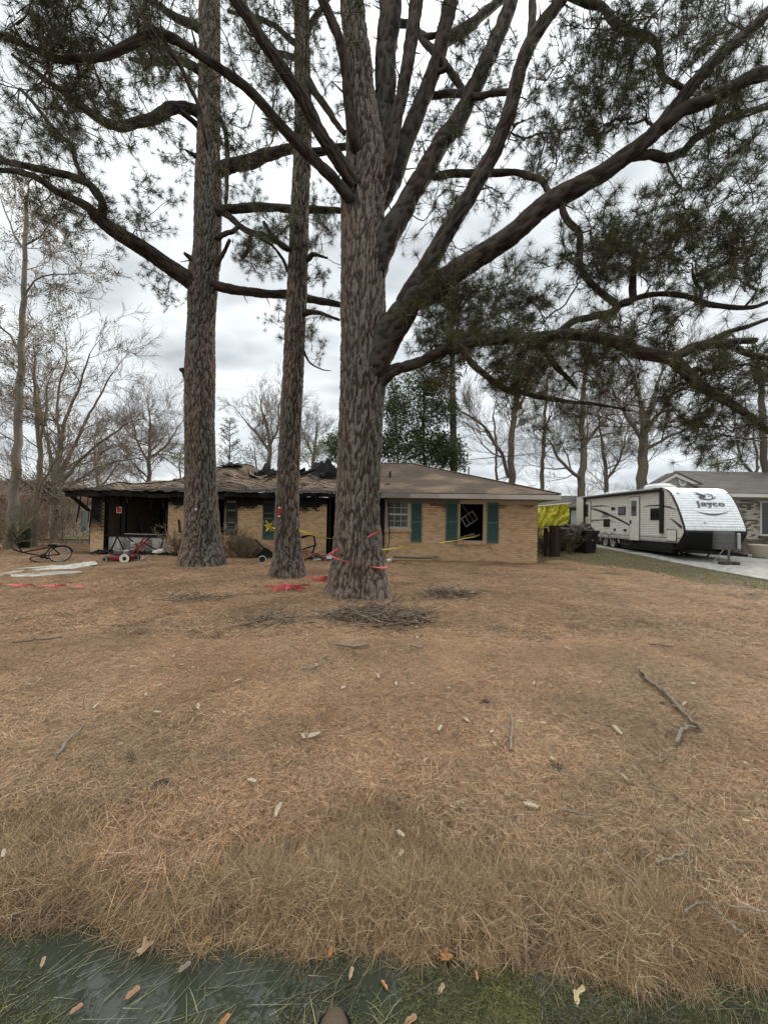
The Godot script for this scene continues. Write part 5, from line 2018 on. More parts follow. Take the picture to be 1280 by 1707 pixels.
func _house_debris(big: Rect2, w4: Rect2) -> void:
	rng.seed = 640
	# red notice on the burned frame
	var s0 := wl(199, 850, -0.12)
	var sg := MB.new()
	sg.col = Color(0.62, 0.55, 0.53)
	sg.box(Vector3.ZERO, Vector3(0.24, 0.27, 0.006))
	var sn := thing("warning_notice", "small red notice with a white border on the charred frame", "sign", _ht(s0))
	part("board", sg, M.painted, sn)
	var sr := MB.new()
	sr.col = Color(0.42, 0.025, 0.02)
	sr.box(Vector3(0.005, 0, 0.006), Vector3(0.19, 0.22, 0.004))
	part("red_field", sr, M.painted, sn)
	var si := MB.new()
	si.col = Color(0.22, 0.015, 0.012)
	for i in 5:
		si.box(Vector3(rr(-0.02, 0.02), 0.07 - i * 0.035, 0.0095), Vector3(rr(0.06, 0.13), 0.012, 0.002))
	part("lettering", si, M.painted, sn)
	# inside the broken window
	var z := -0.9
	var f0 := wl(782, 865, z)
	var fm := MB.new()
	fm.col = Color(0.55, 0.54, 0.52)
	var r := Rect2(-0.30, -0.22, 0.60, 0.44)
	var fr := frame_of(r, 0.04, -0.02, 0.02, Color(0.6, 0.59, 0.57))
	fr.span(Vector3(-0.10, -0.18, -0.015), Vector3(-0.07, 0.18, 0.015))
	fr.span(Vector3(0.08, -0.18, -0.015), Vector3(0.11, 0.18, 0.015))
	single("loose_casement", fr, M.painted, "white window sash fallen askew inside the broken window", "window sash", "", _ht(f0, Vector3(0.1, 0.2, 0.6)))
	var pl := MB.new()
	pl.col = Color(0.27, 0.26, 0.25)
	var a := wl(769, 841, -0.5)
	var b := wl(791, 870, -0.8)
	pl.bar(a, b, 0.025, 4)
	single("fallen_lath", pl, M.wood, "thin pale lath hanging across the broken window", "lath", "", HX)
	var hp := MB.new()
	for i in 46:
		var c := Vector3(rr(w4.position.x - 0.3, w4.end.x + 0.3), rr(0.1, w4.position.y + 0.22), rr(-1.9, -0.5))
		hp.col = Color(1, 1, 1) * rr(0.6, 3.5)
		hp.box(c, Vector3(rr(0.05, 0.4), rr(0.02, 0.2), rr(0.05, 0.3)), Basis.from_euler(rv3(1.5)))
	hp.col = Color(1, 1, 1)
	hp.ball(Vector3(w4.get_center().x, 0.4, -1.3), Vector3(1.1, w4.position.y - 0.25, 0.7), 12, 8)
	single("burned_rubble", hp, M.charred, "heap of burned rubble inside the broken window", "rubble", "", HX)
	var pale := MB.new()
	pale.col = Color(0.36, 0.36, 0.26)
	for s: Array in [[768, 896, 790, 889], [770, 899, 786, 895], [775, 893, 793, 892]]:
		pale.bar(wl(s[0], s[1], 0.03), wl(s[2], s[3], -0.35), 0.022, 4)
	single("pale_splinters", pale, M.wood, "pale splintered wood lying over the broken window's sill", "splinters", "", HX)
	var hang := MB.new()
	for s: Array in [[764, 903, 762, 915], [767, 904, 771, 918], [760, 905, 757, 911], [815, 908, 824, 928], [816, 908, 818, 918], [763, 906, 768, 914]]:
		var p0 := wl(s[0], s[1], 0.05)
		var p1 := wl(s[2], s[3], 0.02)
		hang.tube(PackedVector3Array([p0, p0.lerp(p1, 0.5) + Vector3(rr(-0.04, 0.04), 0.02, 0.02), p1]), PackedFloat32Array([0.014, 0.009, 0.004]), 4)
	single("dead_vine", hang, M.bare_twig, "thin dead vine hanging below the broken window", "vine", "", HX)

# ---------------------------------------------------------------- the neighbours
func neighbours() -> void:
	rng.seed = 700
	# painted brick house at the right: its long eave side faces the yard, a gable stands behind the trailer
	var gx := 17.6
	var o := thing("brick_house", "neighbour's white flecked brick house with grey roof and gable behind the trailer", "house", Transform3D(Basis(), Vector3(gx, 0.35, -18.0)))
	var inv := func(px: float, py: float, zp: float) -> Vector3: return hit(px, py, Vector3(0, 0, zp), Vector3(0, 0, 1)) - Vector3(gx, 0.35, -18.0)
	# the wall faces the camera at depth 18
	var x0: float = inv.call(1150, 880, -18.0).x
	var x1 := x0 + 14.0
	var top: float = inv.call(1262, 832, -18.0).y
	var wr0: Vector3 = inv.call(1266, 893, -18.0)
	var wr1: Vector3 = inv.call(1320, 836, -18.0)
	var hole := Rect2(wr0.x, wr0.y, wr1.x - wr0.x, wr1.y - wr0.y)
	var w := MB.new()
	var grey := func(_a: float, _b: float) -> Color: return Color(0.36, 0.34, 0.31)
	slab_with_holes(w, x0, x1, -0.4, top, -0.2, -0.008, [hole], grey)
	var wall := part("front_wall", w, M.mortar, o)
	var bk := MB.new()
	brick_runs(x0, x1, -0.4, top, [hole], func(a: float, b: float, c: float, d: float) -> void:
		var k := rng.randf()
		bk.col = Color(0.46, 0.44, 0.40) * rr(0.85, 1.12)
		if k < 0.30:
			bk.col = Color(0.13, 0.105, 0.085) * rr(0.7, 1.4)
		elif k < 0.42:
			bk.col = Color(0.27, 0.22, 0.18)
		if c < 0.62 and nz.get_noise_2d(a * 14, c * 20) > -0.15:
			bk.col = Color(0.12, 0.095, 0.075) * rr(0.7, 1.5)
		bk.box(Vector3((a + b) * 0.5, (c + d) * 0.5, -0.005), Vector3(b - a, d - c, 0.012)))
	part("bricks", bk, M.brick, wall).set_meta("kind", "stuff")
	var win := sub("window", o)
	part("frame", frame_of(hole, 0.07, -0.14, 0.02, Color(0.6, 0.6, 0.57)), M.painted, win)
	var gl := MB.new()
	gl.quad(Vector3(hole.position.x, hole.position.y, -0.08), Vector3(hole.end.x, hole.position.y, -0.08), Vector3(hole.end.x, hole.end.y, -0.08), Vector3(hole.position.x, hole.end.y, -0.08))
	part("pane", gl, M.dark_glass, win)
	var cur := MB.new()
	cur.col = Color(0.10, 0.12, 0.115)
	cur.span(Vector3(hole.position.x + 0.07, hole.get_center().y - 0.02, -0.075), Vector3(hole.end.x - 0.07, hole.get_center().y + 0.02, -0.04))
	part("meeting_rail", cur, M.painted, win)
	var sl := MB.new()
	var sx := hole.position.x - 0.08
	while sx < hole.end.x + 0.08:
		sl.col = Color(0.14, 0.11, 0.09) * rr(0.6, 1.5)
		sl.box(Vector3(sx + 0.03, hole.position.y - 0.06, 0.03), Vector3(0.062, 0.11, 0.12))
		sx += 0.074
	part("sill", sl, M.brick, o)
	# eave, fascia, roof
	var ey: float = inv.call(1262, 824, -17.4).y
	var ez := 0.6
	var rl0: float = inv.call(1188, 824, -17.4).x
	var fa := MB.new()
	fa.col = Color(0.62, 0.60, 0.56)
	fa.span(Vector3(rl0, ey - 0.13, ez - 0.03), Vector3(x1, ey + 0.04, ez))
	fa.col = Color(0.45, 0.44, 0.40)
	fa.span(Vector3(rl0, ey - 0.15, 0.02), Vector3(x1, ey - 0.131, ez - 0.031))
	fa.span(Vector3(x0, top + 0.001, -0.1), Vector3(x1, ey - 0.15, 0.018))
	part("fascia", fa, M.painted, o)
	var ridge_y: float = inv.call(1262, 787, -24.0).y
	var rf := MB.new()
	var rows := 34
	var rl1: float = inv.call(1126, 787, -24.0).x
	for r in rows:
		var t0 := float(r) / rows
		var t1 := float(r + 1) / rows + 0.004
		var s := lerpf(rl0, rl1, t0) + rr(-0.3, 0)
		while s < x1:
			rf.col = Color(0.125, 0.112, 0.108) * (rr(0.75, 1.2) + 0.25 * nz.get_noise_2d(s * 18, r * 9))
			var y0 := lerpf(ey + 0.05, ridge_y, t0)
			var y1 := lerpf(ey + 0.05, ridge_y, t1)
			var z0 := lerpf(ez + 0.02, -6.0, t0)
			var z1 := lerpf(ez + 0.02, -6.0, t1)
			rf.quad(Vector3(s, y0 + 0.012, z0), Vector3(s + 0.33, y0 + 0.012, z0), Vector3(s + 0.33, y1, z1), Vector3(s, y1, z1))
			rf.quad(Vector3(s, y0 - 0.01, z0), Vector3(s + 0.33, y0 - 0.01, z0), Vector3(s + 0.33, y0 + 0.012, z0), Vector3(s, y0 + 0.012, z0))
			s += 0.335
	rf.col = Color(0.12, 0.11, 0.105)
	rf.quad(Vector3(x1, ey, -12.6), Vector3(rl1, ey, -12.6), Vector3(rl1, ridge_y, -6.0), Vector3(x1, ridge_y, -6.0))
	part("roof", rf, M.shingle, o).set_meta("kind", "stuff")
	# gable end towards the trailer: a triangle with a round louvre
	var gp: Vector3 = inv.call(1123, 789, -19.5)
	var g0: Vector3 = inv.call(1066, 822, -19.5)
	var g1: Vector3 = inv.call(1196, 816, -19.5)
	g1.y = minf(g1.y, g0.y)
	var gm := MB.new()
	gm.col = Color(0.30, 0.30, 0.255)
	gm.poly([Vector3(g0.x, g0.y - 0.4, gp.z), Vector3(g1.x + 1.0, g0.y - 0.4, gp.z), Vector3(g1.x + 1.0, g0.y, gp.z), gp, Vector3(g0.x, g0.y, gp.z)], Vector3(0, 0, -0.1))
	gm.span(Vector3(g0.x + 0.2, -0.4, gp.z - 4.0), Vector3(g1.x + 1.0, g0.y - 0.41, gp.z - 0.1))
	part("gable", gm, M.painted, o)
	var gt := MB.new()
	gt.col = Color(0.64, 0.63, 0.59)
	for e: Array in [[g0 + Vector3(-0.35, -0.2, 0), gp], [gp, g1 + Vector3(0.9, -0.35, 0)]]:
		var ea: Vector3 = e[0]
		var eb: Vector3 = e[1]
		var dn := Vector3(0, -0.17, 0)
		var out := Vector3(0, 0, 0.14)
		gt.quad(ea + dn + out, eb + dn + out, eb + out, ea + out)
		gt.quad(ea + dn, eb + dn, eb + dn + out, ea + dn + out)
	part("gable_trim", gt, M.painted, o)
	var gr := MB.new()
	gr.col = Color(0.10, 0.09, 0.088)
	var bz := Vector3(0, 0, -0.7)
	var up := Vector3(0, 0.05, 0.18)
	var ga := g0 + Vector3(-0.4, -0.2, 0)
	var gb := g1 + Vector3(0.9, -0.33, 0)
	gr.quad(ga + up, gp + up, gp + up + bz, ga + up + bz)
	gr.quad(gp + up, gb + up, gb + up + bz, gp + up + bz)
	gr.quad(ga + Vector3(0, 0, 0.18), gp + Vector3(0, 0, 0.18), gp + up, ga + up)
	gr.quad(gp + Vector3(0, 0, 0.18), gb + Vector3(0, 0, 0.18), gb + up, gp + up)
	part("gable_roof", gr, M.shingle, o)
	var lv := MB.new()
	lv.col = Color(0.6, 0.6, 0.56)
	var lc: Vector3 = inv.call(1136.5, 803, -19.5)
	var ring := []
	for i in 20:
		ring.append(Vector2(0.16 + 0.05 * cos(TAU * i / 19), 0.03 * sin(TAU * i / 19)))
	lv.lathe(ring, Transform3D(Basis(Vector3.RIGHT, PI / 2).scaled(Vector3(1, 1.4, 1)), lc + Vector3(0, 0, 0.03)), 24)
	for i in 7:
		var yy := -0.18 + i * 0.06
		var hw := 0.13 * sqrt(maxf(0.05, 1.0 - pow(yy / 0.24, 2)))
		lv.box(lc + Vector3(0, yy, 0.02), Vector3(hw * 2, 0.045, 0.008), Basis(Vector3.RIGHT, -0.5))
	part("gable_vent", lv, M.painted, o)
	# flower pot by its wall
	var pot := MB.new()
	pot.col = Color(0.40, 0.36, 0.30)
	pot.lathe([Vector2(0.0, 0), Vector2(0.20, 0), Vector2(0.23, 0.03), Vector2(0.33, 0.30), Vector2(0.38, 0.50), Vector2(0.385, 0.56), Vector2(0.34, 0.56), Vector2(0.32, 0.48), Vector2(0, 0.46)], Transform3D(), 20)
	var pp := hit(1266, 934, Vector3(0, 0, -16.6), Vector3(0, 0, 1))
	pp.y = gh(pp.x, pp.z) + 0.05
	single("flower_pot", pot, M.painted, "large round pale planter against the neighbour's brick wall", "planter", "", Transform3D(Basis(), pp))

	# shed with the yellow tarpaulin, between the burned house and the trailer
	var sd := 25.0
	var s0 := hit(893, 900, Vector3(0, 0, -sd), Vector3(0, 0, 1))
	var s1 := hit(968, 845, Vector3(0, 0, -sd), Vector3(0, 0, 1))
	var sh := thing("shed", "low grey shed with a pale door beyond the burned house's corner", "shed", Transform3D(Basis(), Vector3(s0.x, 0.3, -sd)))
	var sw := s1.x - s0.x + 1.5
	var wy := s1.y - 0.3
	var sm := MB.new()
	sm.col = Color(0.10, 0.095, 0.09)
	sm.span(Vector3(0, -0.3, -4), Vector3(sw, wy, -0.02))
	part("wall", sm, M.painted, sh)
	var so := MB.new()
	so.col = Color(0.14, 0.135, 0.13)
	var ry := hit(925, 826, Vector3(0, 0, -sd - 2.2), Vector3(0, 0, 1)).y - 0.3
	so.quad(Vector3(-0.3, wy, 0.35), Vector3(sw, wy, 0.35), Vector3(sw, ry, -2.2), Vector3(0.6, ry, -2.2))
	so.quad(Vector3(sw, wy, -4.6), Vector3(-0.3, wy, -4.6), Vector3(0.6, ry, -2.2), Vector3(sw, ry, -2.2))
	so.quad(Vector3(-0.3, wy - 0.1, 0.35), Vector3(sw, wy - 0.1, 0.35), Vector3(sw, wy, 0.35), Vector3(-0.3, wy, 0.35))
	part("roof", so, M.shingle, sh)
	var sdm := MB.new()
	sdm.col = Color(0.55, 0.60, 0.66)
	var d0 := hit(951, 893, Vector3(0, 0, -sd + 0.04), Vector3(0, 0, 1)) - sh.position
	var d1 := hit(962, 851, Vector3(0, 0, -sd + 0.04), Vector3(0, 0, 1)) - sh.position
	sdm.span(Vector3(d0.x, d0.y, 0), Vector3(d1.x, d1.y, 0.05))
	part("door", sdm, M.painted, sh)
	# tarp: a draped, creased sheet hung from a line
	var td := 24.2
	var tm := MB.new()
	var nx := 48
	var ny := 32
	var grid := []
	for j in ny + 1:
		for i in nx + 1:
			var fx := float(i) / nx
			var fy := float(j) / ny
			var px := lerpf(893, 949 - 6 * fy * fy, fx)
			var py0 := lerpf(845.5, 839, fx)
			var py1 := lerpf(902, 884, smoothstep(0.1, 0.5, fx))
			var p := hit(px, lerpf(py0, py1, fy), Vector3(0, 0, -td), Vector3(0, 0, 1))
			p.z += 0.24 * nz.get_noise_2d(fx * 130 + fy * 40, fy * 50) + 0.09 * nz.get_noise_2d(fx * 300 + fy * 60, fy * 120)
			grid.append(p)
	tm.col = Color(0.42, 0.385, 0.04)
	for j in ny:
		for i in nx:
			var k := j * (nx + 1) + i
			tm.quad(grid[k + nx + 1], grid[k + nx + 2], grid[k + 1], grid[k])
	var tt := thing("tarpaulin", "bright yellow tarpaulin hung as a screen before the low shed", "tarpaulin")
	part("sheet", tm, M.fabric, tt)
	var ln := MB.new()
	ln.col = Color(0.6, 0.6, 0.5)
	ln.bar(grid[0] + Vector3(-0.3, 0.02, 0), grid[nx] + Vector3(0.1, 0.02, 0), 0.035, 6)
	part("top_hem", ln, M.fabric, tt)

	# brick outbuilding at the far left
	var bd := 25.0
	var b0 := hit(80, 905, Vector3(0, 0, -bd), Vector3(0, 0, 1))
	var by := hit(40, 832, Vector3(0, 0, -bd), Vector3(0, 0, 1)).y
	var bo := thing("brick_building", "red brown brick building at the far left behind bare stems", "house", Transform3D(Basis(), Vector3(b0.x, 0, -bd)))
	var bw := MB.new()
	bw.col = Color(0.30, 0.25, 0.21)
	bw.span(Vector3(-12, 0, -7), Vector3(0, by, -0.01))
	var bwall := part("wall", bw, M.mortar, bo)
	var bb := MB.new()
	brick_runs(-12, 0.0, 0, by, [], func(a: float, b: float, c: float, d: float) -> void:
		bb.col = Color(0.25, 0.115, 0.075) * rr(0.75, 1.25)
		bb.box(Vector3((a + b) * 0.5, (c + d) * 0.5, -0.006), Vector3(b - a, d - c, 0.014)))
	part("bricks", bb, M.brick, bwall).set_meta("kind", "stuff")
	var br := MB.new()
	br.col = Color(0.32, 0.06, 0.04)
	br.span(Vector3(-12.3, by + 0.001, -7), Vector3(0.4, by + 0.2, 0.45))
	part("red_fascia", br, M.painted, bo)
	var b2 := MB.new()
	b2.col = Color(0.15, 0.09, 0.07)
	b2.quad(Vector3(-12.3, by + 0.201, 0.5), Vector3(0.4, by + 0.201, 0.5), Vector3(-1.5, by + 1.5, -3.4), Vector3(-12.3, by + 1.5, -3.4))
	b2.quad(Vector3(0.4, by + 0.201, 0.5), Vector3(0.4, by + 0.201, -7), Vector3(-1.5, by + 1.5, -3.4), Vector3(-1.5, by + 1.5, -3.4))
	b2.quad(Vector3(0.4, by + 0.201, -7), Vector3(-12.3, by + 0.201, -7), Vector3(-12.3, by + 1.5, -3.4), Vector3(-1.5, by + 1.5, -3.4))
	part("roof", b2, M.shingle, bo)
	# low tan house far beyond the bicycle
	var hd := 48.0
	var h0 := hit(76, 888, Vector3(0, 0, -hd), Vector3(0, 0, 1))
	var h1 := hit(152, 853, Vector3(0, 0, -hd), Vector3(0, 0, 1))
	var ho := thing("tan_house", "low tan house with white trim far beyond the back lawn", "house", Transform3D(Basis(), Vector3(h0.x, 0, -hd)))
	var hm := MB.new()
	hm.col = Color(0.33, 0.255, 0.17)
	hm.span(Vector3(0, 0, -6), Vector3(h1.x - h0.x + 3, h1.y, 0))
	part("wall", hm, M.brick, ho)
	var ht := MB.new()
	ht.col = Color(0.6, 0.58, 0.54)
	ht.span(Vector3(1.4, h1.y + 0.001, 0.2), Vector3(h1.x - h0.x + 3, h1.y + 0.22, 0.5))
	ht.poly([Vector3(1.3, h1.y + 0.001, 0.19), Vector3(4.0, h1.y + 0.001, 0.19), Vector3(2.65, h1.y + 1.0, 0.19)], Vector3(0, 0, -0.1))
	part("trim", ht, M.painted, ho)
	var hr := MB.new()
	hr.col = Color(0.13, 0.10, 0.085)
	hr.quad(Vector3(-0.5, h1.y + 0.221, 0.6), Vector3(h1.x - h0.x + 3, h1.y + 0.221, 0.6), Vector3(h1.x - h0.x + 3, h1.y + 1.5, -3), Vector3(1.5, h1.y + 1.5, -3))
	part("roof", hr, M.shingle, ho)

	# service wires
	for k in 2:
		var wm := MB.new()
		var a := P(752 + k * 2, 716 - k * 10 + 6, 21)
		var b := P(846 - k * 4, 628 + k * 3, 13)
		var c := P(960, 540 + k * 4, 8)
		var pts := PackedVector3Array()
		var rad := PackedFloat32Array()
		a = HX * roof_point(slope_xt(781, 790).x, 0.97) + Vector3(0, 0.25, 0)
		for i in 17:
			var t := i / 16.0
			var far := a.lerp(Vector3(26, 9.5 + k * 0.35, -14), t)
			pts.push_back(far - Vector3(0, 1.1 * sin(t * PI), 0))
			rad.push_back(0.011)
		wm.tube(pts, rad, 4)
		single("service_wire", wm, M.black_plastic, ["lower of two service wires rising from the roof to the right", "upper of two service wires rising from the roof to the right"][k], "wire", "overhead service wires")

# ---------------------------------------------------------------- the travel trailer
func travel_trailer() -> void:
	rng.seed = 800
	var RX := 11.85
	var ZN := -15.15        # its nose
	var base := Vector3(RX, gh(RX, -19.5) - 0.02, -19.5)
	var o := thing("travel_trailer", "long white travel trailer with black stripes parked on the concrete drive", "travel trailer", Transform3D(Basis(), base))
	var W := 2.45
	var ly := -base.y
	var zn := ZN - base.z
	var L := 8.55
	var side := func(px: float, py: float) -> Vector3:
		return hit(px, py, Vector3(RX, 0, 0), Vector3(1, 0, 0)) - base
	var prof := [Vector2(-1.75, 3.20), Vector2(-1.25, 3.19), Vector2(-1.0, 3.13), Vector2(-0.82, 3.0), Vector2(-0.65, 2.8), Vector2(-0.42, 2.42), Vector2(-0.21, 1.98), Vector2(-0.06, 1.6), Vector2(-0.015, 1.42), Vector2(0.0, 1.33), Vector2(-0.06, 1.2), Vector2(-0.22, 0.98), Vector2(-0.42, 0.74), Vector2(-0.58, 0.62)]
	for i in prof.size():
		prof[i] = Vector2(prof[i].x + zn, prof[i].y + ly)
	var front_z := func(y: float) -> float:
		for i in prof.size() - 1:
			var a: Vector2 = prof[i]
			var b: Vector2 = prof[i + 1]
			if y <= a.y and y >= b.y:
				return lerpf(a.x, b.x, (a.y - y) / maxf(a.y - b.y, 1e-5))
		return (prof[0] as Vector2).x
	var zr := zn - L
	var y_skirt := 0.88 + ly
	var y_top := 3.20 + ly
	# sides: corrugated skins, row by row
	for s in 2:
		var sk := MB.new()
		var X := 0.0 if s == 0 else W
		var ou := -1.0 if s == 0 else 1.0
		var y := y_skirt
		var row := 0
		while y < y_top - 0.005:
			var y1 := minf(y + 0.078, y_top)
			var z0: float = front_z.call(y + 0.001) - 0.03
			var z1: float = front_z.call(y1 - 0.001) - 0.03
			sk.col = Color(0.76, 0.74, 0.70)
			if row < 3:
				sk.col = Color(0.38, 0.375, 0.37) if row != 1 else Color(0.6, 0.59, 0.57)
			var lip := ou * 0.012
			var ym := y + 0.056
			var zm: float = front_z.call(ym) - 0.03
			var A := Vector3(X, y, zr)
			var B := Vector3(X, y, z0)
			var C := Vector3(X + lip, ym, zm)
			var D := Vector3(X + lip, ym, zr)
			var E := Vector3(X, y1, z1)
			var G2 := Vector3(X, y1, zr)
			if s == 0:
				sk.quad(A, B, C, D)
				sk.quad(D, C, E, G2)
			else:
				sk.quad(B, A, D, C)
				sk.quad(C, D, G2, E)
			y = y1
			row += 1
		part("side_skin", sk, M.gel, o)
	# front cap: white ribbed panel above, black below
	var cap := MB.new()
	var low := MB.new()
	var fine := []
	for i in prof.size() - 1:
		var a: Vector2 = prof[i]
		var b: Vector2 = prof[i + 1]
		var n := maxi(int(a.distance_to(b) / 0.03), 1)
		for k in n:
			fine.append(a.lerp(b, float(k) / n))
	fine.append(prof[prof.size() - 1])
	var arc := 0.0
	var pts := []
	for i in fine.size():
		if i > 0:
			arc += (fine[i] as Vector2).distance_to(fine[i - 1])
		var tg: Vector2 = ((fine[mini(i + 1, fine.size() - 1)] as Vector2) - fine[maxi(i - 1, 0)]).normalized()
		var nn := Vector2(-tg.y, tg.x)
		var white: bool = fine[i].y > 1.42 + ly
		var rib := 0.0
		if white and fine[i].y < 3.12 + ly:
			var ph := fposmod(arc, 0.115) / 0.115
			rib = 0.013 * (1.0 - absf(ph * 2.0 - 1.0)) if ph < 0.75 else 0.0
		pts.append((fine[i] as Vector2) + nn * rib)
	for i in pts.size() - 1:
		var p: Vector2 = pts[i]
		var q: Vector2 = pts[i + 1]
		var m: MB = cap if p.y > 1.43 + ly else low
		var e := 0.04
		for k in 3:
			var xa: float = [0.0, e, W - e][k]
			var xb: float = [e, W - e, W][k]
			var da: float = [-e, 0.0, 0.0][k]
			var db: float = [0.0, 0.0, -e][k]
			m.col = Color(0.72, 0.745, 0.78)
			if m == low:
				m.col = Color(1, 1, 1)
			elif k != 1:
				m.col = Color(0.03, 0.03, 0.03)
			m.quad(Vector3(xa, q.y, q.x + da), Vector3(xb, q.y, q.x + db), Vector3(xb, p.y, p.x + db), Vector3(xa, p.y, p.x + da))
	part("front_cap", cap, M.gel, o)
	part("front_rock_guard", low, M.black_plastic, o)
	var body := MB.new()     # the floor, roof and rear, and filling behind the skins
	body.col = Color(0.66, 0.66, 0.64)
	body.span(Vector3(0.0, y_top + 0.001, zr), Vector3(W, y_top + 0.03, zn - 1.7))
	body.span(Vector3(0.02, y_skirt, zr - 0.02), Vector3(W - 0.02, y_top, zr - 0.001))
	part("roof", body, M.gel, o)
	var un := MB.new()
	un.span(Vector3(0.05, 0.60 + ly, zr), Vector3(W - 0.05, y_skirt - 0.004, zn - 0.65))
	un.span(Vector3(0.15, 0.44 + ly, zr + 0.3), Vector3(0.25, 0.599 + ly, zn - 0.9))
	un.span(Vector3(W - 0.25, 0.44 + ly, zr + 0.3), Vector3(W - 0.15, 0.599 + ly, zn - 0.9))
	part("underbelly", un, M.black_plastic, o)
	# trim along the front edge of each side
	for X: float in [-0.004, W + 0.004]:
		var tr := MB.new()
		var tp := PackedVector3Array()
		var rd := PackedFloat32Array()
		for q: Vector2 in fine:
			tp.push_back(Vector3(X, q.y, q.x - 0.03))
			rd.push_back(0.022)
		tr.tube(tp, rd, 6)
		part("edge_trim", tr, M.black_plastic, o)
	# awning: roller along the roof edge, and two black arms
	var aw := MB.new()
	var a0: Vector3 = side.call(975, 831)
	var a1: Vector3 = side.call(1104, 819)
	aw.bar(Vector3(-0.09, y_top - 0.10, a0.z), Vector3(-0.09, y_top - 0.10, a1.z), 0.075, 10)
	part("awning_roller", aw, M.black_plastic, o)
	for q: Array in [[975.5, 880], [1104, 889]]:
		var am := MB.new()
		var t: Vector3 = side.call(q[0], q[1])
		am.span(Vector3(-0.095, t.y, t.z - 0.09), Vector3(-0.02, y_top - 0.12, t.z + 0.09))
		part("awning_arm", am, M.black_plastic, o)
	# doors
	for q: Array in [[972.5, 838, 984.5, 887], [1050, 835, 1066, 897]]:
		var d := sub("door", o)
		var A: Vector3 = side.call(q[0], q[3])
		var B: Vector3 = side.call(q[2], q[1])
		# the pixel boxes meet the receding side, so take depth from x and height at the nearer edge
		var hi := 2.92 + ly
		var lo2 := 0.84 + ly
		var df := MB.new()
		df.span(Vector3(-0.022, lo2, A.z - 0.03), Vector3(-0.002, hi, B.z + 0.03))
		part("frame", df, M.black_plastic, d)
		var dl := MB.new()
		dl.col = Color(0.74, 0.73, 0.67)
		dl.cbox(Vector3(-0.03, (lo2 + hi) * 0.5, (A.z + B.z) * 0.5), Vector3(0.03, hi - lo2 - 0.05, B.z - A.z - 0.02), 0.008)
		part("leaf", dl, M.gel, d)
		var dg := MB.new()
		var zc := (A.z + B.z) * 0.5
		dg.cbox(Vector3(-0.048, hi - 0.55, zc - 0.02), Vector3(0.014, 0.72, (B.z - A.z) * 0.55), 0.005)
		part("pane", dg, M.dark_glass, d)
		var dh := MB.new()
		dh.cbox(Vector3(-0.055, 1.72 + ly, A.z + 0.1), Vector3(0.03, 0.18, 0.09), 0.008)
		part("handle", dh, M.black_plastic, d)
	# windows and hatches
	for q: Array in [[1030.5, 844, 1042.5, 858.5, "window"], [1084, 846.5, 1102, 867, "window"], [1019, 845, 1025, 850.5, "vent"], [1006, 865, 1016.5, 878, "hatch"], [1023, 881, 1026, 885, "vent"], [1039.5, 882, 1044, 885.5, "vent"]]:
		var A: Vector3 = side.call(q[0], q[3])
		var B: Vector3 = side.call(q[2], q[1])
		var wn := sub(q[4], o)
		var ctr := Vector3(-0.02, (A.y + B.y) * 0.5, (A.z + B.z) * 0.5)
		var wf := MB.new()
		wf.cbox(ctr, Vector3(0.028, B.y - A.y, B.z - A.z), 0.01)
		part("frame", wf, M.black_plastic, wn)
		if q[4] == "window":
			var wg := MB.new()
			wg.cbox(ctr - Vector3(0.014, 0, 0), Vector3(0.012, B.y - A.y - 0.07, B.z - A.z - 0.09), 0.004)
			part("pane", wg, M.dark_glass, wn)
	var hc := MB.new()
	var h0: Vector3 = side.call(1112, 901)
	var h1: Vector3 = side.call(1127.5, 884)
	var hb := MB.new()
	hb.cbox(Vector3(-0.018, (h0.y + h1.y) * 0.5, (h0.z + h1.z) * 0.5), Vector3(0.03, h1.y - h0.y + 0.05, h1.z - h0.z + 0.05), 0.012)
	var bag := sub("baggage_door", o)
	part("frame", hb, M.black_plastic, bag)
	hc.col = Color(0.74, 0.73, 0.67)
	hc.cbox(Vector3(-0.032, (h0.y + h1.y) * 0.5, (h0.z + h1.z) * 0.5), Vector3(0.02, h1.y - h0.y, h1.z - h0.z), 0.006)
	part("leaf", hc, M.gel, bag)
	# painted swooshes on the side
	var sw := MB.new()
	sw.col = Color(0.06, 0.06, 0.065)
	for q: Array in [
		[[978, 846, 1], [995, 850, 3.0], [1010, 856, 4.0], [1025, 862.5, 3.6], [1040, 870, 2.6], [1052, 877, 1.4], [1061, 880, 0.3]],
		[[978, 846, 0.6], [990, 844, 1.8], [1003, 843.2, 1.6], [1016, 844, 0.4]],
		[[962, 873, 0.4], [973, 870, 1.2], [990, 867, 1.0], [1003, 867, 0.3]],
		[[984, 870, 0.5], [1003, 866.5, 1.2], [1018, 868, 1.2], [1027, 870, 0.3]],
		[[1030, 867, 0.3], [1040, 870.5, 2.2], [1049, 875, 2.6], [1060, 880, 0.4]],
		[[1071, 845.5, 0.3], [1084, 842.5, 1.8], [1102, 842.5, 2.4], [1117, 846, 2.4], [1128, 849.8, 0.3]],
		[[1116, 863.5, 0.3], [1124, 869, 3.2], [1131, 875, 5.0], [1136.5, 879.5, 5.0]],
	]:
		var up := []
		var dn := []
		for k: Array in q:
			var pu: Vector3 = side.call(k[0], k[1] - k[2] * 0.5)
			var pd: Vector3 = side.call(k[0], k[1] + k[2] * 0.5)
			for e: Vector3 in [pu]:
				up.append(Vector3(-0.0165, pu.y, minf(pu.z, front_z.call(pu.y) - 0.05)))
			dn.append(Vector3(-0.0165, pd.y, minf(pd.z, front_z.call(pd.y) - 0.05)))
		for i in up.size() - 1:
			sw.quad(dn[i], dn[i + 1], up[i + 1], up[i])
	part("stripes", sw, M.painted, o)
	# the bird emblem and the maker's lettering, small on the side and large on the front
	var emb := MB.new()
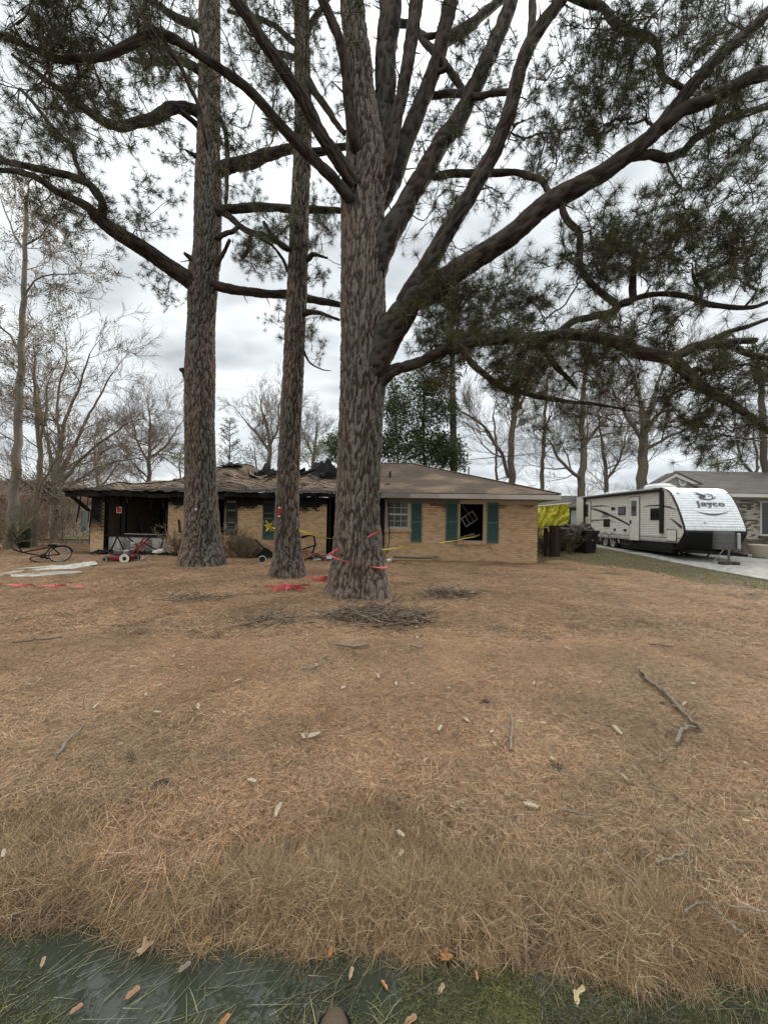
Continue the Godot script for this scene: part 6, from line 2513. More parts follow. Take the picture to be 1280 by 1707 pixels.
	var panel_c := Vector2(-0.5 + zn, 2.42 + ly)
	var pa: Vector2 = prof[4]
	var pb: Vector2 = prof[7]
	var down := (pb - pa).normalized()            # along the sloping panel
	var outn := Vector2(-down.y, down.x)
	if outn.x < 0:
		outn = -outn
	var on_front := func(u: float, v: float, lift: float) -> Vector3:      # u across from the left edge, v metres down from the panel's upper bend
		var q := pa + down * v + outn * lift
		return Vector3(u, q.y, maxf(q.x, (front_z.call(q.y) as float) + 0.012 + lift))
	var fpix := func(px: float, py: float) -> Vector2:     # where a pixel meets that panel
		var no := Vector3(0, outn.y, outn.x)
		var h := hit(px, py, base + Vector3(0, pa.y, pa.x), no) - base
		return Vector2(h.x, (Vector2(h.z, h.y) - pa).dot(down))
	var ink := Color(0.075, 0.08, 0.09)
	emb.col = ink
	var shapes := [
		[[1154.5, 820.2], [1160, 821.5], [1174, 825.5], [1172, 828.5], [1163, 825.5]],                   # swept crest
		[[1161, 828.3], [1167, 827.0], [1176, 829.5], [1171, 831.0]],
		[[1163, 829.3], [1170, 831.8], [1176, 832.2], [1182, 832.0], [1188, 829.5], [1193.5, 828.6], [1188, 831.8], [1181, 834.0], [1173, 833.8], [1166, 832.2]],   # throat and bill
		[[1172, 824.2], [1178, 822.8], [1184, 824.3], [1187, 826.6], [1186.5, 829.8], [1185, 829.9], [1185, 827.0], [1181.5, 824.8], [1177, 824.3]],     # head
		[[1169, 826.2], [1174, 825.0], [1175.5, 827.6], [1172, 829.0]],
		[[1178.5, 826.6], [1181.0, 826.0], [1182.2, 827.4], [1180.2, 828.3]],                            # eye
	]
	for s: Array in shapes:
		var ring := []
		for q: Array in s:
			var u: Vector2 = fpix.call(q[0], q[1])
			ring.append(on_front.call(u.x, u.y, 0.018))
		var a: Vector3 = ring[0]
		var area := Vector3.ZERO
		for i in ring.size():
			area += ((ring[i] as Vector3) - a).cross((ring[(i + 1) % ring.size()] as Vector3) - a)
		if area.z < 0:
			ring.reverse()
		emb.poly(ring, Vector3(0, 0, -0.004))
	# the smile under the name
	var up2 := []
	var dn2 := []
	for q: Array in [[1157, 852.5, 0.4], [1166, 855.0, 1.2], [1177, 857.5, 2.0], [1187, 858.3, 2.2], [1198, 857.3, 2.0], [1207, 854.6, 1.2], [1215.5, 850.5, 0.4]]:
		var u: Vector2 = fpix.call(q[0], q[1] - q[2] * 0.5)
		var v: Vector2 = fpix.call(q[0], q[1] + q[2] * 0.5)
		up2.append(on_front.call(u.x, u.y, 0.018))
		dn2.append(on_front.call(v.x, v.y, 0.018))
	for i in up2.size() - 1:
		emb.quad(dn2[i], dn2[i + 1], up2[i + 1], up2[i])
	part("bird_emblem", emb, M.painted, o)
	var fnt := SystemFont.new()
	fnt.font_names = PackedStringArray(["Droid Serif"])
	fnt.font_weight = 700
	var txt := TextMesh.new()
	txt.text = "Jayco"
	txt.font = fnt
	txt.font_size = 32
	txt.pixel_size = 0.01
	txt.depth = 0.004
	var tmt := StandardMaterial3D.new()
	tmt.resource_name = "ink"
	tmt.albedo_color = lin(ink.r, ink.g, ink.b)
	tmt.roughness = 0.5
	txt.material = tmt
	var bb := txt.get_aabb()
	var t0: Vector2 = fpix.call(1158.5, 842)
	var t1: Vector2 = fpix.call(1204.5, 842)
	var th0: Vector2 = fpix.call(1180, 836.2)
	var th1: Vector2 = fpix.call(1180, 846.5)
	var sx := (t1.x - t0.x) / maxf(bb.size.x, 0.001)
	var sy := (th1.y - th0.y) / maxf(bb.size.y, 0.001)
	var bs := Basis(Vector3.RIGHT * sx, Vector3(0, -down.y, -down.x) * sy, Vector3(0, outn.y, outn.x))
	var ctr: Vector3 = on_front.call((t0.x + t1.x) * 0.5, (th0.y + th1.y) * 0.5, 0.017)
	for k in 5:        # set a little fat, as the heavy lettering is
		var ti := MeshInstance3D.new()
		ti.name = "lettering" if k == 0 else "lettering_%03d" % k
		ti.mesh = txt
		o.add_child(ti, true)
		var sh := bs * Vector3([0.0, -0.012, 0.012, -0.006, 0.006][k] / maxf(sx, 0.01), [0.0, 0.005, -0.005, -0.005, 0.005][k] / maxf(sy, 0.01), 0)
		ti.transform = Transform3D(bs, ctr - bs * bb.get_center() + sh + Vector3(0, outn.y, outn.x) * 0.0008 * k)
	# small emblem and name on the side
	var se := MB.new()
	se.col = Color(0.22, 0.22, 0.23)
	for q: Array in [[1003, 852, 1009, 855.5, 1.6], [1005, 857, 1011, 854.5, 1.2], [1006, 858, 1013, 858.5, 1.4], [1010, 854, 1013.5, 857.5, 1.0]]:
		var u0: Vector3 = side.call(q[0], q[1])
		var u1: Vector3 = side.call(q[2], q[3])
		var h := Vector3(0, 0.03 * q[4], 0)
		se.quad(Vector3(-0.0165, u0.y, u0.z) - h, Vector3(-0.0165, u1.y, u1.z) - h, Vector3(-0.0165, u1.y, u1.z) + h, Vector3(-0.0165, u0.y, u0.z) + h)
	part("side_emblem", se, M.painted, o)
	var ts := MeshInstance3D.new()
	ts.name = "side_lettering"
	ts.mesh = txt
	o.add_child(ts, true)
	var l0: Vector3 = side.call(1002, 861.5)
	var l1: Vector3 = side.call(1014, 861.5)
	var k := absf(l1.z - l0.z) / maxf(bb.size.x, 0.001)
	var bs2 := Basis(Vector3(0, 0, k), Vector3(0, 0.14 / maxf(bb.size.y, 0.001), 0), Vector3(-1, 0, 0))
	ts.transform = Transform3D(bs2, Vector3(-0.016, l0.y, (l0.z + l1.z) * 0.5) - bs2 * bb.get_center())
	# roof fittings
	var ac := MB.new()
	ac.col = Color(0.7, 0.71, 0.72)
	ac.cbox(Vector3(1.2, y_top + 0.20, zn - 3.2), Vector3(0.75, 0.30, 1.05), 0.1)
	part("roof_air_conditioner", ac, M.gel, o)
	for z: float in [zn - 1.9, zn - 5.0, zn - 6.3, zn - 7.9]:
		var vm := MB.new()
		vm.col = Color(0.68, 0.68, 0.66)
		vm.ball(Vector3(0.75, y_top + 0.03, z), Vector3(0.32, 0.18, 0.32), 12, 6)
		part("roof_vent", vm, M.gel, o)
	# clearance lamps on the front
	for px: float in [1128.5, 1222.5]:
		var u: Vector2 = fpix.call(px, 823)
		var lm := MB.new()
		lm.col = Color(0.12, 0.10, 0.07)
		lm.cbox(on_front.call(clampf(u.x, 0.12, W - 0.12), u.y, 0.02), Vector3(0.10, 0.035, 0.02), 0.006)
		part("marker_lamp", lm, M.painted, o)
	var lg := MB.new()
	lg.col = Color(0.3, 0.31, 0.33)
	var gk: Vector2 = fpix.call(1173, 871.5)
	lg.cbox(on_front.call(gk.x, gk.y, 0.02), Vector3(0.12, 0.03, 0.015), 0.004)
	part("front_label", lg, M.painted, o)
	# wheels under a double arch
	for i in 2:
		for s in 2:
			var wh := sub("wheel", o)
			var wc: Vector3 = side.call([1008.5, 1021.0][i], 905)
			var zc: float = wc.z
			var X := 0.10 if s == 0 else W - 0.10
			var dirx := -1.0 if s == 0 else 1.0
			var xf := Transform3D(Basis(Vector3(0, 0, 1), dirx * -PI / 2), Vector3(X, 0.34, zc))
			xf.basis = Basis(Vector3.BACK, PI / 2 if s == 0 else -PI / 2)
			var ty := MB.new()
			ty.lathe([Vector2(0.19, -0.1), Vector2(0.30, -0.1), Vector2(0.335, -0.07), Vector2(0.345, 0), Vector2(0.335, 0.07), Vector2(0.30, 0.1), Vector2(0.19, 0.1)], xf, 24)
			part("tyre", ty, M.rubber, wh)
			var rm := MB.new()
			rm.col = Color(0.55, 0.55, 0.56)
			rm.lathe([Vector2(0.2, 0.095), Vector2(0.17, 0.075), Vector2(0.14, 0.04), Vector2(0.07, 0.06), Vector2(0.05, 0.09), Vector2(0.0, 0.09)], xf, 20)
			part("rim", rm, M.metal, wh)
	var ar := MB.new()
	ar.col = Color(0.45, 0.45, 0.45)
	for i in 2:
		var wc: Vector3 = side.call([1008.5, 1021.0][i], 905)
		var prev := Vector3.ZERO
		for j in 13:
			var an := PI * j / 12.0
			var p := Vector3(-0.03, 0.36 + sin(an) * 0.46, wc.z + cos(an) * 0.50)
			if j > 0:
				ar.quad(prev, prev + Vector3(0, 0.08, 0), p + Vector3(0, 0.08, 0), p)
				ar.quad(prev, p, p + Vector3(0.25, 0, 0), prev + Vector3(0.25, 0, 0))
			prev = p
	part("wheel_arch", ar, M.gel, o)
	# folding step, stabiliser legs
	var st := MB.new()
	for j in 2:
		var zc: float = (side.call(1056, 910) as Vector3).z
		st.cbox(Vector3(-0.15 - 0.2 * j, 0.55 - 0.2 * j, zc), Vector3(0.24, 0.04, 0.62), 0.01)
		st.bar(Vector3(0.05, 0.6, zc - 0.28), Vector3(-0.4, 0.3, zc - 0.28), 0.014, 4)
		st.bar(Vector3(0.05, 0.6, zc + 0.28), Vector3(-0.4, 0.3, zc + 0.28), 0.014, 4)
	part("folding_step", st, M.black_plastic, o)
	var lj := MB.new()
	for z: float in [zn - 1.2, zr + 0.8]:
		for X: float in [0.3, W - 0.3]:
			lj.bar(Vector3(X, 0.62 + ly, z), Vector3(X, gh(RX + X, z + base.z) - base.y + 0.05, z - 0.35), 0.03, 5)
	part("stabiliser_leg", lj, M.black_plastic, o)
	# drawbar, gas bottles' cover, jack
	var tip := hit(1212, 925, Vector3(0, 0, -13.7), Vector3(0, 0, 1)) - base
	var db := MB.new()
	var ty := 0.56 + ly
	for X: float in [0.45, W - 0.45]:
		var a := Vector3(X, ty, zn - 0.9)
		var b := Vector3(W * 0.5, ty, zn + 1.05)
		var dr := (b - a).normalized()
		db.box((a + b) * 0.5, Vector3(0.06, 0.12, (b - a).length()), Basis(Vector3.UP.cross(dr).normalized(), Vector3.UP, dr))
	db.cbox(Vector3(W * 0.5, ty, zn + 1.15), Vector3(0.1, 0.1, 0.3), 0.02)
	part("drawbar", db, M.black_plastic, o)
	var gc := hit(1206, 901, Vector3(0, 0, ZN + 0.55), Vector3(0, 0, 1)) - base
	var gcm := MB.new()
	gcm.col = Color(0.10, 0.10, 0.10)
	# two bottles under one ribbed cover, waisted between them
	var rows2 := 9
	for j in rows2:
		var ya := gc.y - 0.33 + 0.62 * j / rows2
		var yb := gc.y - 0.33 + 0.62 * (j + 1) / rows2
		var sa := 1.0 + (0.02 if j % 2 == 0 else 0.0) - 0.08 * pow(float(j) / rows2, 4)
		var sb := 1.0 + (0.0 if j % 2 == 0 else 0.02) - 0.08 * pow(float(j + 1) / rows2, 4)
		var n2 := 28
		for i in n2:
			var q := []
			for kk: Array in [[i, sa, ya], [i + 1, sa, ya], [i + 1, sb, yb], [i, sb, yb]]:
				var an: float = TAU * kk[0] / n2
				var wx := 0.36 * signf(cos(an)) * pow(absf(cos(an)), 0.55)
				var wz := 0.19 * signf(sin(an)) * pow(absf(sin(an)), 0.7) * (1.0 - 0.16 * exp(-pow(wx / 0.1, 2)))
				q.append(Vector3(gc.x + wx * kk[1], kk[2], gc.z + wz * kk[1]))
			gcm.quad(q[1], q[0], q[3], q[2])
	gcm.cbox(Vector3(gc.x, gc.y + 0.30, gc.z), Vector3(0.60, 0.06, 0.30), 0.025)
	part("gas_bottle_cover", gcm, M.gel, o)
	var bat := MB.new()
	bat.col = Color(0.42, 0.42, 0.43)
	bat.cbox(Vector3(gc.x + 0.36, gc.y - 0.02, gc.z + 0.22), Vector3(0.09, 0.62, 0.12), 0.03)
	part("jack_head", bat, M.gel, o)
	var jk := MB.new()
	jk.col = Color(0.25, 0.24, 0.23)
	var jb := hit(1214, 938, Vector3(0, 0, ZN + 0.85), Vector3(0, 0, 1)) - base
	var jg := gh(jb.x + base.x, ZN + 0.85) + 0.05 - base.y
	jk.bar(Vector3(jb.x, jg + 0.12, jb.z), Vector3(jb.x, gc.y - 0.3, jb.z), 0.035, 8)
	jk.bar(Vector3(jb.x - 0.62, jg + 0.03, jb.z), Vector3(jb.x - 0.2, gc.y - 0.34, jb.z), 0.018, 5)
	part("tongue_jack", jk, M.metal, o)
	# blocks under the jack, and the red wagon under the nose
	var bl := thing("wood_block", "short dark timber blocks stacked under the trailer's front jack", "timber block", Transform3D(Basis(), Vector3(jb.x, jg, jb.z) + base))
	for i in 3:
		var bm := MB.new()
		bm.col = Color(0.10, 0.075, 0.06) * rr(0.8, 1.3)
		bm.cbox(Vector3(rr(-0.03, 0.03) + (i - 1) * 0.22, 0.06, rr(-0.03, 0.03)), Vector3(0.2, 0.11, 0.26), 0.01)
		part("timber", bm, M.wood, bl)
	var wp := hit(1131, 930, Vector3(0, 0, -17.0), Vector3(0, 0, 1))
	wp.y = gh(wp.x, wp.z) + 0.05
	var wg := thing("toy_wagon", "small red wagon with white hubs under the trailer's nose", "wagon", Transform3D(Basis(Vector3.UP, 0.25), wp))
	var tb := MB.new()
	tb.col = Color(0.20, 0.015, 0.02)
	tb.cbox(Vector3(0, 0.30, 0), Vector3(0.85, 0.16, 0.42), 0.03)
	tb.cbox(Vector3(0, 0.42, 0), Vector3(0.6, 0.1, 0.3), 0.03)
	part("tray", tb, M.painted, wg)
	for X: float in [-0.28, 0.28]:
		for Z: float in [-0.2, 0.2]:
			var wh := sub("wheel", wg)
			var t1m := MB.new()
			var xf := Transform3D(Basis(Vector3.RIGHT, PI / 2 if Z > 0 else -PI / 2), Vector3(X, 0.12, Z))
			t1m.lathe([Vector2(0.06, -0.03), Vector2(0.12, -0.025), Vector2(0.125, 0), Vector2(0.12, 0.025), Vector2(0.06, 0.03)], xf, 16)
			part("tyre", t1m, M.rubber, wh)
			var hm := MB.new()
			hm.col = Color(0.6, 0.6, 0.58)
			hm.lathe([Vector2(0.062, 0.02), Vector2(0.05, 0.032), Vector2(0.0, 0.036)], xf, 12)
			part("hub", hm, M.painted, wh)
	var han := MB.new()
	han.bar(Vector3(-0.4, 0.25, 0), Vector3(-1.0, 0.12, 0.1), 0.014, 5)
	part("handle", han, M.black_plastic, wg)
	var jl := MB.new()
	jl.col = Color(0.09, 0.07, 0.06)
	jl.cbox(Vector3(0, 0.09, 0), Vector3(1.5, 0.16, 0.2), 0.01)
	var jp := hit(1108, 930, Vector3(0, 0, -18.2), Vector3(0, 0, 1))
	jp.y = gh(jp.x, jp.z) + 0.05
	single("timber_beam", jl, M.wood, "dark timber beam on the drive behind the red wagon", "timber", "", Transform3D(Basis(Vector3.UP, 0.5), jp))

# ---------------------------------------------------------------- things about the yard
func ribbon(mb: MB, pts: Array, w: float, twist := 0.0, nrm := Vector3.ZERO) -> void:     # flat tape that twists along its run
	var m := pts.size()
	var a := []
	var b := []
	var ang := 0.0
	for i in m:
		var tg := ((pts[mini(i + 1, m - 1)] as Vector3) - (pts[maxi(i - 1, 0)] as Vector3)).normalized()
		var up := Vector3.UP
		if nrm != Vector3.ZERO:
			up = nrm
		var s := tg.cross(up).normalized().rotated(tg, PI / 2 + ang)
		ang += twist * (0.6 + 0.8 * nz.get_noise_2d(i * 40.0, pts[0].x * 50.0))
		a.append((pts[i] as Vector3) - s * w * 0.5)
		b.append((pts[i] as Vector3) + s * w * 0.5)
	for i in m - 1:
		mb.quad(a[i], a[i + 1], b[i + 1], b[i])

func sagged(a: Vector3, b: Vector3, drop: float, n := 20) -> Array:
	var out := []
	for i in n + 1:
		var t := float(i) / n
		out.append(a.lerp(b, t) - Vector3(0, drop * sin(t * PI), 0))
	return out

func yard() -> void:
	rng.seed = 900
	var pink := Color(0.55, 0.11, 0.125)
	var yellow := Color(0.56, 0.45, 0.09)
	# pink tape round the big pine
	var c := P(597, 930, 8.15)
	var tape := thing("barrier_tape", "pink plastic tape tied low round the massive forked pine", "barrier tape")
	var ring := []
	for i in 33:
		var an := TAU * i / 32.0
		var f := 0.5 - 0.5 * cos(an - 0.6)
		var y := lerpf(0.86, 0.62, (cos(an - PI * 0.02) * 0.5 + 0.5))
		var r := lerpf(0.615, 0.575, clampf((y - 0.6) * 3.0, 0, 1))
		# follows the flare: wider low down
		ring.append(Vector3(c.x + cos(an) * r, y, -8.15 + sin(an) * r))
	var tm := MB.new()
	tm.col = pink
	ribbon(tm, ring, 0.03, 0.35)
	part("band", tm, M.fabric, tape)
	var knots := [GK(559, 917, 7.72), GK(638, 945, 7.75), GK(632, 886, 7.85)]
	for k: Vector3 in knots:
		var km := MB.new()
		km.col = pink * 1.05
		for i in 5:
			var d := rv3(1.0).normalized() * 0.10
			ribbon(km, [k, k + d * 0.5 + Vector3(0, 0.02, 0.02), k + d], 0.028, 0.8)
		part("knot", km, M.fabric, tape)
	var up := MB.new()
	up.col = pink
	ribbon(up, [GK(612, 896, 7.66), GK(622, 890, 7.72), GK(632, 886, 7.85)], 0.035, 0.3)
	part("tail", up, M.fabric, tape)
	var run := MB.new()
	run.col = pink
	ribbon(run, sagged(GK(559, 917, 7.76), HX * wl(532, 926, 0.6), 0.05), 0.04, 0.3)
	part("tail", run, M.fabric, tape)
	# tape on the ground
	var t2 := MB.new()
	t2.col = pink
	var line := []
	for i in 30:
		var g := GT(lerpf(-15, 138, i / 29.0), lerpf(980.5, 983.5, i / 29.0) + rr(-0.5, 0.5))
		line.append(g + Vector3(0, 0.07 + 0.03 * rng.randf(), 0))
	ribbon(t2, line, 0.045, 0.5)
	single("barrier_tape", t2, M.fabric, "long strand of pink tape lying across the yard at the far left", "barrier tape")
	for q: Array in [[480, 985, 22, 4.5, 40, "crumpled heap of pink tape on the straw near the slender pine"], [534, 972, 10, 5, 22, "small wad of pink tape against the massive pine's left root"]]:
		var hm := MB.new()
		hm.col = pink
		var p := GT(q[0], q[1])
		var r: float = q[2] / F * -p.z
		for i in int(q[4]):
			var o := p + Vector3(rr(-1, 1) * r, rr(0.03, 0.10), rr(-0.16, 0.16))
			var d := Vector3(rr(-1, 1), rr(-0.15, 0.25), rr(-0.5, 0.5)).normalized() * rr(0.1, 0.3)
			hm.col = pink * rr(0.7, 1.15)
			ribbon(hm, [o, o + d * 0.5 + Vector3(0, 0.03, 0), o + d], 0.035, 0.7)
		single("tape_heap", hm, M.fabric, q[5], "barrier tape")
	# yellow tape
	var y1 := MB.new()
	y1.col = yellow
	var ya := P(496, 883, 10.55)
	var yb := P(566, 900, 8.4)
	ribbon(y1, sagged(ya, yb, 0.03), 0.06, 0.12)
	single("caution_tape", y1, M.fabric, "yellow tape stretched from the slender pine to the massive pine", "caution tape")
	var y2 := MB.new()
	y2.col = yellow
	ribbon(y2, sagged(P(632, 917, 8.5), HX * wl(762, 901, 0.08), -0.0, 24) , 0.035, 0.18)
	var y3 := []
	for s: Array in [[762, 901, 0.08], [775, 897, 0.10], [790, 895, 0.06], [800, 891, -0.1]]:
		y3.append(HX * wl(s[0], s[1], s[2]))
	ribbon(y2, y3, 0.055, 0.5)
	single("caution_tape", y2, M.fabric, "yellow tape running from the massive pine into the broken window", "caution tape")
	var y4 := MB.new()
	y4.col = yellow * 1.05
	var yc := HX * wl(450, 877, 0.12)
	for i in 14:
		var d := Vector3(rr(-1, 1), rr(-0.5, 0.6), rr(0, 0.3)).normalized() * rr(0.12, 0.32)
		ribbon(y4, [yc, yc + d * 0.5 + rv3(0.03), yc + d], 0.07, 0.6)
	ribbon(y4, sagged(yc, P(462, 881, 10.7), 0.02), 0.06, 0.2)
	single("caution_tape", y4, M.fabric, "bunch of yellow tape knotted to the half green shutter", "caution tape")
	# reflector and tag nailed to the pines
	var rf := thing("reflector", "red reflector nailed to the slender pine", "reflector", Transform3D(Basis(Vector3.UP, -0.2), P(471.5, 854, 10.6) + Vector3(0, 0, 0.345)))
	var r1 := MB.new()
	r1.col = Color(0.30, 0.02, 0.02)
	r1.cbox(Vector3.ZERO, Vector3(0.09, 0.19, 0.02), 0.01)
	part("lens", r1, M.painted, rf)
	var r2 := MB.new()
	r2.col = Color(0.6, 0.55, 0.52)
	for y: float in [0.115, -0.115]:
		r2.cbox(Vector3(0, y, 0), Vector3(0.07, 0.04, 0.018), 0.006)
	part("plate", r2, M.painted, rf)
	var tg := MB.new()
	tg.col = Color(0.36, 0.33, 0.31)
	tg.ball(Vector3.ZERO, Vector3(0.05, 0.08, 0.02), 10, 6)
	single("tree_tag", tg, M.painted, "small pale oval tag nailed to the thick left pine", "tag", "", Transform3D(Basis(), P(340, 851, 12.6) + Vector3(0, 0, 0.53)))

	bicycle()
	mower()
	debris()
	bushes()
	right_side()

func GK(px: float, py: float, d: float) -> Vector3:
	return P(px, py, d)

func wheel_ring(mb: MB, ctr: Vector3, bs: Basis, r: float, w: float, n := 28) -> void:
	var p := PackedVector3Array()
	var q := PackedFloat32Array()
	for i in n + 1:
		var a := TAU * i / n
		p.push_back(ctr + bs * Vector3(cos(a) * r, sin(a) * r, 0))
		q.push_back(w)
	mb.tube(p, q, 6, false)

func bicycle() -> void:
	# burned, leaning over: rear wheel at the right, front end down at the left
	var at := GT(66, 940)
	var o := thing("bicycle", "burned bicycle toppled over beside the broken concrete slabs", "bicycle", Transform3D(Basis(Vector3.UP, 0.5) * Basis(Vector3.RIGHT, -0.6), at + Vector3(0, 0.02, 0)))
	var s := 0.97
	var rear := Vector3(0.50, 0.33, 0) * s
	var bb := Vector3(0.06, 0.27, 0) * s
	var seat := Vector3(0.22, 0.62, 0) * s
	var head := Vector3(-0.48, 0.40, 0.05) * s
	var fork := Vector3(-0.74, 0.80, 0.1) * s
	for k in 2:
		var wh := sub("wheel", o)
		var ctr: Vector3 = rear if k == 0 else Vector3(-0.02, 0.26, -0.22) * s
		var bs: Basis = Basis() if k == 0 else Basis.from_euler(Vector3(-0.75, 0.3, 0))
		var ty := MB.new()
		wheel_ring(ty, ctr, bs, 0.29, 0.018)
		part("tyre", ty, M.charred, wh)
		var rm := MB.new()
		rm.col = Color(0.5, 0.49, 0.47) if k == 0 else Color(0.12, 0.11, 0.1)
		wheel_ring(rm, ctr, bs, 0.265, 0.008)
		for i in 14:
			var a := TAU * i / 14
			rm.bar(ctr, ctr + bs * Vector3(cos(a) * 0.265, sin(a) * 0.265, 0), 0.0022, 3)
		part("rim", rm, M.metal, wh)
	var fr := MB.new()
	for e: Array in [[rear, bb], [rear, seat], [bb, seat], [bb, head], [seat * 0.92 + head * 0.08, head], [head, fork], [head, head + Vector3(-0.25, 0.12, 0)]]:
		fr.bar(e[0], e[1], 0.021, 7)
	part("frame", fr, M.charred, o)
	var hb := MB.new()
	hb.bar(fork, fork + Vector3(0.05, 0.10, 0.02), 0.016, 6)
	hb.tube(PackedVector3Array([fork + Vector3(0.16, 0.3, -0.3), fork + Vector3(0.0, 0.34, -0.2), fork + Vector3(0.05, 0.1, 0), fork + Vector3(0.0, 0.14, 0.28), fork + Vector3(0.14, 0.12, 0.34)]), PackedFloat32Array([0.015, 0.015, 0.015, 0.015, 0.015]), 6)
	part("handlebar", hb, M.charred, o)
	var sd := MB.new()
	sd.ball(seat + Vector3(0.02, 0.06, 0), Vector3(0.15, 0.035, 0.075), 10, 6)
	part("saddle", sd, M.charred, o)
	var cr := MB.new()
	cr.lathe([Vector2(0.0, -0.01), Vector2(0.09, -0.008), Vector2(0.09, 0.008), Vector2(0.0, 0.01)], Transform3D(Basis(Vector3.RIGHT, PI / 2), bb), 16)
	cr.bar(bb + Vector3(0, 0, 0.05), bb + Vector3(0.12, -0.12, 0.05), 0.012, 5)
	cr.box(bb + Vector3(0.12, -0.13, 0.09), Vector3(0.09, 0.025, 0.07))
	part("crank", cr, M.charred, o)
	var fe := MB.new()
	var p := PackedVector3Array()
	var q := PackedFloat32Array()
	for i in 9:
		var a := lerpf(0.2, 2.3, i / 8.0)
		p.push_back(rear + Vector3(cos(a), sin(a), 0) * 0.33)
		q.push_back(0.024)
	fe.tube(p, q, 5)
	part("mudguard", fe, M.charred, o)

func mower() -> void:
	var at := GT(212, 938)
	var s := -at.z / F      # metres per pixel here
	var o := thing("lawn_mower", "wrecked red push mower with a white wheel before the burned opening", "lawn mower", Transform3D(Basis(Vector3.UP, 0.15), at))
	var dk := MB.new()
	dk.col = Color(0.14, 0.015, 0.018)
	dk.lathe([Vector2(0.0, 0.17), Vector2(0.30, 0.17), Vector2(0.33, 0.13), Vector2(0.34, 0.05), Vector2(0.31, 0.04)], Transform3D(Basis.from_scale(Vector3(1.2, 1.0, 0.8)), Vector3(-0.22, 0.06, -0.12)), 20)
	part("deck", dk, M.painted, o)
	var en := MB.new()
	en.col = Color(0.13, 0.125, 0.12)
	en.cbox(Vector3(-0.28, 0.34, -0.1), Vector3(0.30, 0.16, 0.26), 0.03)
	en.col = Color(0.40, 0.38, 0.35)
	en.cbox(Vector3(-0.04, 0.33, -0.06), Vector3(0.16, 0.2, 0.2), 0.03)
	for i in 5:
		en.box(Vector3(-0.04, 0.27 + i * 0.03, 0.05), Vector3(0.17, 0.008, 0.02))
	part("engine", en, M.metal, o)
	for q: Array in [[Vector3(0.02, 0.16, 0.18), 0.16], [Vector3(-0.62, 0.12, 0.12), 0.11], [Vector3(0.10, 0.14, -0.42), 0.13], [Vector3(-0.6, 0.12, -0.4), 0.11]]:
		var wh := sub("wheel", o)
		var ctr: Vector3 = q[0]
		var r: float = q[1]
		var xf := Transform3D(Basis(Vector3.RIGHT, PI / 2), ctr)
		var ty := MB.new()
		ty.col = Color(0.05, 0.05, 0.05)
		ty.lathe([Vector2(r * 0.6, -0.05), Vector2(r * 0.97, -0.045), Vector2(r, 0), Vector2(r * 0.97, 0.045)], xf, 20)
		part("tyre", ty, M.rubber, wh)
		var fa := MB.new()
		fa.col = Color(0.66, 0.64, 0.58) if r > 0.15 else Color(0.2, 0.19, 0.18)
		fa.lathe([Vector2(r * 0.97, 0.045), Vector2(r * 0.9, 0.05), Vector2(r * 0.42, 0.036), Vector2(r * 0.40, 0.036)], xf, 20)
		part("disc", fa, M.painted, wh)
		var hu := MB.new()
		hu.lathe([Vector2(r * 0.4, 0.036), Vector2(r * 0.36, 0.05), Vector2(0, 0.052)], xf, 14)
		part("hub", hu, M.rubber, wh)
	var ha := MB.new()
	ha.col = Color(0.22, 0.02, 0.025)
	for z: float in [-0.28, 0.12]:
		ha.tube(PackedVector3Array([Vector3(0.10, 0.22, z), Vector3(0.38, 0.52, z), Vector3(0.62, 0.75, z - 0.05)]), PackedFloat32Array([0.018, 0.018, 0.018]), 6)
	ha.bar(Vector3(0.62, 0.75, -0.33), Vector3(0.62, 0.75, 0.07), 0.018, 6)
	ha.bar(Vector3(0.38, 0.52, -0.28), Vector3(0.38, 0.52, 0.12), 0.014, 6)
	part("handle", ha, M.painted, o)

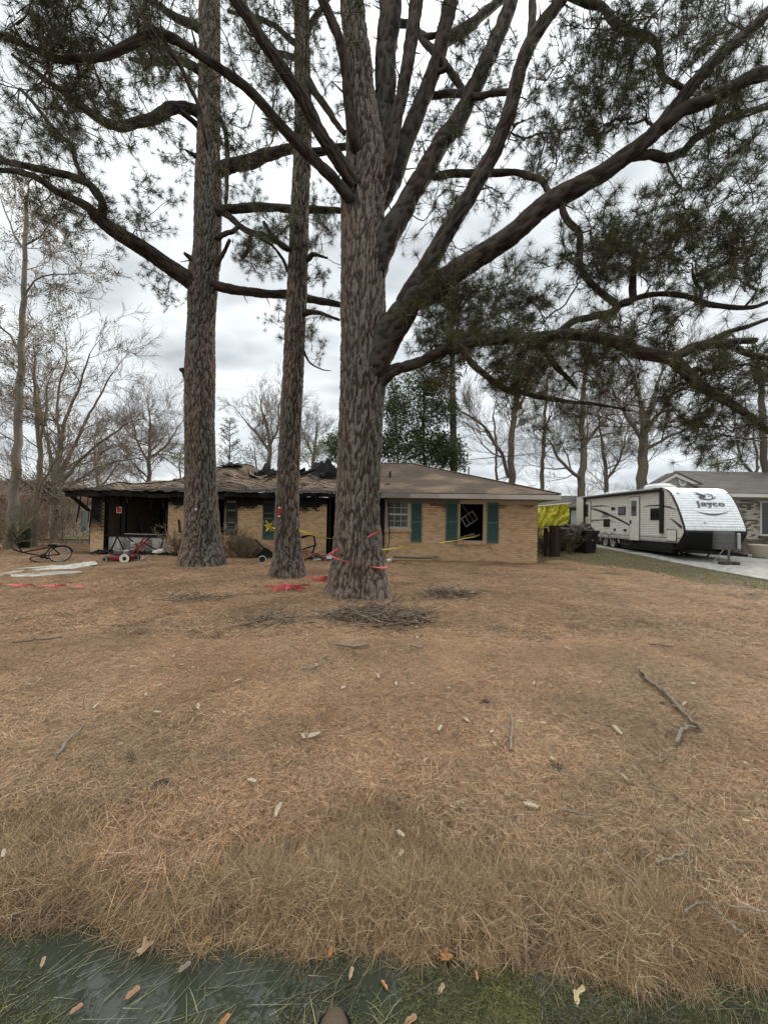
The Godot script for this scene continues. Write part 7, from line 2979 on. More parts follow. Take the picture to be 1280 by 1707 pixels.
func debris() -> void:
	rng.seed = 930
	# charred legs of a burned frame
	var af := MB.new()
	for e: Array in [[196, 894, 184, 926, 0.10], [196, 894, 209, 928, 0.10], [255, 892, 226, 918, 0.5], [278, 850, 276, 882, 0.3], [276, 880, 268, 919, 0.55], [238, 904, 268, 920, 0.5], [240, 922, 296, 925, 0.9], [214, 896, 232, 912, 0.4]]:
		var a := wl(e[0], e[1], e[4])
		var b := wl(e[2], e[3], e[4] + 0.2)
		a.y = maxf(a.y, 0.04)
		b.y = maxf(b.y, 0.03)
		af.bar(a, b, 0.028, 6)
	single("charred_rack", af, M.charred, "charred folding frame with crossed legs before the scorched panel", "metal frame", "", HX)
	var rod := MB.new()
	rod.col = Color(0.18, 0.02, 0.025)
	for e: Array in [[222, 920, 244, 892, 0.7], [229, 922, 238, 900, 0.75], [218, 913, 246, 908, 0.7]]:
		rod.bar(wl(e[0], e[1], e[4]), wl(e[2], e[3], e[4]), 0.02, 6)
	single("red_bars", rod, M.painted, "crossed red metal bars leaning above the wrecked mower", "metal bars", "", HX)
	var ba := MB.new()
	ba.col = Color(0.4, 0.39, 0.37)
	var bp := wl(224, 906, 0.5)
	ba.ball(bp, Vector3(0.16, 0.06, 0.1), 10, 6)
	single("scorched_tub", ba, M.painted, "grey white plastic tub caught in the burned frame", "tub", "", HX)
	# white sack
	var sk := MB.new()
	sk.col = Color(0.60, 0.58, 0.56)
	var g := GT(265, 926)
	for i in 3:
		sk.ball(Vector3((i - 1) * 0.11, 0.11 + 0.02 * i, rr(-0.03, 0.03)), Vector3(0.15, 0.11 + 0.02 * i, 0.12), 12, 8, Basis.from_euler(Vector3(0, 0, 0.3)))
	single("plastic_sack", sk, M.gel, "lumpy white plastic sack left of the thick pine's base", "sack", "", Transform3D(Basis(), g))
	# white fragments round the mower
	for q: Array in [[231, 934, 0.07, "pale fragment closest to the mower's white wheel"], [238, 932, 0.05, "second pale fragment right of the mower's white wheel"], [247, 935, 0.04, "small pale fragment between the mower and the white sack"], [182, 924, 0.09, "flat pale fragment left of the mower at the rack's foot"], [222, 938, 0.03, "tiny pale fragment below the mower's white wheel"]]:
		var m := MB.new()
		m.col = Color(0.5, 0.48, 0.46)
		var s: float = q[2]
		m.cbox(Vector3(0, s * 0.5, 0), Vector3(s * 2.2, s, s * 1.5), s * 0.3, Basis.from_euler(Vector3(0, rr(0, 3), rr(-0.3, 0.3))))
		single("broken_fragment", m, M.painted, q[3], "fragment", "pale fragments round the wrecked mower", Transform3D(Basis(), GT(q[0], q[1])))
	var ash := MB.new()
	for i in 70:
		var p := Vector3(rr(-17.9, -14.6), 0, rr(0.15, 1.0))
		ash.col = Color(1, 1, 1) * rr(0.7, 3.0)
		ash.box(p + Vector3(0, rr(0.02, 0.09), 0), Vector3(rr(0.05, 0.3), rr(0.03, 0.12), rr(0.05, 0.2)), Basis.from_euler(rv3(0.6) + Vector3(0, rr(0, 3), 0)))
	single("burned_rubble", ash, M.charred, "strip of burned rubble along the scorched panel's foot", "rubble", "", HX)
	# white round lamp or helmet left of the slender pine
	var ca := thing("white_canister", "small white canister with a dark mouth left of the slender pine", "canister", Transform3D(Basis.from_euler(Vector3(1.2, 0.3, 0.0)), GT(437, 938) + Vector3(0, 0.10, 0)))
	var cm := MB.new()
	cm.col = Color(0.62, 0.60, 0.55)
	cm.lathe([Vector2(0, -0.14), Vector2(0.10, -0.13), Vector2(0.13, -0.06), Vector2(0.13, 0.08), Vector2(0.115, 0.08)], Transform3D(), 16)
	part("shell", cm, M.gel, ca)
	var cd := MB.new()
	cd.lathe([Vector2(0.115, 0.08), Vector2(0.1, 0.05), Vector2(0, 0.04)], Transform3D(), 16)
	part("mouth", cd, M.rubber, ca)
	# rusty heap by the door
	var rs := MB.new()
	rs.col = Color(0.13, 0.055, 0.035)
	var p0 := wl(499, 917, 0.6)
	var p1 := wl(523, 925, 1.3)
	rs.poly([wl(497, 931, 1.4), wl(507, 932, 1.4), wl(524, 925, 1.2), wl(512, 917, 0.7), wl(497, 915, 0.6)], Vector3(0, -0.03, -0.02))
	single("rusty_sheet", rs, M.painted, "rust brown metal sheet lying right of the slender pine", "metal sheet", "", HX)
	var ch := MB.new()
	for e: Array in [[497, 896, 512, 893, 0.02], [512, 893, 523, 893, 0.0], [523, 893, 526.5, 910, 0.0], [526, 909, 504, 916, 0.0], [497, 897.5, 512, 894.5, 0.02]]:
		ch.bar(wl(e[0], e[1], 0.55), wl(e[2], e[3], 0.55), 0.033, 6)
	ch.bar(wl(525, 909, 0.55), wl(521, 922, 0.5), 0.03, 6)
	ch.bar(wl(500, 916, 0.55), wl(501, 924, 0.5), 0.03, 6)
	single("burned_chair", ch, M.charred, "burned chair frame against the brick right of the slender pine", "chair", "", HX)
	var wb := MB.new()
	wb.col = Color(0.5, 0.5, 0.46)
	var b0 := wl(523, 931, 1.3)
	wb.poly([wl(522, 932.5, 1.3), wl(558, 930, 1.2), wl(558, 925, 0.8), wl(547, 926, 0.8), wl(540, 930, 1.1)], Vector3(0, -0.03, 0))
	single("white_board", wb, M.painted, "white board lying at the foot of the massive pine's left side", "board", "", HX)
	var jn := MB.new()
	for i in 40:
		var p := wl(rr(510, 556), rr(921, 932), 0.9)
		jn.col = [Color(0.03, 0.03, 0.03), Color(0.16, 0.10, 0.09), Color(0.3, 0.27, 0.25), Color(0.22, 0.06, 0.05)][rng.randi() % 4]
		jn.box(Vector3(p.x, rr(0.04, 0.2), rr(0.5, 1.25)), Vector3(rr(0.06, 0.3), rr(0.04, 0.14), rr(0.06, 0.2)), Basis.from_euler(rv3(0.5) + Vector3(0, rr(0, 3), 0)))
	single("burned_rubble", jn, M.painted, "mixed burned rubble heaped between the slender and massive pines", "rubble", "", HX)
	var bags := MB.new()
	bags.col = Color(0.26, 0.23, 0.21)
	for q: Array in [[515, 930, 0.16], [508, 932, 0.1], [401, 927, 0.15], [417, 928, 0.2]]:
		var p := GT(q[0], q[1])
		bags = MB.new()
		bags.col = Color(0.26, 0.23, 0.21)
		bags.ball(Vector3(0, q[2] * 0.7, 0), Vector3(q[2] * 1.3, q[2], q[2]), 10, 7, Basis.from_euler(Vector3(0, rr(0, 3), rr(-0.3, 0.3))))
		var lb: String = {515: "larger grey lump beside the rusty sheet", 508: "smaller grey lump beside the rusty sheet", 401: "smaller round grey stone under the brown bush", 417: "larger round grey stone under the brown bush"}[q[0]]
		single("grey_stone", bags, M.concrete, lb, "stone", "", Transform3D(Basis(), p))
	# burned board leaning in the bushes, and dark strips
	var lb := MB.new()
	var e0 := wl(425, 898, 0.5)
	lb.box(wl(440, 914, 0.6), Vector3(1.0, 0.06, 0.03), Basis(Vector3(0, 0, 1), -0.75))
	lb.poly([wl(428, 926, 0.9), wl(450, 930, 0.9), wl(456, 922, 0.6), wl(446, 914, 0.5), wl(440, 912, 0.5)], Vector3(0, -0.02, -0.02))
	single("charred_board", lb, M.charred, "charred board leaning on the brick left of the slender pine", "board", "", HX)
	var dl := MB.new()
	dl.box(wl(299, 877, 0.06), Vector3(0.06, 0.55, 0.03), Basis(Vector3(0, 0, 1), 0.12))
	single("charred_strip", dl, M.charred, "thin charred strip against the brick left of the thick pine", "strip", "", HX)
	# pipes and a small pale end right of the big pine
	var dp := MB.new()
	dp.col = Color(0.2, 0.19, 0.18)
	dp.tube(PackedVector3Array([wl(655, 928, 0.5), wl(690, 930, 0.5), wl(718, 930, 0.45), wl(730, 927, 0.4)]), PackedFloat32Array([0.045, 0.04, 0.035, 0.02]), 6)
	for s: Array in [[716, 931, 727, 934], [722, 929, 733, 931]]:
		dp.bar(wl(s[0], s[1], 0.45), wl(s[2], s[3], 0.5), 0.018, 5)
	single("fallen_branch", dp, M.wood, "dark branch lying along the foot of the brick wall", "branch", "", HX)
	var pe := MB.new()
	pe.col = Color(0.5, 0.5, 0.5)
	var pg := GT(648, 938)
	pe.lathe([Vector2(0, 0), Vector2(0.09, 0), Vector2(0.1, 0.04), Vector2(0.1, 0.13), Vector2(0.07, 0.15), Vector2(0, 0.15)], Transform3D(), 14)
	single("white_can", pe, M.gel, "small white round cap just right of the massive pine's base", "cap", "", Transform3D(Basis(Vector3.RIGHT, 0.4), pg))

func shrub(called: String, label: String, at: Vector3, n: int, h: float, spread: float, col: Color, leaf: Mesh, leaves: int, group := "") -> void:
	var o := thing(called, label, "bush", Transform3D(Basis(), at), group)
	var mb := MB.new()
	var tips := []
	for i in n:
		var a := rr(0, TAU)
		var d := Vector3(cos(a) * spread * rng.randf(), 1.0, sin(a) * spread * rng.randf()).normalized()
		mb.col = col * rr(0.7, 1.3)
		grow(mb, Vector3(cos(a), 0, sin(a)) * 0.15 * spread, d, h * rr(0.6, 1.1), 0.014, 2, 0.03, 0.8, tips)
	part("stems", mb, M.bare_twig, o).set_meta("kind", "stuff")
	if leaf and leaves > 0:
		var xf := []
		var cs := []
		for i in leaves:
			var t: Vector3 = tips[rng.randi() % tips.size()]
			xf.append(Transform3D(Basis.from_euler(rv3(3)).scaled(Vector3.ONE * rr(0.4, 0.9)), t * rr(0.75, 1.0)))
			cs.append(Color(1, 1, 1) * rr(0.7, 1.3))
		scatter("leaves", leaf, xf, cs, o)

func bushes() -> void:
	rng.seed = 960
	var brown := leaf_clump(14, 0.14, 0.06, Color(0.09, 0.07, 0.045), Color(0.15, 0.12, 0.08), 961)
	var green := leaf_clump(16, 0.14, 0.07, Color(0.045, 0.06, 0.03), Color(0.09, 0.10, 0.05), 962)
	rng.seed = 963
	var c := Color(0.8, 0.72, 0.6)
	var at := func(px: float, z: float) -> Vector3:
		var p := HX * Vector3(wl(px, 920, z).x, 0, z)
		return Vector3(p.x, gh(p.x, p.z), p.z)
	shrub("bush", "brown scorched bush between the thick pine and the brick on its left", at.call(297, 0.7), 14, 0.75, 0.9, c, brown, 60)
	shrub("bush", "large brown bush right of the thick pine under the charred shutter", at.call(392, 0.7), 24, 0.85, 1.2, c, brown, 110)
	shrub("bush", "small brown bush at the right end of the charred shutter's bush", at.call(422, 0.8), 10, 0.5, 1.1, c, brown, 40)
	# the tangle at the far left
	var tang := [[10, 945, 16.5, 14, 1.1, 1.0, "low green bush at the very left edge of the yard", 1], [40, 920, 18.0, 8, 2.0, 0.7, "bare thicket round the pale trunks at the far left", 0], [75, 920, 19.0, 8, 1.8, 0.8, "bare thicket between the pale trunks and the bicycle", 0], [105, 920, 19.5, 7, 2.2, 0.5, "tall bare thicket before the tan house", 0], [132, 920, 20.0, 6, 1.9, 0.6, "thin bare thicket under the hanging eave", 0], [15, 900, 20.5, 6, 2.8, 0.6, "tall bare thicket before the red brown building", 0], [90, 905, 21.5, 6, 3.2, 0.7, "tallest bare thicket behind the bicycle", 0]]
	for t: Array in tang:
		var g := P(t[0], t[1], t[2])
		g.y = 0.0
		rng.seed = 970 + int(t[0])
		shrub("bush", t[6], g, t[3], t[4], t[5], Color(1.15, 1.02, 0.9) if t[7] == 0 else Color(0.7, 0.7, 0.5), green if t[7] else brown, 120 if t[7] else 26)
	# dark vine clusters hanging in the thicket
	var dk := leaf_clump(12, 0.2, 0.12, Color(0.022, 0.014, 0.014), Color(0.06, 0.03, 0.028), 975)
	var v := thing("dead_vine", "dark withered vine draped over the thicket at the left", "vine", Transform3D(Basis(), P(90, 830, 19.5)))
	leafy(v, "leaves", [[40, 805, 40, 14, 18.5, 20.5, 46], [88, 826, 18, 12, 19, 20.5, 34], [70, 815, 20, 20, 19, 20.5, 26], [100, 850, 8, 22, 19, 20, 14]], dk, 976, 0.8)
	var vs := MB.new()
	rng.seed = 977
	for s: Array in [[70, 812, 118, 842], [95, 812, 110, 830], [60, 800, 92, 818], [92, 870, 98, 900], [105, 832, 108, 900], [84, 842, 87, 905], [120, 835, 128, 880]]:
		var a := P(s[0], s[1], 19.4) - v.position
		var b := P(s[2], s[3], 19.2) - v.position
		vs.col = Color(0.9, 0.85, 0.75)
		vs.tube(PackedVector3Array([a, a.lerp(b, 0.4) + rv3(0.12), a.lerp(b, 0.7) + rv3(0.12), b]), PackedFloat32Array([0.03, 0.026, 0.022, 0.015]), 5)
	part("stems", vs, M.bare_twig, v)
	# chain link fence posts and rails at the left, and the green barrel
	var fz := -21.0
	var f := thing("wire_fence", "thin wire fence with slim posts behind the bicycle", "fence", Transform3D(Basis(), Vector3(-19, 0, fz)))
	for i in 8:
		var pm := MB.new()
		pm.col = Color(0.16, 0.15, 0.14)
		pm.bar(Vector3(-6 + i * 1.5, -0.1, 0), Vector3(-6 + i * 1.5, 1.35, 0), 0.03, 6)
		part("post", pm, M.wood, f)
	var rl := MB.new()
	rl.col = Color(0.42, 0.40, 0.37)
	rl.bar(Vector3(-6, 1.33, 0.04), Vector3(4.5, 1.33, 0.04), 0.022, 5)
	part("rail", rl, M.metal, f)
	var ms := MB.new()
	ms.col = Color(0.2, 0.19, 0.18)
	for i in 60:
		var x := -6 + i * 0.175
		ms.bar(Vector3(x, 0.05, 0.03), Vector3(x + 0.175, 1.3, 0.03), 0.004, 3)
		ms.bar(Vector3(x + 0.175, 0.05, 0.033), Vector3(x, 1.3, 0.033), 0.004, 3)
	part("mesh", ms, M.metal, f).set_meta("kind", "stuff")
	var bp := P(39, 900, 17.6)
	bp.y = 0
	var br := thing("green_barrel", "dark green barrel among the bare stems at the left", "barrel", Transform3D(Basis(), bp))
	var bm := MB.new()
	bm.col = Color(0.022, 0.035, 0.02)
	bm.lathe([Vector2(0, 0), Vector2(0.24, 0), Vector2(0.27, 0.3), Vector2(0.28, 0.62), Vector2(0.27, 0.92), Vector2(0.25, 0.92)], Transform3D(), 18)
	part("body", bm, M.gel, br)
	var bl := MB.new()
	bl.col = Color(0.03, 0.04, 0.028)
	bl.lathe([Vector2(0.30, 0.92), Vector2(0.30, 0.97), Vector2(0.12, 1.02), Vector2(0, 1.03)], Transform3D(), 18)
	part("lid", bl, M.gel, br)

func right_side() -> void:
	rng.seed = 990
	# wheeled bin
	var at := GT(977, 922.5)
	var s := 1.0
	var o := thing("wheeled_bin", "black wheeled rubbish bin before the trailer's rear wheels", "bin", Transform3D(Basis(Vector3.UP, 0.25), at))
	var b := MB.new()
	var h := 1.0
	for k in 1:
		var lo := [Vector3(-0.24, 0.04, 0.26), Vector3(0.24, 0.04, 0.26), Vector3(0.24, 0.04, -0.24), Vector3(-0.24, 0.04, -0.24)]
		var hi := [Vector3(-0.33, h, 0.36), Vector3(0.33, h, 0.36), Vector3(0.33, h, -0.34), Vector3(-0.33, h, -0.34)]
		for i in 4:
			b.quad(lo[i], lo[(i + 1) % 4], hi[(i + 1) % 4], hi[i])
	b.quad(Vector3(-0.24, 0.04, -0.24), Vector3(0.24, 0.04, -0.24), Vector3(0.24, 0.04, 0.26), Vector3(-0.24, 0.04, 0.26))
	b.box(Vector3(0, h - 0.03, 0.375), Vector3(0.70, 0.06, 0.03))
	b.box(Vector3(-0.12, 0.55, 0.325), Vector3(0.03, 0.7, 0.03), Basis(Vector3.RIGHT, 0.1))
	b.box(Vector3(0.12, 0.55, 0.325), Vector3(0.03, 0.7, 0.03), Basis(Vector3.RIGHT, 0.1))
	part("body", b, M.black_plastic, o)
	var l := MB.new()
	l.cbox(Vector3(0, h + 0.035, 0.02), Vector3(0.74, 0.07, 0.78), 0.025)
	l.cbox(Vector3(0, h + 0.085, 0.0), Vector3(0.5, 0.05, 0.5), 0.02)
	part("lid", l, M.black_plastic, o)
	for x: float in [-0.3, 0.3]:
		var w := MB.new()
		w.lathe([Vector2(0, -0.03), Vector2(0.12, -0.03), Vector2(0.13, 0), Vector2(0.12, 0.03), Vector2(0, 0.03)], Transform3D(Basis(Vector3.BACK, PI / 2), Vector3(x, 0.13, -0.3)), 16)
		part("wheel", w, M.rubber, o)
	var lb := MB.new()
	lb.col = Color(0.35, 0.35, 0.35)
	lb.box(Vector3(0.05, 0.62, 0.335), Vector3(0.16, 0.025, 0.008), Basis(Vector3.RIGHT, 0.1))
	part("label", lb, M.painted, o)
	# rusty posts with a plank across, posts of an old fence
	for q: Array in [[909, 880, 918, 17.4, 0.13, "thin rusty post at the left end of the plank"], [924, 876, 919, 17.2, 0.44, "wide weathered stump carrying the plank"], [938, 876, 916, 18.4, 0.2, "dark post behind the stump and the plank"]]:
		var g := P(q[0], q[2], q[3])
		g.y = gh(g.x, g.z)
		var top := P(q[0], q[1], q[3]).y
		var m := MB.new()
		m.col = Color(0.055, 0.04, 0.036)
		var r: float = q[4] * 0.5
		var n := 12
		var pr := PackedVector3Array([Vector3(0, -0.1, 0), Vector3(0, (top - g.y) * 0.5, 0), Vector3(0, top - g.y, 0)])
		m.tube(pr, PackedFloat32Array([r * 1.08, r, r * 0.95]), n)
		for i in 8:
			var a := TAU * i / 8 + rr(0, 0.4)
			m.box(Vector3(cos(a) * r, (top - g.y) * 0.5, sin(a) * r), Vector3(0.05, (top - g.y) * 0.96, 0.04), Basis(Vector3.UP, -a))
		single("old_post", m, M.wood, q[5], "post", "", Transform3D(Basis(), g))
	var pk := MB.new()
	pk.col = Color(0.26, 0.22, 0.19)
	var p0 := P(908, 877, 17.3)
	var p1 := P(972, 884, 17.9)
	var pd := (p1 - p0).normalized()
	pk.box((p0 + p1) * 0.5, Vector3((p1 - p0).length(), 0.09, 0.2), Basis(pd, pd.cross(Vector3(0, 0, 1)).normalized() * -1.0, Vector3(0, 0, 1)))
	single("plank", pk, M.wood, "grey plank laid across the stump behind the bin", "plank")
	var jk := MB.new()
	for i in 34:
		var q := P(rr(940, 985), rr(874, 893), rr(17.6, 18.6))
		jk.col = [Color(0.03, 0.03, 0.03), Color(0.12, 0.09, 0.08), Color(0.34, 0.33, 0.32), Color(0.06, 0.05, 0.05)][rng.randi() % 4]
		jk.box(q, Vector3(rr(0.06, 0.35), rr(0.04, 0.16), rr(0.06, 0.3)), Basis.from_euler(rv3(0.7)))
	single("scrap_heap", jk, M.painted, "dark scrap piled on the plank behind the bin", "scrap")
	var leaf := leaf_clump(16, 0.16, 0.08, Color(0.05, 0.055, 0.03), Color(0.10, 0.09, 0.05), 991)
	rng.seed = 992
	for q: Array in [[948, 921, 17.8, "dark weedy bush between the stump and the bin", 0.9], [905, 922, 18.4, "low weedy bush at the burned house's right corner", 0.6], [958, 922, 18.6, "scrubby bush pressed against the bin's left side", 0.9]]:
		var g := P(q[0], q[1], q[2])
		g.y = gh(g.x, g.z)
		shrub("bush", q[3], g, 16, q[4], 0.8, Color(0.6, 0.55, 0.4), leaf, 90)
	# wire fence by the corner of the house
	var fa := P(897, 905, 19.0)
	fa.y = gh(fa.x, fa.z)
	var f := thing("wire_fence", "short wire fence between the burned house and the stump", "fence", Transform3D(Basis(), fa))
	var fm := MB.new()
	fm.col = Color(0.13, 0.12, 0.12)
	for x: float in [0.0, 1.3]:
		var pm := MB.new()
		pm.col = Color(0.13, 0.12, 0.12)
		pm.bar(Vector3(x, 0, 0), Vector3(x, 1.2, 0), 0.03, 6)
		part("post", pm, M.wood, f)
	fm.bar(Vector3(0, 1.18, 0), Vector3(1.3, 1.18, 0), 0.02, 5)
	for i in 14:
		fm.bar(Vector3(i * 0.093, 0.05, 0), Vector3(i * 0.093 + 0.093, 1.15, 0), 0.003, 3)
		fm.bar(Vector3(i * 0.093 + 0.093, 0.05, 0.003), Vector3(i * 0.093, 1.15, 0.003), 0.003, 3)
	part("mesh", fm, M.metal, f).set_meta("kind", "stuff")


# ---------------------------------------------------------------- sticks, cones, chips, leaves
func stick(text: String, w: float, col: Color, label: String, group := "") -> void:
	var pts := PackedVector3Array()
	var rad := PackedFloat32Array()
	var src := []
	for s: String in text.split(" "):
		var f := s.split_floats(",")
		src.append(GT(f[0], f[1]) + Vector3(0, 0.10, 0))
	for i in src.size() - 1:
		for k in 4:
			var q: Vector3 = (src[i] as Vector3).lerp(src[i + 1], k / 4.0)
			pts.push_back(q + rv3(0.006))
	pts.push_back(src[src.size() - 1])
	for i in pts.size():
		rad.push_back(w * (1.0 - 0.45 * i / pts.size()) * rr(0.88, 1.12))
	var mb := MB.new()
	mb.col = col
	mb.tube(pts, rad, 7)
	for i in range(3, pts.size() - 1, 4):
		mb.tube(PackedVector3Array([pts[i], pts[i] + Vector3(rr(-1, 1), rr(0.1, 0.6), rr(-1, 1)).normalized() * w * 4]), PackedFloat32Array([w * 0.5, w * 0.3]), 5)
	single("stick", mb, M.grey_bark, label, "stick", group)

func litter() -> void:
	rng.seed = 1000
	var g := Color(1.15, 1.02, 0.9)
	stick("1068,1133 1078,1150 1098,1165 1117,1184 1135,1205 1152,1222 1168,1239", 0.02, g * 0.8, "long crooked grey stick on the right side of the yard")
	stick("1126,1262 1136,1240 1146,1233 1160,1236", 0.014, g * 1.5, "pale bent stick touching the long crooked one")
	stick("92,1287 104,1270 120,1250 140,1234", 0.011, g * 1.5, "pale curved stick at the left of the yard")
	stick("850,1274 852,1250 854,1228 850,1210", 0.011, g * 1.3, "short pale stick pointing at the house, right of centre")
	stick("1082,1086 1100,1087 1122,1092", 0.012, g * 1.2, "straight grey stick far up on the yard's right")
	stick("20,1085 60,1080 104,1076", 0.013, g * 0.7, "thin dark stick far up on the yard's left")
	stick("1008,1456 1025,1480 1048,1500 1062,1512", 0.006, g * 0.9, "dark twig in the long grass right of centre")
	stick("1092,1476 1115,1467 1148,1462", 0.007, g * 1.0, "pale thick twig joining a thin upright one at right")
	stick("1146,1440 1148,1470 1152,1500 1156,1542", 0.004, g * 0.9, "thin upright twig crossing the pale thick one")
	stick("1205,1548 1240,1556 1279,1562", 0.004, g * 1.1, "long thin twig at the lower right edge")
	stick("1098,1300 1108,1292 1112,1278", 0.008, g * 0.7, "small forked twig below the pale bent stick")
	stick("937,1382 965,1388 990,1392", 0.006, g * 0.8, "dark short twig above the long grass right of centre")
	stick("560,1088 590,1092 615,1088", 0.016, g * 1.5, "strip of pale bark below the twig heap")
	stick("683,1090 694,1092 706,1094", 0.014, g * 2.0, "short white splinter right of the pale bark strip")
	stick("500,1131 520,1130 533,1124 537,1110", 0.007, g * 1.2, "thin branching twig left of centre on the straw")
	# yellow tipped twig near the ditch, and a flake of bark
	var yt := MB.new()
	var line := PackedVector3Array()
	var lr := PackedFloat32Array()
	for s: Array in [[1142, 1576], [1160, 1562], [1178, 1562], [1200, 1582], [1222, 1606], [1234, 1614]]:
		line.push_back(GT(s[0], s[1]) + Vector3(0, 0.13, 0))
		lr.push_back(0.0028)
	yt.col = Color(1.9, 1.7, 1.1)
	yt.tube(line, lr, 5)
	for p: Vector3 in line:
		yt.ball(p, Vector3(0.010, 0.006, 0.006), 6, 4, Basis.from_euler(rv3(2)))
	single("budding_twig", yt, M.grey_bark, "cream twig with pale buds in the grass at lower right", "twig")
	var fl := thing("bark_flake", "grey flake of bark lying right of centre on the straw", "bark", Transform3D(Basis(Vector3.UP, -0.6), GT(757, 1303) + Vector3(0, 0.03, 0)))
	var fm := MB.new()
	fm.col = Color(0.24, 0.23, 0.22)
	fm.poly([Vector3(-0.09, 0, 0.02), Vector3(-0.03, 0.0, 0.04), Vector3(0.06, 0.0, 0.035), Vector3(0.10, 0.0, 0.0), Vector3(0.04, 0.0, -0.035), Vector3(-0.06, 0.0, -0.03)], Vector3(0, -0.014, 0))
	part("outer_bark", fm, M.wood, fl)
	# pine cones
	var spots := [[926, 1293, 0.5, "grey pine cone on the straw right of centre"], [218, 1279, 0.9, "dark pine cone on the straw at the left"], [1080, 1088, 0.3, ""], [808, 1182, 1.2, "dark pine cone far up the middle of the yard"], [270, 1322, 2.0, "dark pine cone below the pale curved stick"]]
	for s: Array in spots:
		if s[3] == "":
			continue
		var o := thing("pine_cone", s[3], "pine cone", Transform3D(Basis.from_euler(Vector3(1.35, s[2], 0.2)), GT(s[0], s[1]) + Vector3(0, 0.045, 0)))
		var m := MB.new()
		for r in 9:
			var f := r / 8.0
			var rad := 0.031 * sin(lerpf(0.45, 2.75, f)) + 0.004
			for k in 8:
				var a := TAU * (k + 0.5 * (r % 2)) / 8
				var d := Vector3(cos(a), 0.55, sin(a)).normalized()
				m.col = Color(0.15, 0.125, 0.105) * rr(0.6, 1.4)
				m.box(Vector3(cos(a) * rad * 0.7, lerpf(-0.045, 0.04, f), sin(a) * rad * 0.7), Vector3(0.015, 0.022, 0.004), look(d.cross(Vector3.UP).cross(d) * -1.0 + d * 1.2, 0.0) * Basis(Vector3.UP, 0.0))
		part("scales", m, M.wood, o)
		var core := MB.new()
		core.col = Color(0.06, 0.045, 0.035)
		core.ball(Vector3.ZERO, Vector3(0.022, 0.048, 0.022), 10, 8)
		part("core", core, M.wood, o)
	# twig heaps under the big pine
	for h: Array in [[625, 1033, 0.95, 0.55, 620, "big heap of dry twigs in front of the massive pine"], [745, 994, 0.62, 0.45, 260, "flat heap of dry twigs right of the massive pine"], [452, 1040, 0.5, 0.35, 90, "thin scatter of dry twigs left of the big twig heap"], [330, 1002, 0.6, 0.35, 80, "loose dry twigs on the straw below the thick pine"], [580, 975, 0.0, 0.0, 0, ""]]:
		if int(h[4]) == 0:
			continue
		rng.seed = 1100 + int(h[0])
		var m := MB.new()
		var ctr := GT(h[0], h[1])
		for i in int(h[4]):
			var a := rr(0, TAU)
			var r := pow(rng.randf(), 0.6)
			var hh := 0.13 * (1.0 - r * r) * float(h[2])
			var p := Vector3(cos(a) * r * h[2], rr(0.02, 0.05 + hh), sin(a) * r * h[3])
			var d := Vector3(rr(-1, 1), rr(-0.22, 0.3), rr(-1, 1)).normalized()
			var l := rr(0.14, 0.5)
			m.col = Color(0.20, 0.145, 0.105).lerp(Color(0.44, 0.345, 0.265), rng.randf()) * rr(0.5, 1.2)
			var k := d.cross(Vector3.UP).normalized() * l * rr(-0.18, 0.18)
			m.tube(PackedVector3Array([p, p + d * l * 0.5 + k, p + d * l]), PackedFloat32Array([rr(0.006, 0.011), 0.007, 0.004]), 3, false)
		var o := single("twig_heap", m, M.wood, h[5], "twig heap", "", Transform3D(Basis(), ctr))
	# wood chips and dry leaves, the larger ones each a thing
	var chip := MB.new()
	chip.col = Color(0.52, 0.43, 0.31)
	chip.poly([Vector3(-0.03, 0, 0.006), Vector3(0.0, 0.002, 0.012), Vector3(0.032, 0, 0.004), Vector3(0.028, 0, -0.008), Vector3(-0.02, 0.003, -0.011)], Vector3(0, -0.004, 0))
	var first: Node3D = null
	var places := [[523, 1246], [572, 1162], [303, 1122], [687, 1155], [777, 1219], [733, 1233], [945, 1092], [964, 1170], [925, 1209], [946, 1145], [985, 1235], [1028, 1236], [1140, 1190], [463, 1377], [886, 1370], [667, 1420], [1040, 1320], [262, 1206], [55, 1160], [218, 1064], [396, 1150], [1155, 1155], [1197, 1082], [1220, 1107], [1034, 1077], [893, 1133], [800, 1035], [512, 1070], [465, 1098], [570, 1012], [1243, 1397], [1242, 1295], [695, 1073], [588, 1130], [630, 1142], [660, 1155], [1150, 1010], [1046, 985], [1010, 1022], [965, 1045], [243, 1175], [330, 1196], [160, 1195], [420, 1327], [5, 1456], [505, 1248]]
	for i in places.size():
		var q: Array = places[i]
		var big := 1.0 + 0.6 * nz.get_noise_2d(i * 71.0, 3.0) + (0.5 if i in [0, 1, 4, 11, 14] else 0.0)
		var xf := Transform3D(Basis.from_euler(Vector3(rr(-0.2, 0.2), rr(0, TAU), rr(-0.2, 0.2))).scaled(Vector3(big, big * 1.5, big * rr(0.9, 1.6)) * 0.85), GT(q[0], q[1]) + Vector3(0, 0.09, 0))
		if i == 0:
			first = single("wood_chip", chip, M.wood, "pale wood chip lying on the brown pine straw", "wood chip", "pale wood chips scattered over the straw", xf)
		else:
			copy_thing(first, "pale wood chip lying on the brown pine straw", xf)
	var tiny := []
	var tc := []
	rng.seed = 1010
	for i in 1000:
		var d := sqrt(rr(6.0, 210.0))
		var x := rr(-1.05, 1.05) * d
		if x > 6.5 or (d > 14 and x > -13 and x < 6.3):
			continue
		var s := rr(0.3, 0.9)
		tiny.append(Transform3D(Basis.from_euler(Vector3(rr(-0.3, 0.3), rr(0, TAU), rr(-0.3, 0.3))).scaled(Vector3(s, s, s * 1.3)), Vector3(x, gh(x, -d) + 0.10, -d)))
		tc.append(Color(1, 1, 1) * rr(0.45, 1.25))
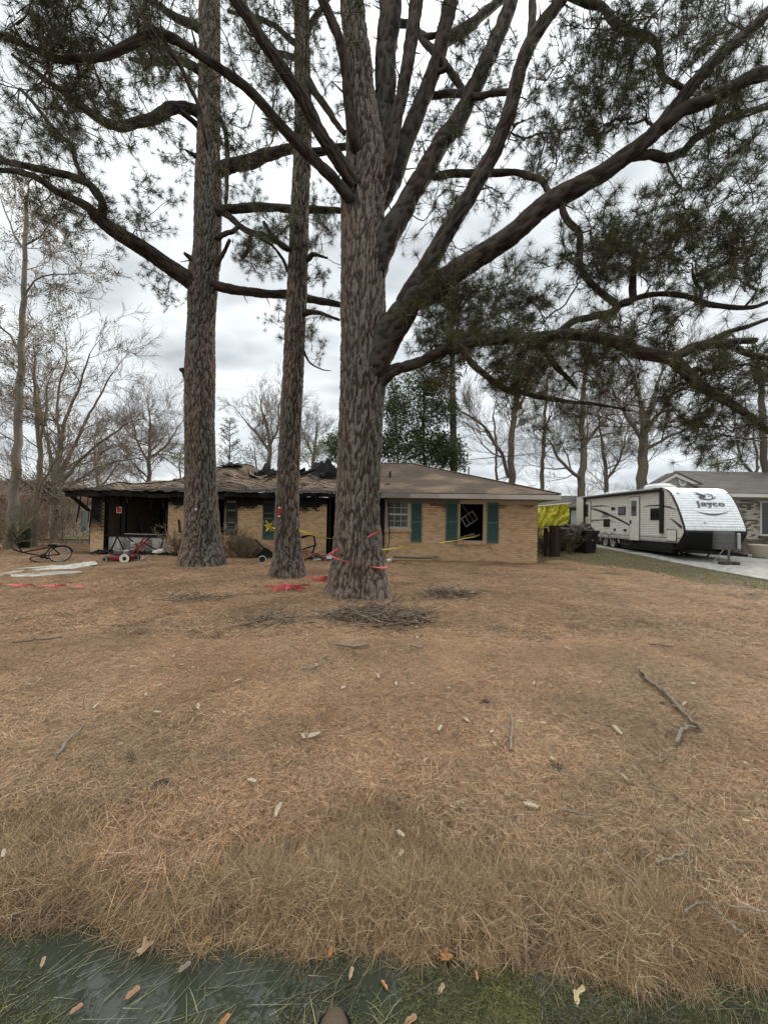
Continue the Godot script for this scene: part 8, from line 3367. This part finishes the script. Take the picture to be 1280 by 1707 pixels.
	var sc := scatter("wood_chips", first.mesh, tiny, tc, self)
	sc.set_meta("label", "tiny pale chips strewn all over the yard")
	sc.set_meta("category", "wood chips")
	# dead leaves near the ditch
	var lv := [[240, 1592, 0.10, 0.9, 0, "lobed tan oak leaf caught in the grass at the ditch's left"], [345, 1575, 0.05, 0.3, 1, "small orange leaf right of the lobed oak leaf"], [550, 1594, 0.06, 1.5, 1, "orange leaf in the grass above the shoe"], [742, 1604, 0.08, 0.1, 0, "orange brown leaf in the grass right of the shoe"], [640, 1642, 0.055, 2.4, 1, "orange oval leaf at the waterline right of the shoe"], [585, 1630, 0.055, 1.4, 1, "pale narrow leaf hanging just right of the shoe"], [735, 1648, 0.06, 0.9, 1, "narrow tan leaf at the waterline in the middle"], [793, 1634, 0.055, 1.5, 1, "upright orange leaf at the waterline"], [960, 1662, 0.075, 1.2, 1, "lower of two cream leaves at the waterline"], [968, 1650, 0.06, 0.5, 1, "upper of two cream leaves at the waterline"], [222, 1655, 0.075, 0.9, 1, "red brown leaf floating on the water at left"], [128, 1682, 0.06, 0.7, 1, "narrow brown leaf floating near the lower left"], [72, 1612, 0.05, 2.0, 1, "small tan leaf at the water's edge far left"], [375, 1700, 0.06, 0.9, 1, "orange leaf at the bottom edge left of the shoe"], [685, 1700, 0.07, 0.4, 1, "broad brown leaf at the bottom edge right of the shoe"], [308, 1621, 0.07, 0.6, 1, "long grey brown leaf lying half in the water"], [450, 1550, 0.05, 2.2, 1, "grey leaf standing in the long grass"], [797, 1527, 0.08, 0.2, 0, "tan lobed leaf in the grass right of centre"], [668, 1422, 0.06, 1.0, 0, "pale grey leaf lying on the straw in the middle"]]
	for q: Array in lv:
		rng.seed = 1200 + int(q[0])
		var m := MB.new()
		m.col = Color(0.36, 0.21, 0.12)
		if "cream" in q[5]:
			m.col = Color(0.55, 0.44, 0.26)
		elif "tan" in q[5] or "pale" in q[5]:
			m.col = Color(0.40, 0.29, 0.19)
		elif "grey" in q[5]:
			m.col = Color(0.24, 0.19, 0.16)
		elif "orange" in q[5]:
			m.col = Color(0.42, 0.20, 0.09)
		var L: float = q[2] * 0.62
		var ring := []
		var n := 22
		for i in n:
			var a := TAU * i / n
			var r := L * 0.5 * (0.38 + 0.62 * absf(cos(a)))
			if q[4] == 0:
				r = L * 0.62 * (0.66 + 0.22 * cos(a * 5.0) + 0.14 * cos(a))
			var p := Vector3(cos(a) * r, 0, sin(a) * r * (0.75 if q[4] == 0 else 0.7))
			p.y = 5.0 * p.z * p.z / L * 0.6 + 0.12 * p.x
			ring.append(p)
		for i in n:
			m.tri(Vector3(0, 0.0, 0), ring[(i + 1) % n], ring[i])
		m.tube(PackedVector3Array([Vector3(-L * 0.7, 0.0, 0), Vector3(-L * 0.3, -0.001, 0), Vector3(L * 0.4, 0.006, 0)]), PackedFloat32Array([0.0012, 0.001, 0.0006]), 4)
		var g0 := GT(q[0], q[1])
		var lift := 0.07
		if -g0.z < edge(g0.x) - 0.05:
			g0 = G(q[0], q[1], -0.125)
			lift = 0.0
			if q[1] < 1640:
				lift = 0.02
		else:
			g0 = G(q[0], q[1], 0.06)
			lift = 0.0
		single("fallen_leaf", m, M.leaf, q[5], "leaf", "", Transform3D(Basis.from_euler(Vector3(rr(0.1, 0.5), q[3], rr(-0.2, 0.2))), g0 + Vector3(0, lift, 0)))


# ---------------------------------------------------------------- the ditch in front
func ditch() -> void:
	rng.seed = 1300
	# algae and drowned grass
	var acol := [Color(0.038, 0.045, 0.019), Color(0.055, 0.06, 0.026), Color(0.08, 0.08, 0.045), Color(0.028, 0.031, 0.018), Color(0.12, 0.118, 0.085), Color(0.065, 0.05, 0.03), Color(0.10, 0.105, 0.032)]
	var mats := []
	for k in 3:
		rng.seed = 1310 + k
		var mb := MB.new()
		for i in 520:
			var th := rr(0, TAU)
			var p := Vector3(rr(-0.12, 0.12), rr(-0.012, 0.012), rr(-0.12, 0.12))
			mb.col = acol[rng.randi() % acol.size()] * rr(0.7, 1.3)
			blade(mb, p, Vector3(cos(th), rr(-0.04, 0.05), sin(th)), Vector3(-sin(th), 0.2, cos(th)).normalized(), rr(0.008, 0.045), rr(0.0012, 0.0035), 0.05, 2)
		mats.append(mb.mesh(M.algae))
	rng.seed = 1320
	var xs := [[], [], []]
	var cs := [[], [], []]
	for i in 1200:
		var x := rr(-2.4, 2.4)
		var d := rr(0.9, 1.56)
		if d > edge(x) - 0.14:
			continue
		var open := nz.get_noise_2d(x * 60.0 + 700.0, d * 90.0)
		var bank := smoothstep(-0.9, 0.3, x)
		if open > -0.10 + 0.20 * bank:
			continue
		var k := rng.randi() % 3
		var s := rr(0.6, 1.1)
		xs[k].append(Transform3D(Basis(Vector3.UP, rr(0, TAU)).scaled(Vector3(s, s * 0.45, s)), Vector3(x, -0.137 + rr(-0.006, 0.006) + 0.004 * bank, -d)))
		cs[k].append(Color(1, 1, 1).lerp(Color(1.4, 1.4, 0.85), clampf(0.4 + nz.get_noise_2d(x * 90, d * 90) * 2.0, 0, 1)) * rr(0.4, 0.95))
	for k in 3:
		var o := scatter("algae", mats[k], xs[k], cs[k], self)
		o.set_meta("label", "mats of green algae and drowned grass in the ditch")
		o.set_meta("category", "algae")
	var gcol := [Color(0.13, 0.15, 0.05), Color(0.20, 0.20, 0.09), Color(0.27, 0.24, 0.13)]
	var dr := MB.new()          # drowned blades lying on the water
	rng.seed = 1328
	for i in 420:
		var x := rr(-1.9, 1.7)
		var d := rr(1.2, 1.5)
		var th := 0.6 + rr(-0.7, 0.7)
		dr.col = Color(0.20, 0.195, 0.13).lerp(Color(0.09, 0.085, 0.05), rng.randf())
		blade(dr, Vector3(x, -0.131 + rr(-0.003, 0.006), -d), Vector3(cos(th), 0.0, -sin(th)), Vector3(sin(th), 0.1, cos(th)).normalized(), rr(0.05, 0.22), rr(0.0015, 0.0035), 0.0, 3)
	var dro := single("drowned_grass", dr, M.algae, "pale drowned grass blades lying on the ditch water", "grass")
	dro.set_meta("kind", "stuff")
	var gt := grass_tuft(9, 0.11, 0.004, gcol, 0.6, 1330, M.green_grass)
	rng.seed = 1331
	var gx := []
	var gc := []
	for i in 60:
		var x := rr(-2.0, 2.0)
		var d := rr(1.0, 1.42)
		if d > edge(x) - 0.1:
			continue
		gx.append(Transform3D(Basis(Vector3.UP, rr(0, TAU)).scaled(Vector3.ONE * rr(0.5, 1.1)), Vector3(x, -0.15, -d)))
		gc.append(Color(1, 1, 1) * rr(0.7, 1.2))
	var go := scatter("water_grass", gt, gx, gc, self)
	go.set_meta("label", "sparse green blades standing in the ditch water")
	go.set_meta("category", "grass")
	# the toe of a shoe at the water's edge
	var c := P(556, 1712, 1.165)
	var o := thing("shoe", "brown suede shoe toe poking into the bottom of the view", "shoe", Transform3D(Basis(), c))
	var up := MB.new()
	up.col = Color(0.085, 0.06, 0.042)
	var rows := 14
	var n := 16
	var grid := []
	for j in rows + 1:
		var t := float(j) / rows          # 0 at the toe, 1 at the ankle
		var z := -0.065 + 0.27 * t
		var w := 0.052 * sqrt(clampf(1.0 - pow(1.0 - minf(t * 3.0, 1.0), 2.0), 0.0004, 1.0)) * (1.0 - 0.12 * smoothstep(0.4, 0.8, t))
		var h := 0.05 * sqrt(clampf(1.0 - pow(1.0 - minf(t * 3.5, 1.0), 2.0), 0.0004, 1.0)) + 0.06 * smoothstep(0.3, 1.0, t)
		for i in n + 1:
			var a := PI * i / n
			var cr := 0.0015 * nz.get_noise_2d(i * 60.0, j * 90.0)
			grid.append(Vector3(cos(a) * w, -0.03 + sin(a) * h + cr, z))
	for j in rows:
		for i in n:
			var k := j * (n + 1) + i
			up.quad(grid[k + 1], grid[k], grid[k + n + 1], grid[k + n + 2])
	part("upper", up, M.fabric, o)
	var so := MB.new()
	so.col = Color(0.06, 0.05, 0.042)
	var ring := []
	for i in 13:
		var a := PI * i / 12
		ring.append(Vector3(cos(a) * 0.056, -0.031, -0.015 - sin(a) * 0.056))
	ring.append(Vector3(-0.05, -0.031, 0.2))
	ring.append(Vector3(0.05, -0.031, 0.2))
	so.poly(ring, Vector3(0, -0.022, 0))
	part("sole", so, M.rubber, o)
	var st := MB.new()
	st.col = Color(0.08, 0.062, 0.048)
	for z: float in [0.045, 0.075, 0.105]:
		st.tube(PackedVector3Array([Vector3(-0.022, 0.026 + z * 0.12, z), Vector3(0, 0.034 + z * 0.15, z), Vector3(0.022, 0.026 + z * 0.12, z)]), PackedFloat32Array([0.003, 0.003, 0.003]), 5)
	part("laces", st, M.fabric, o)
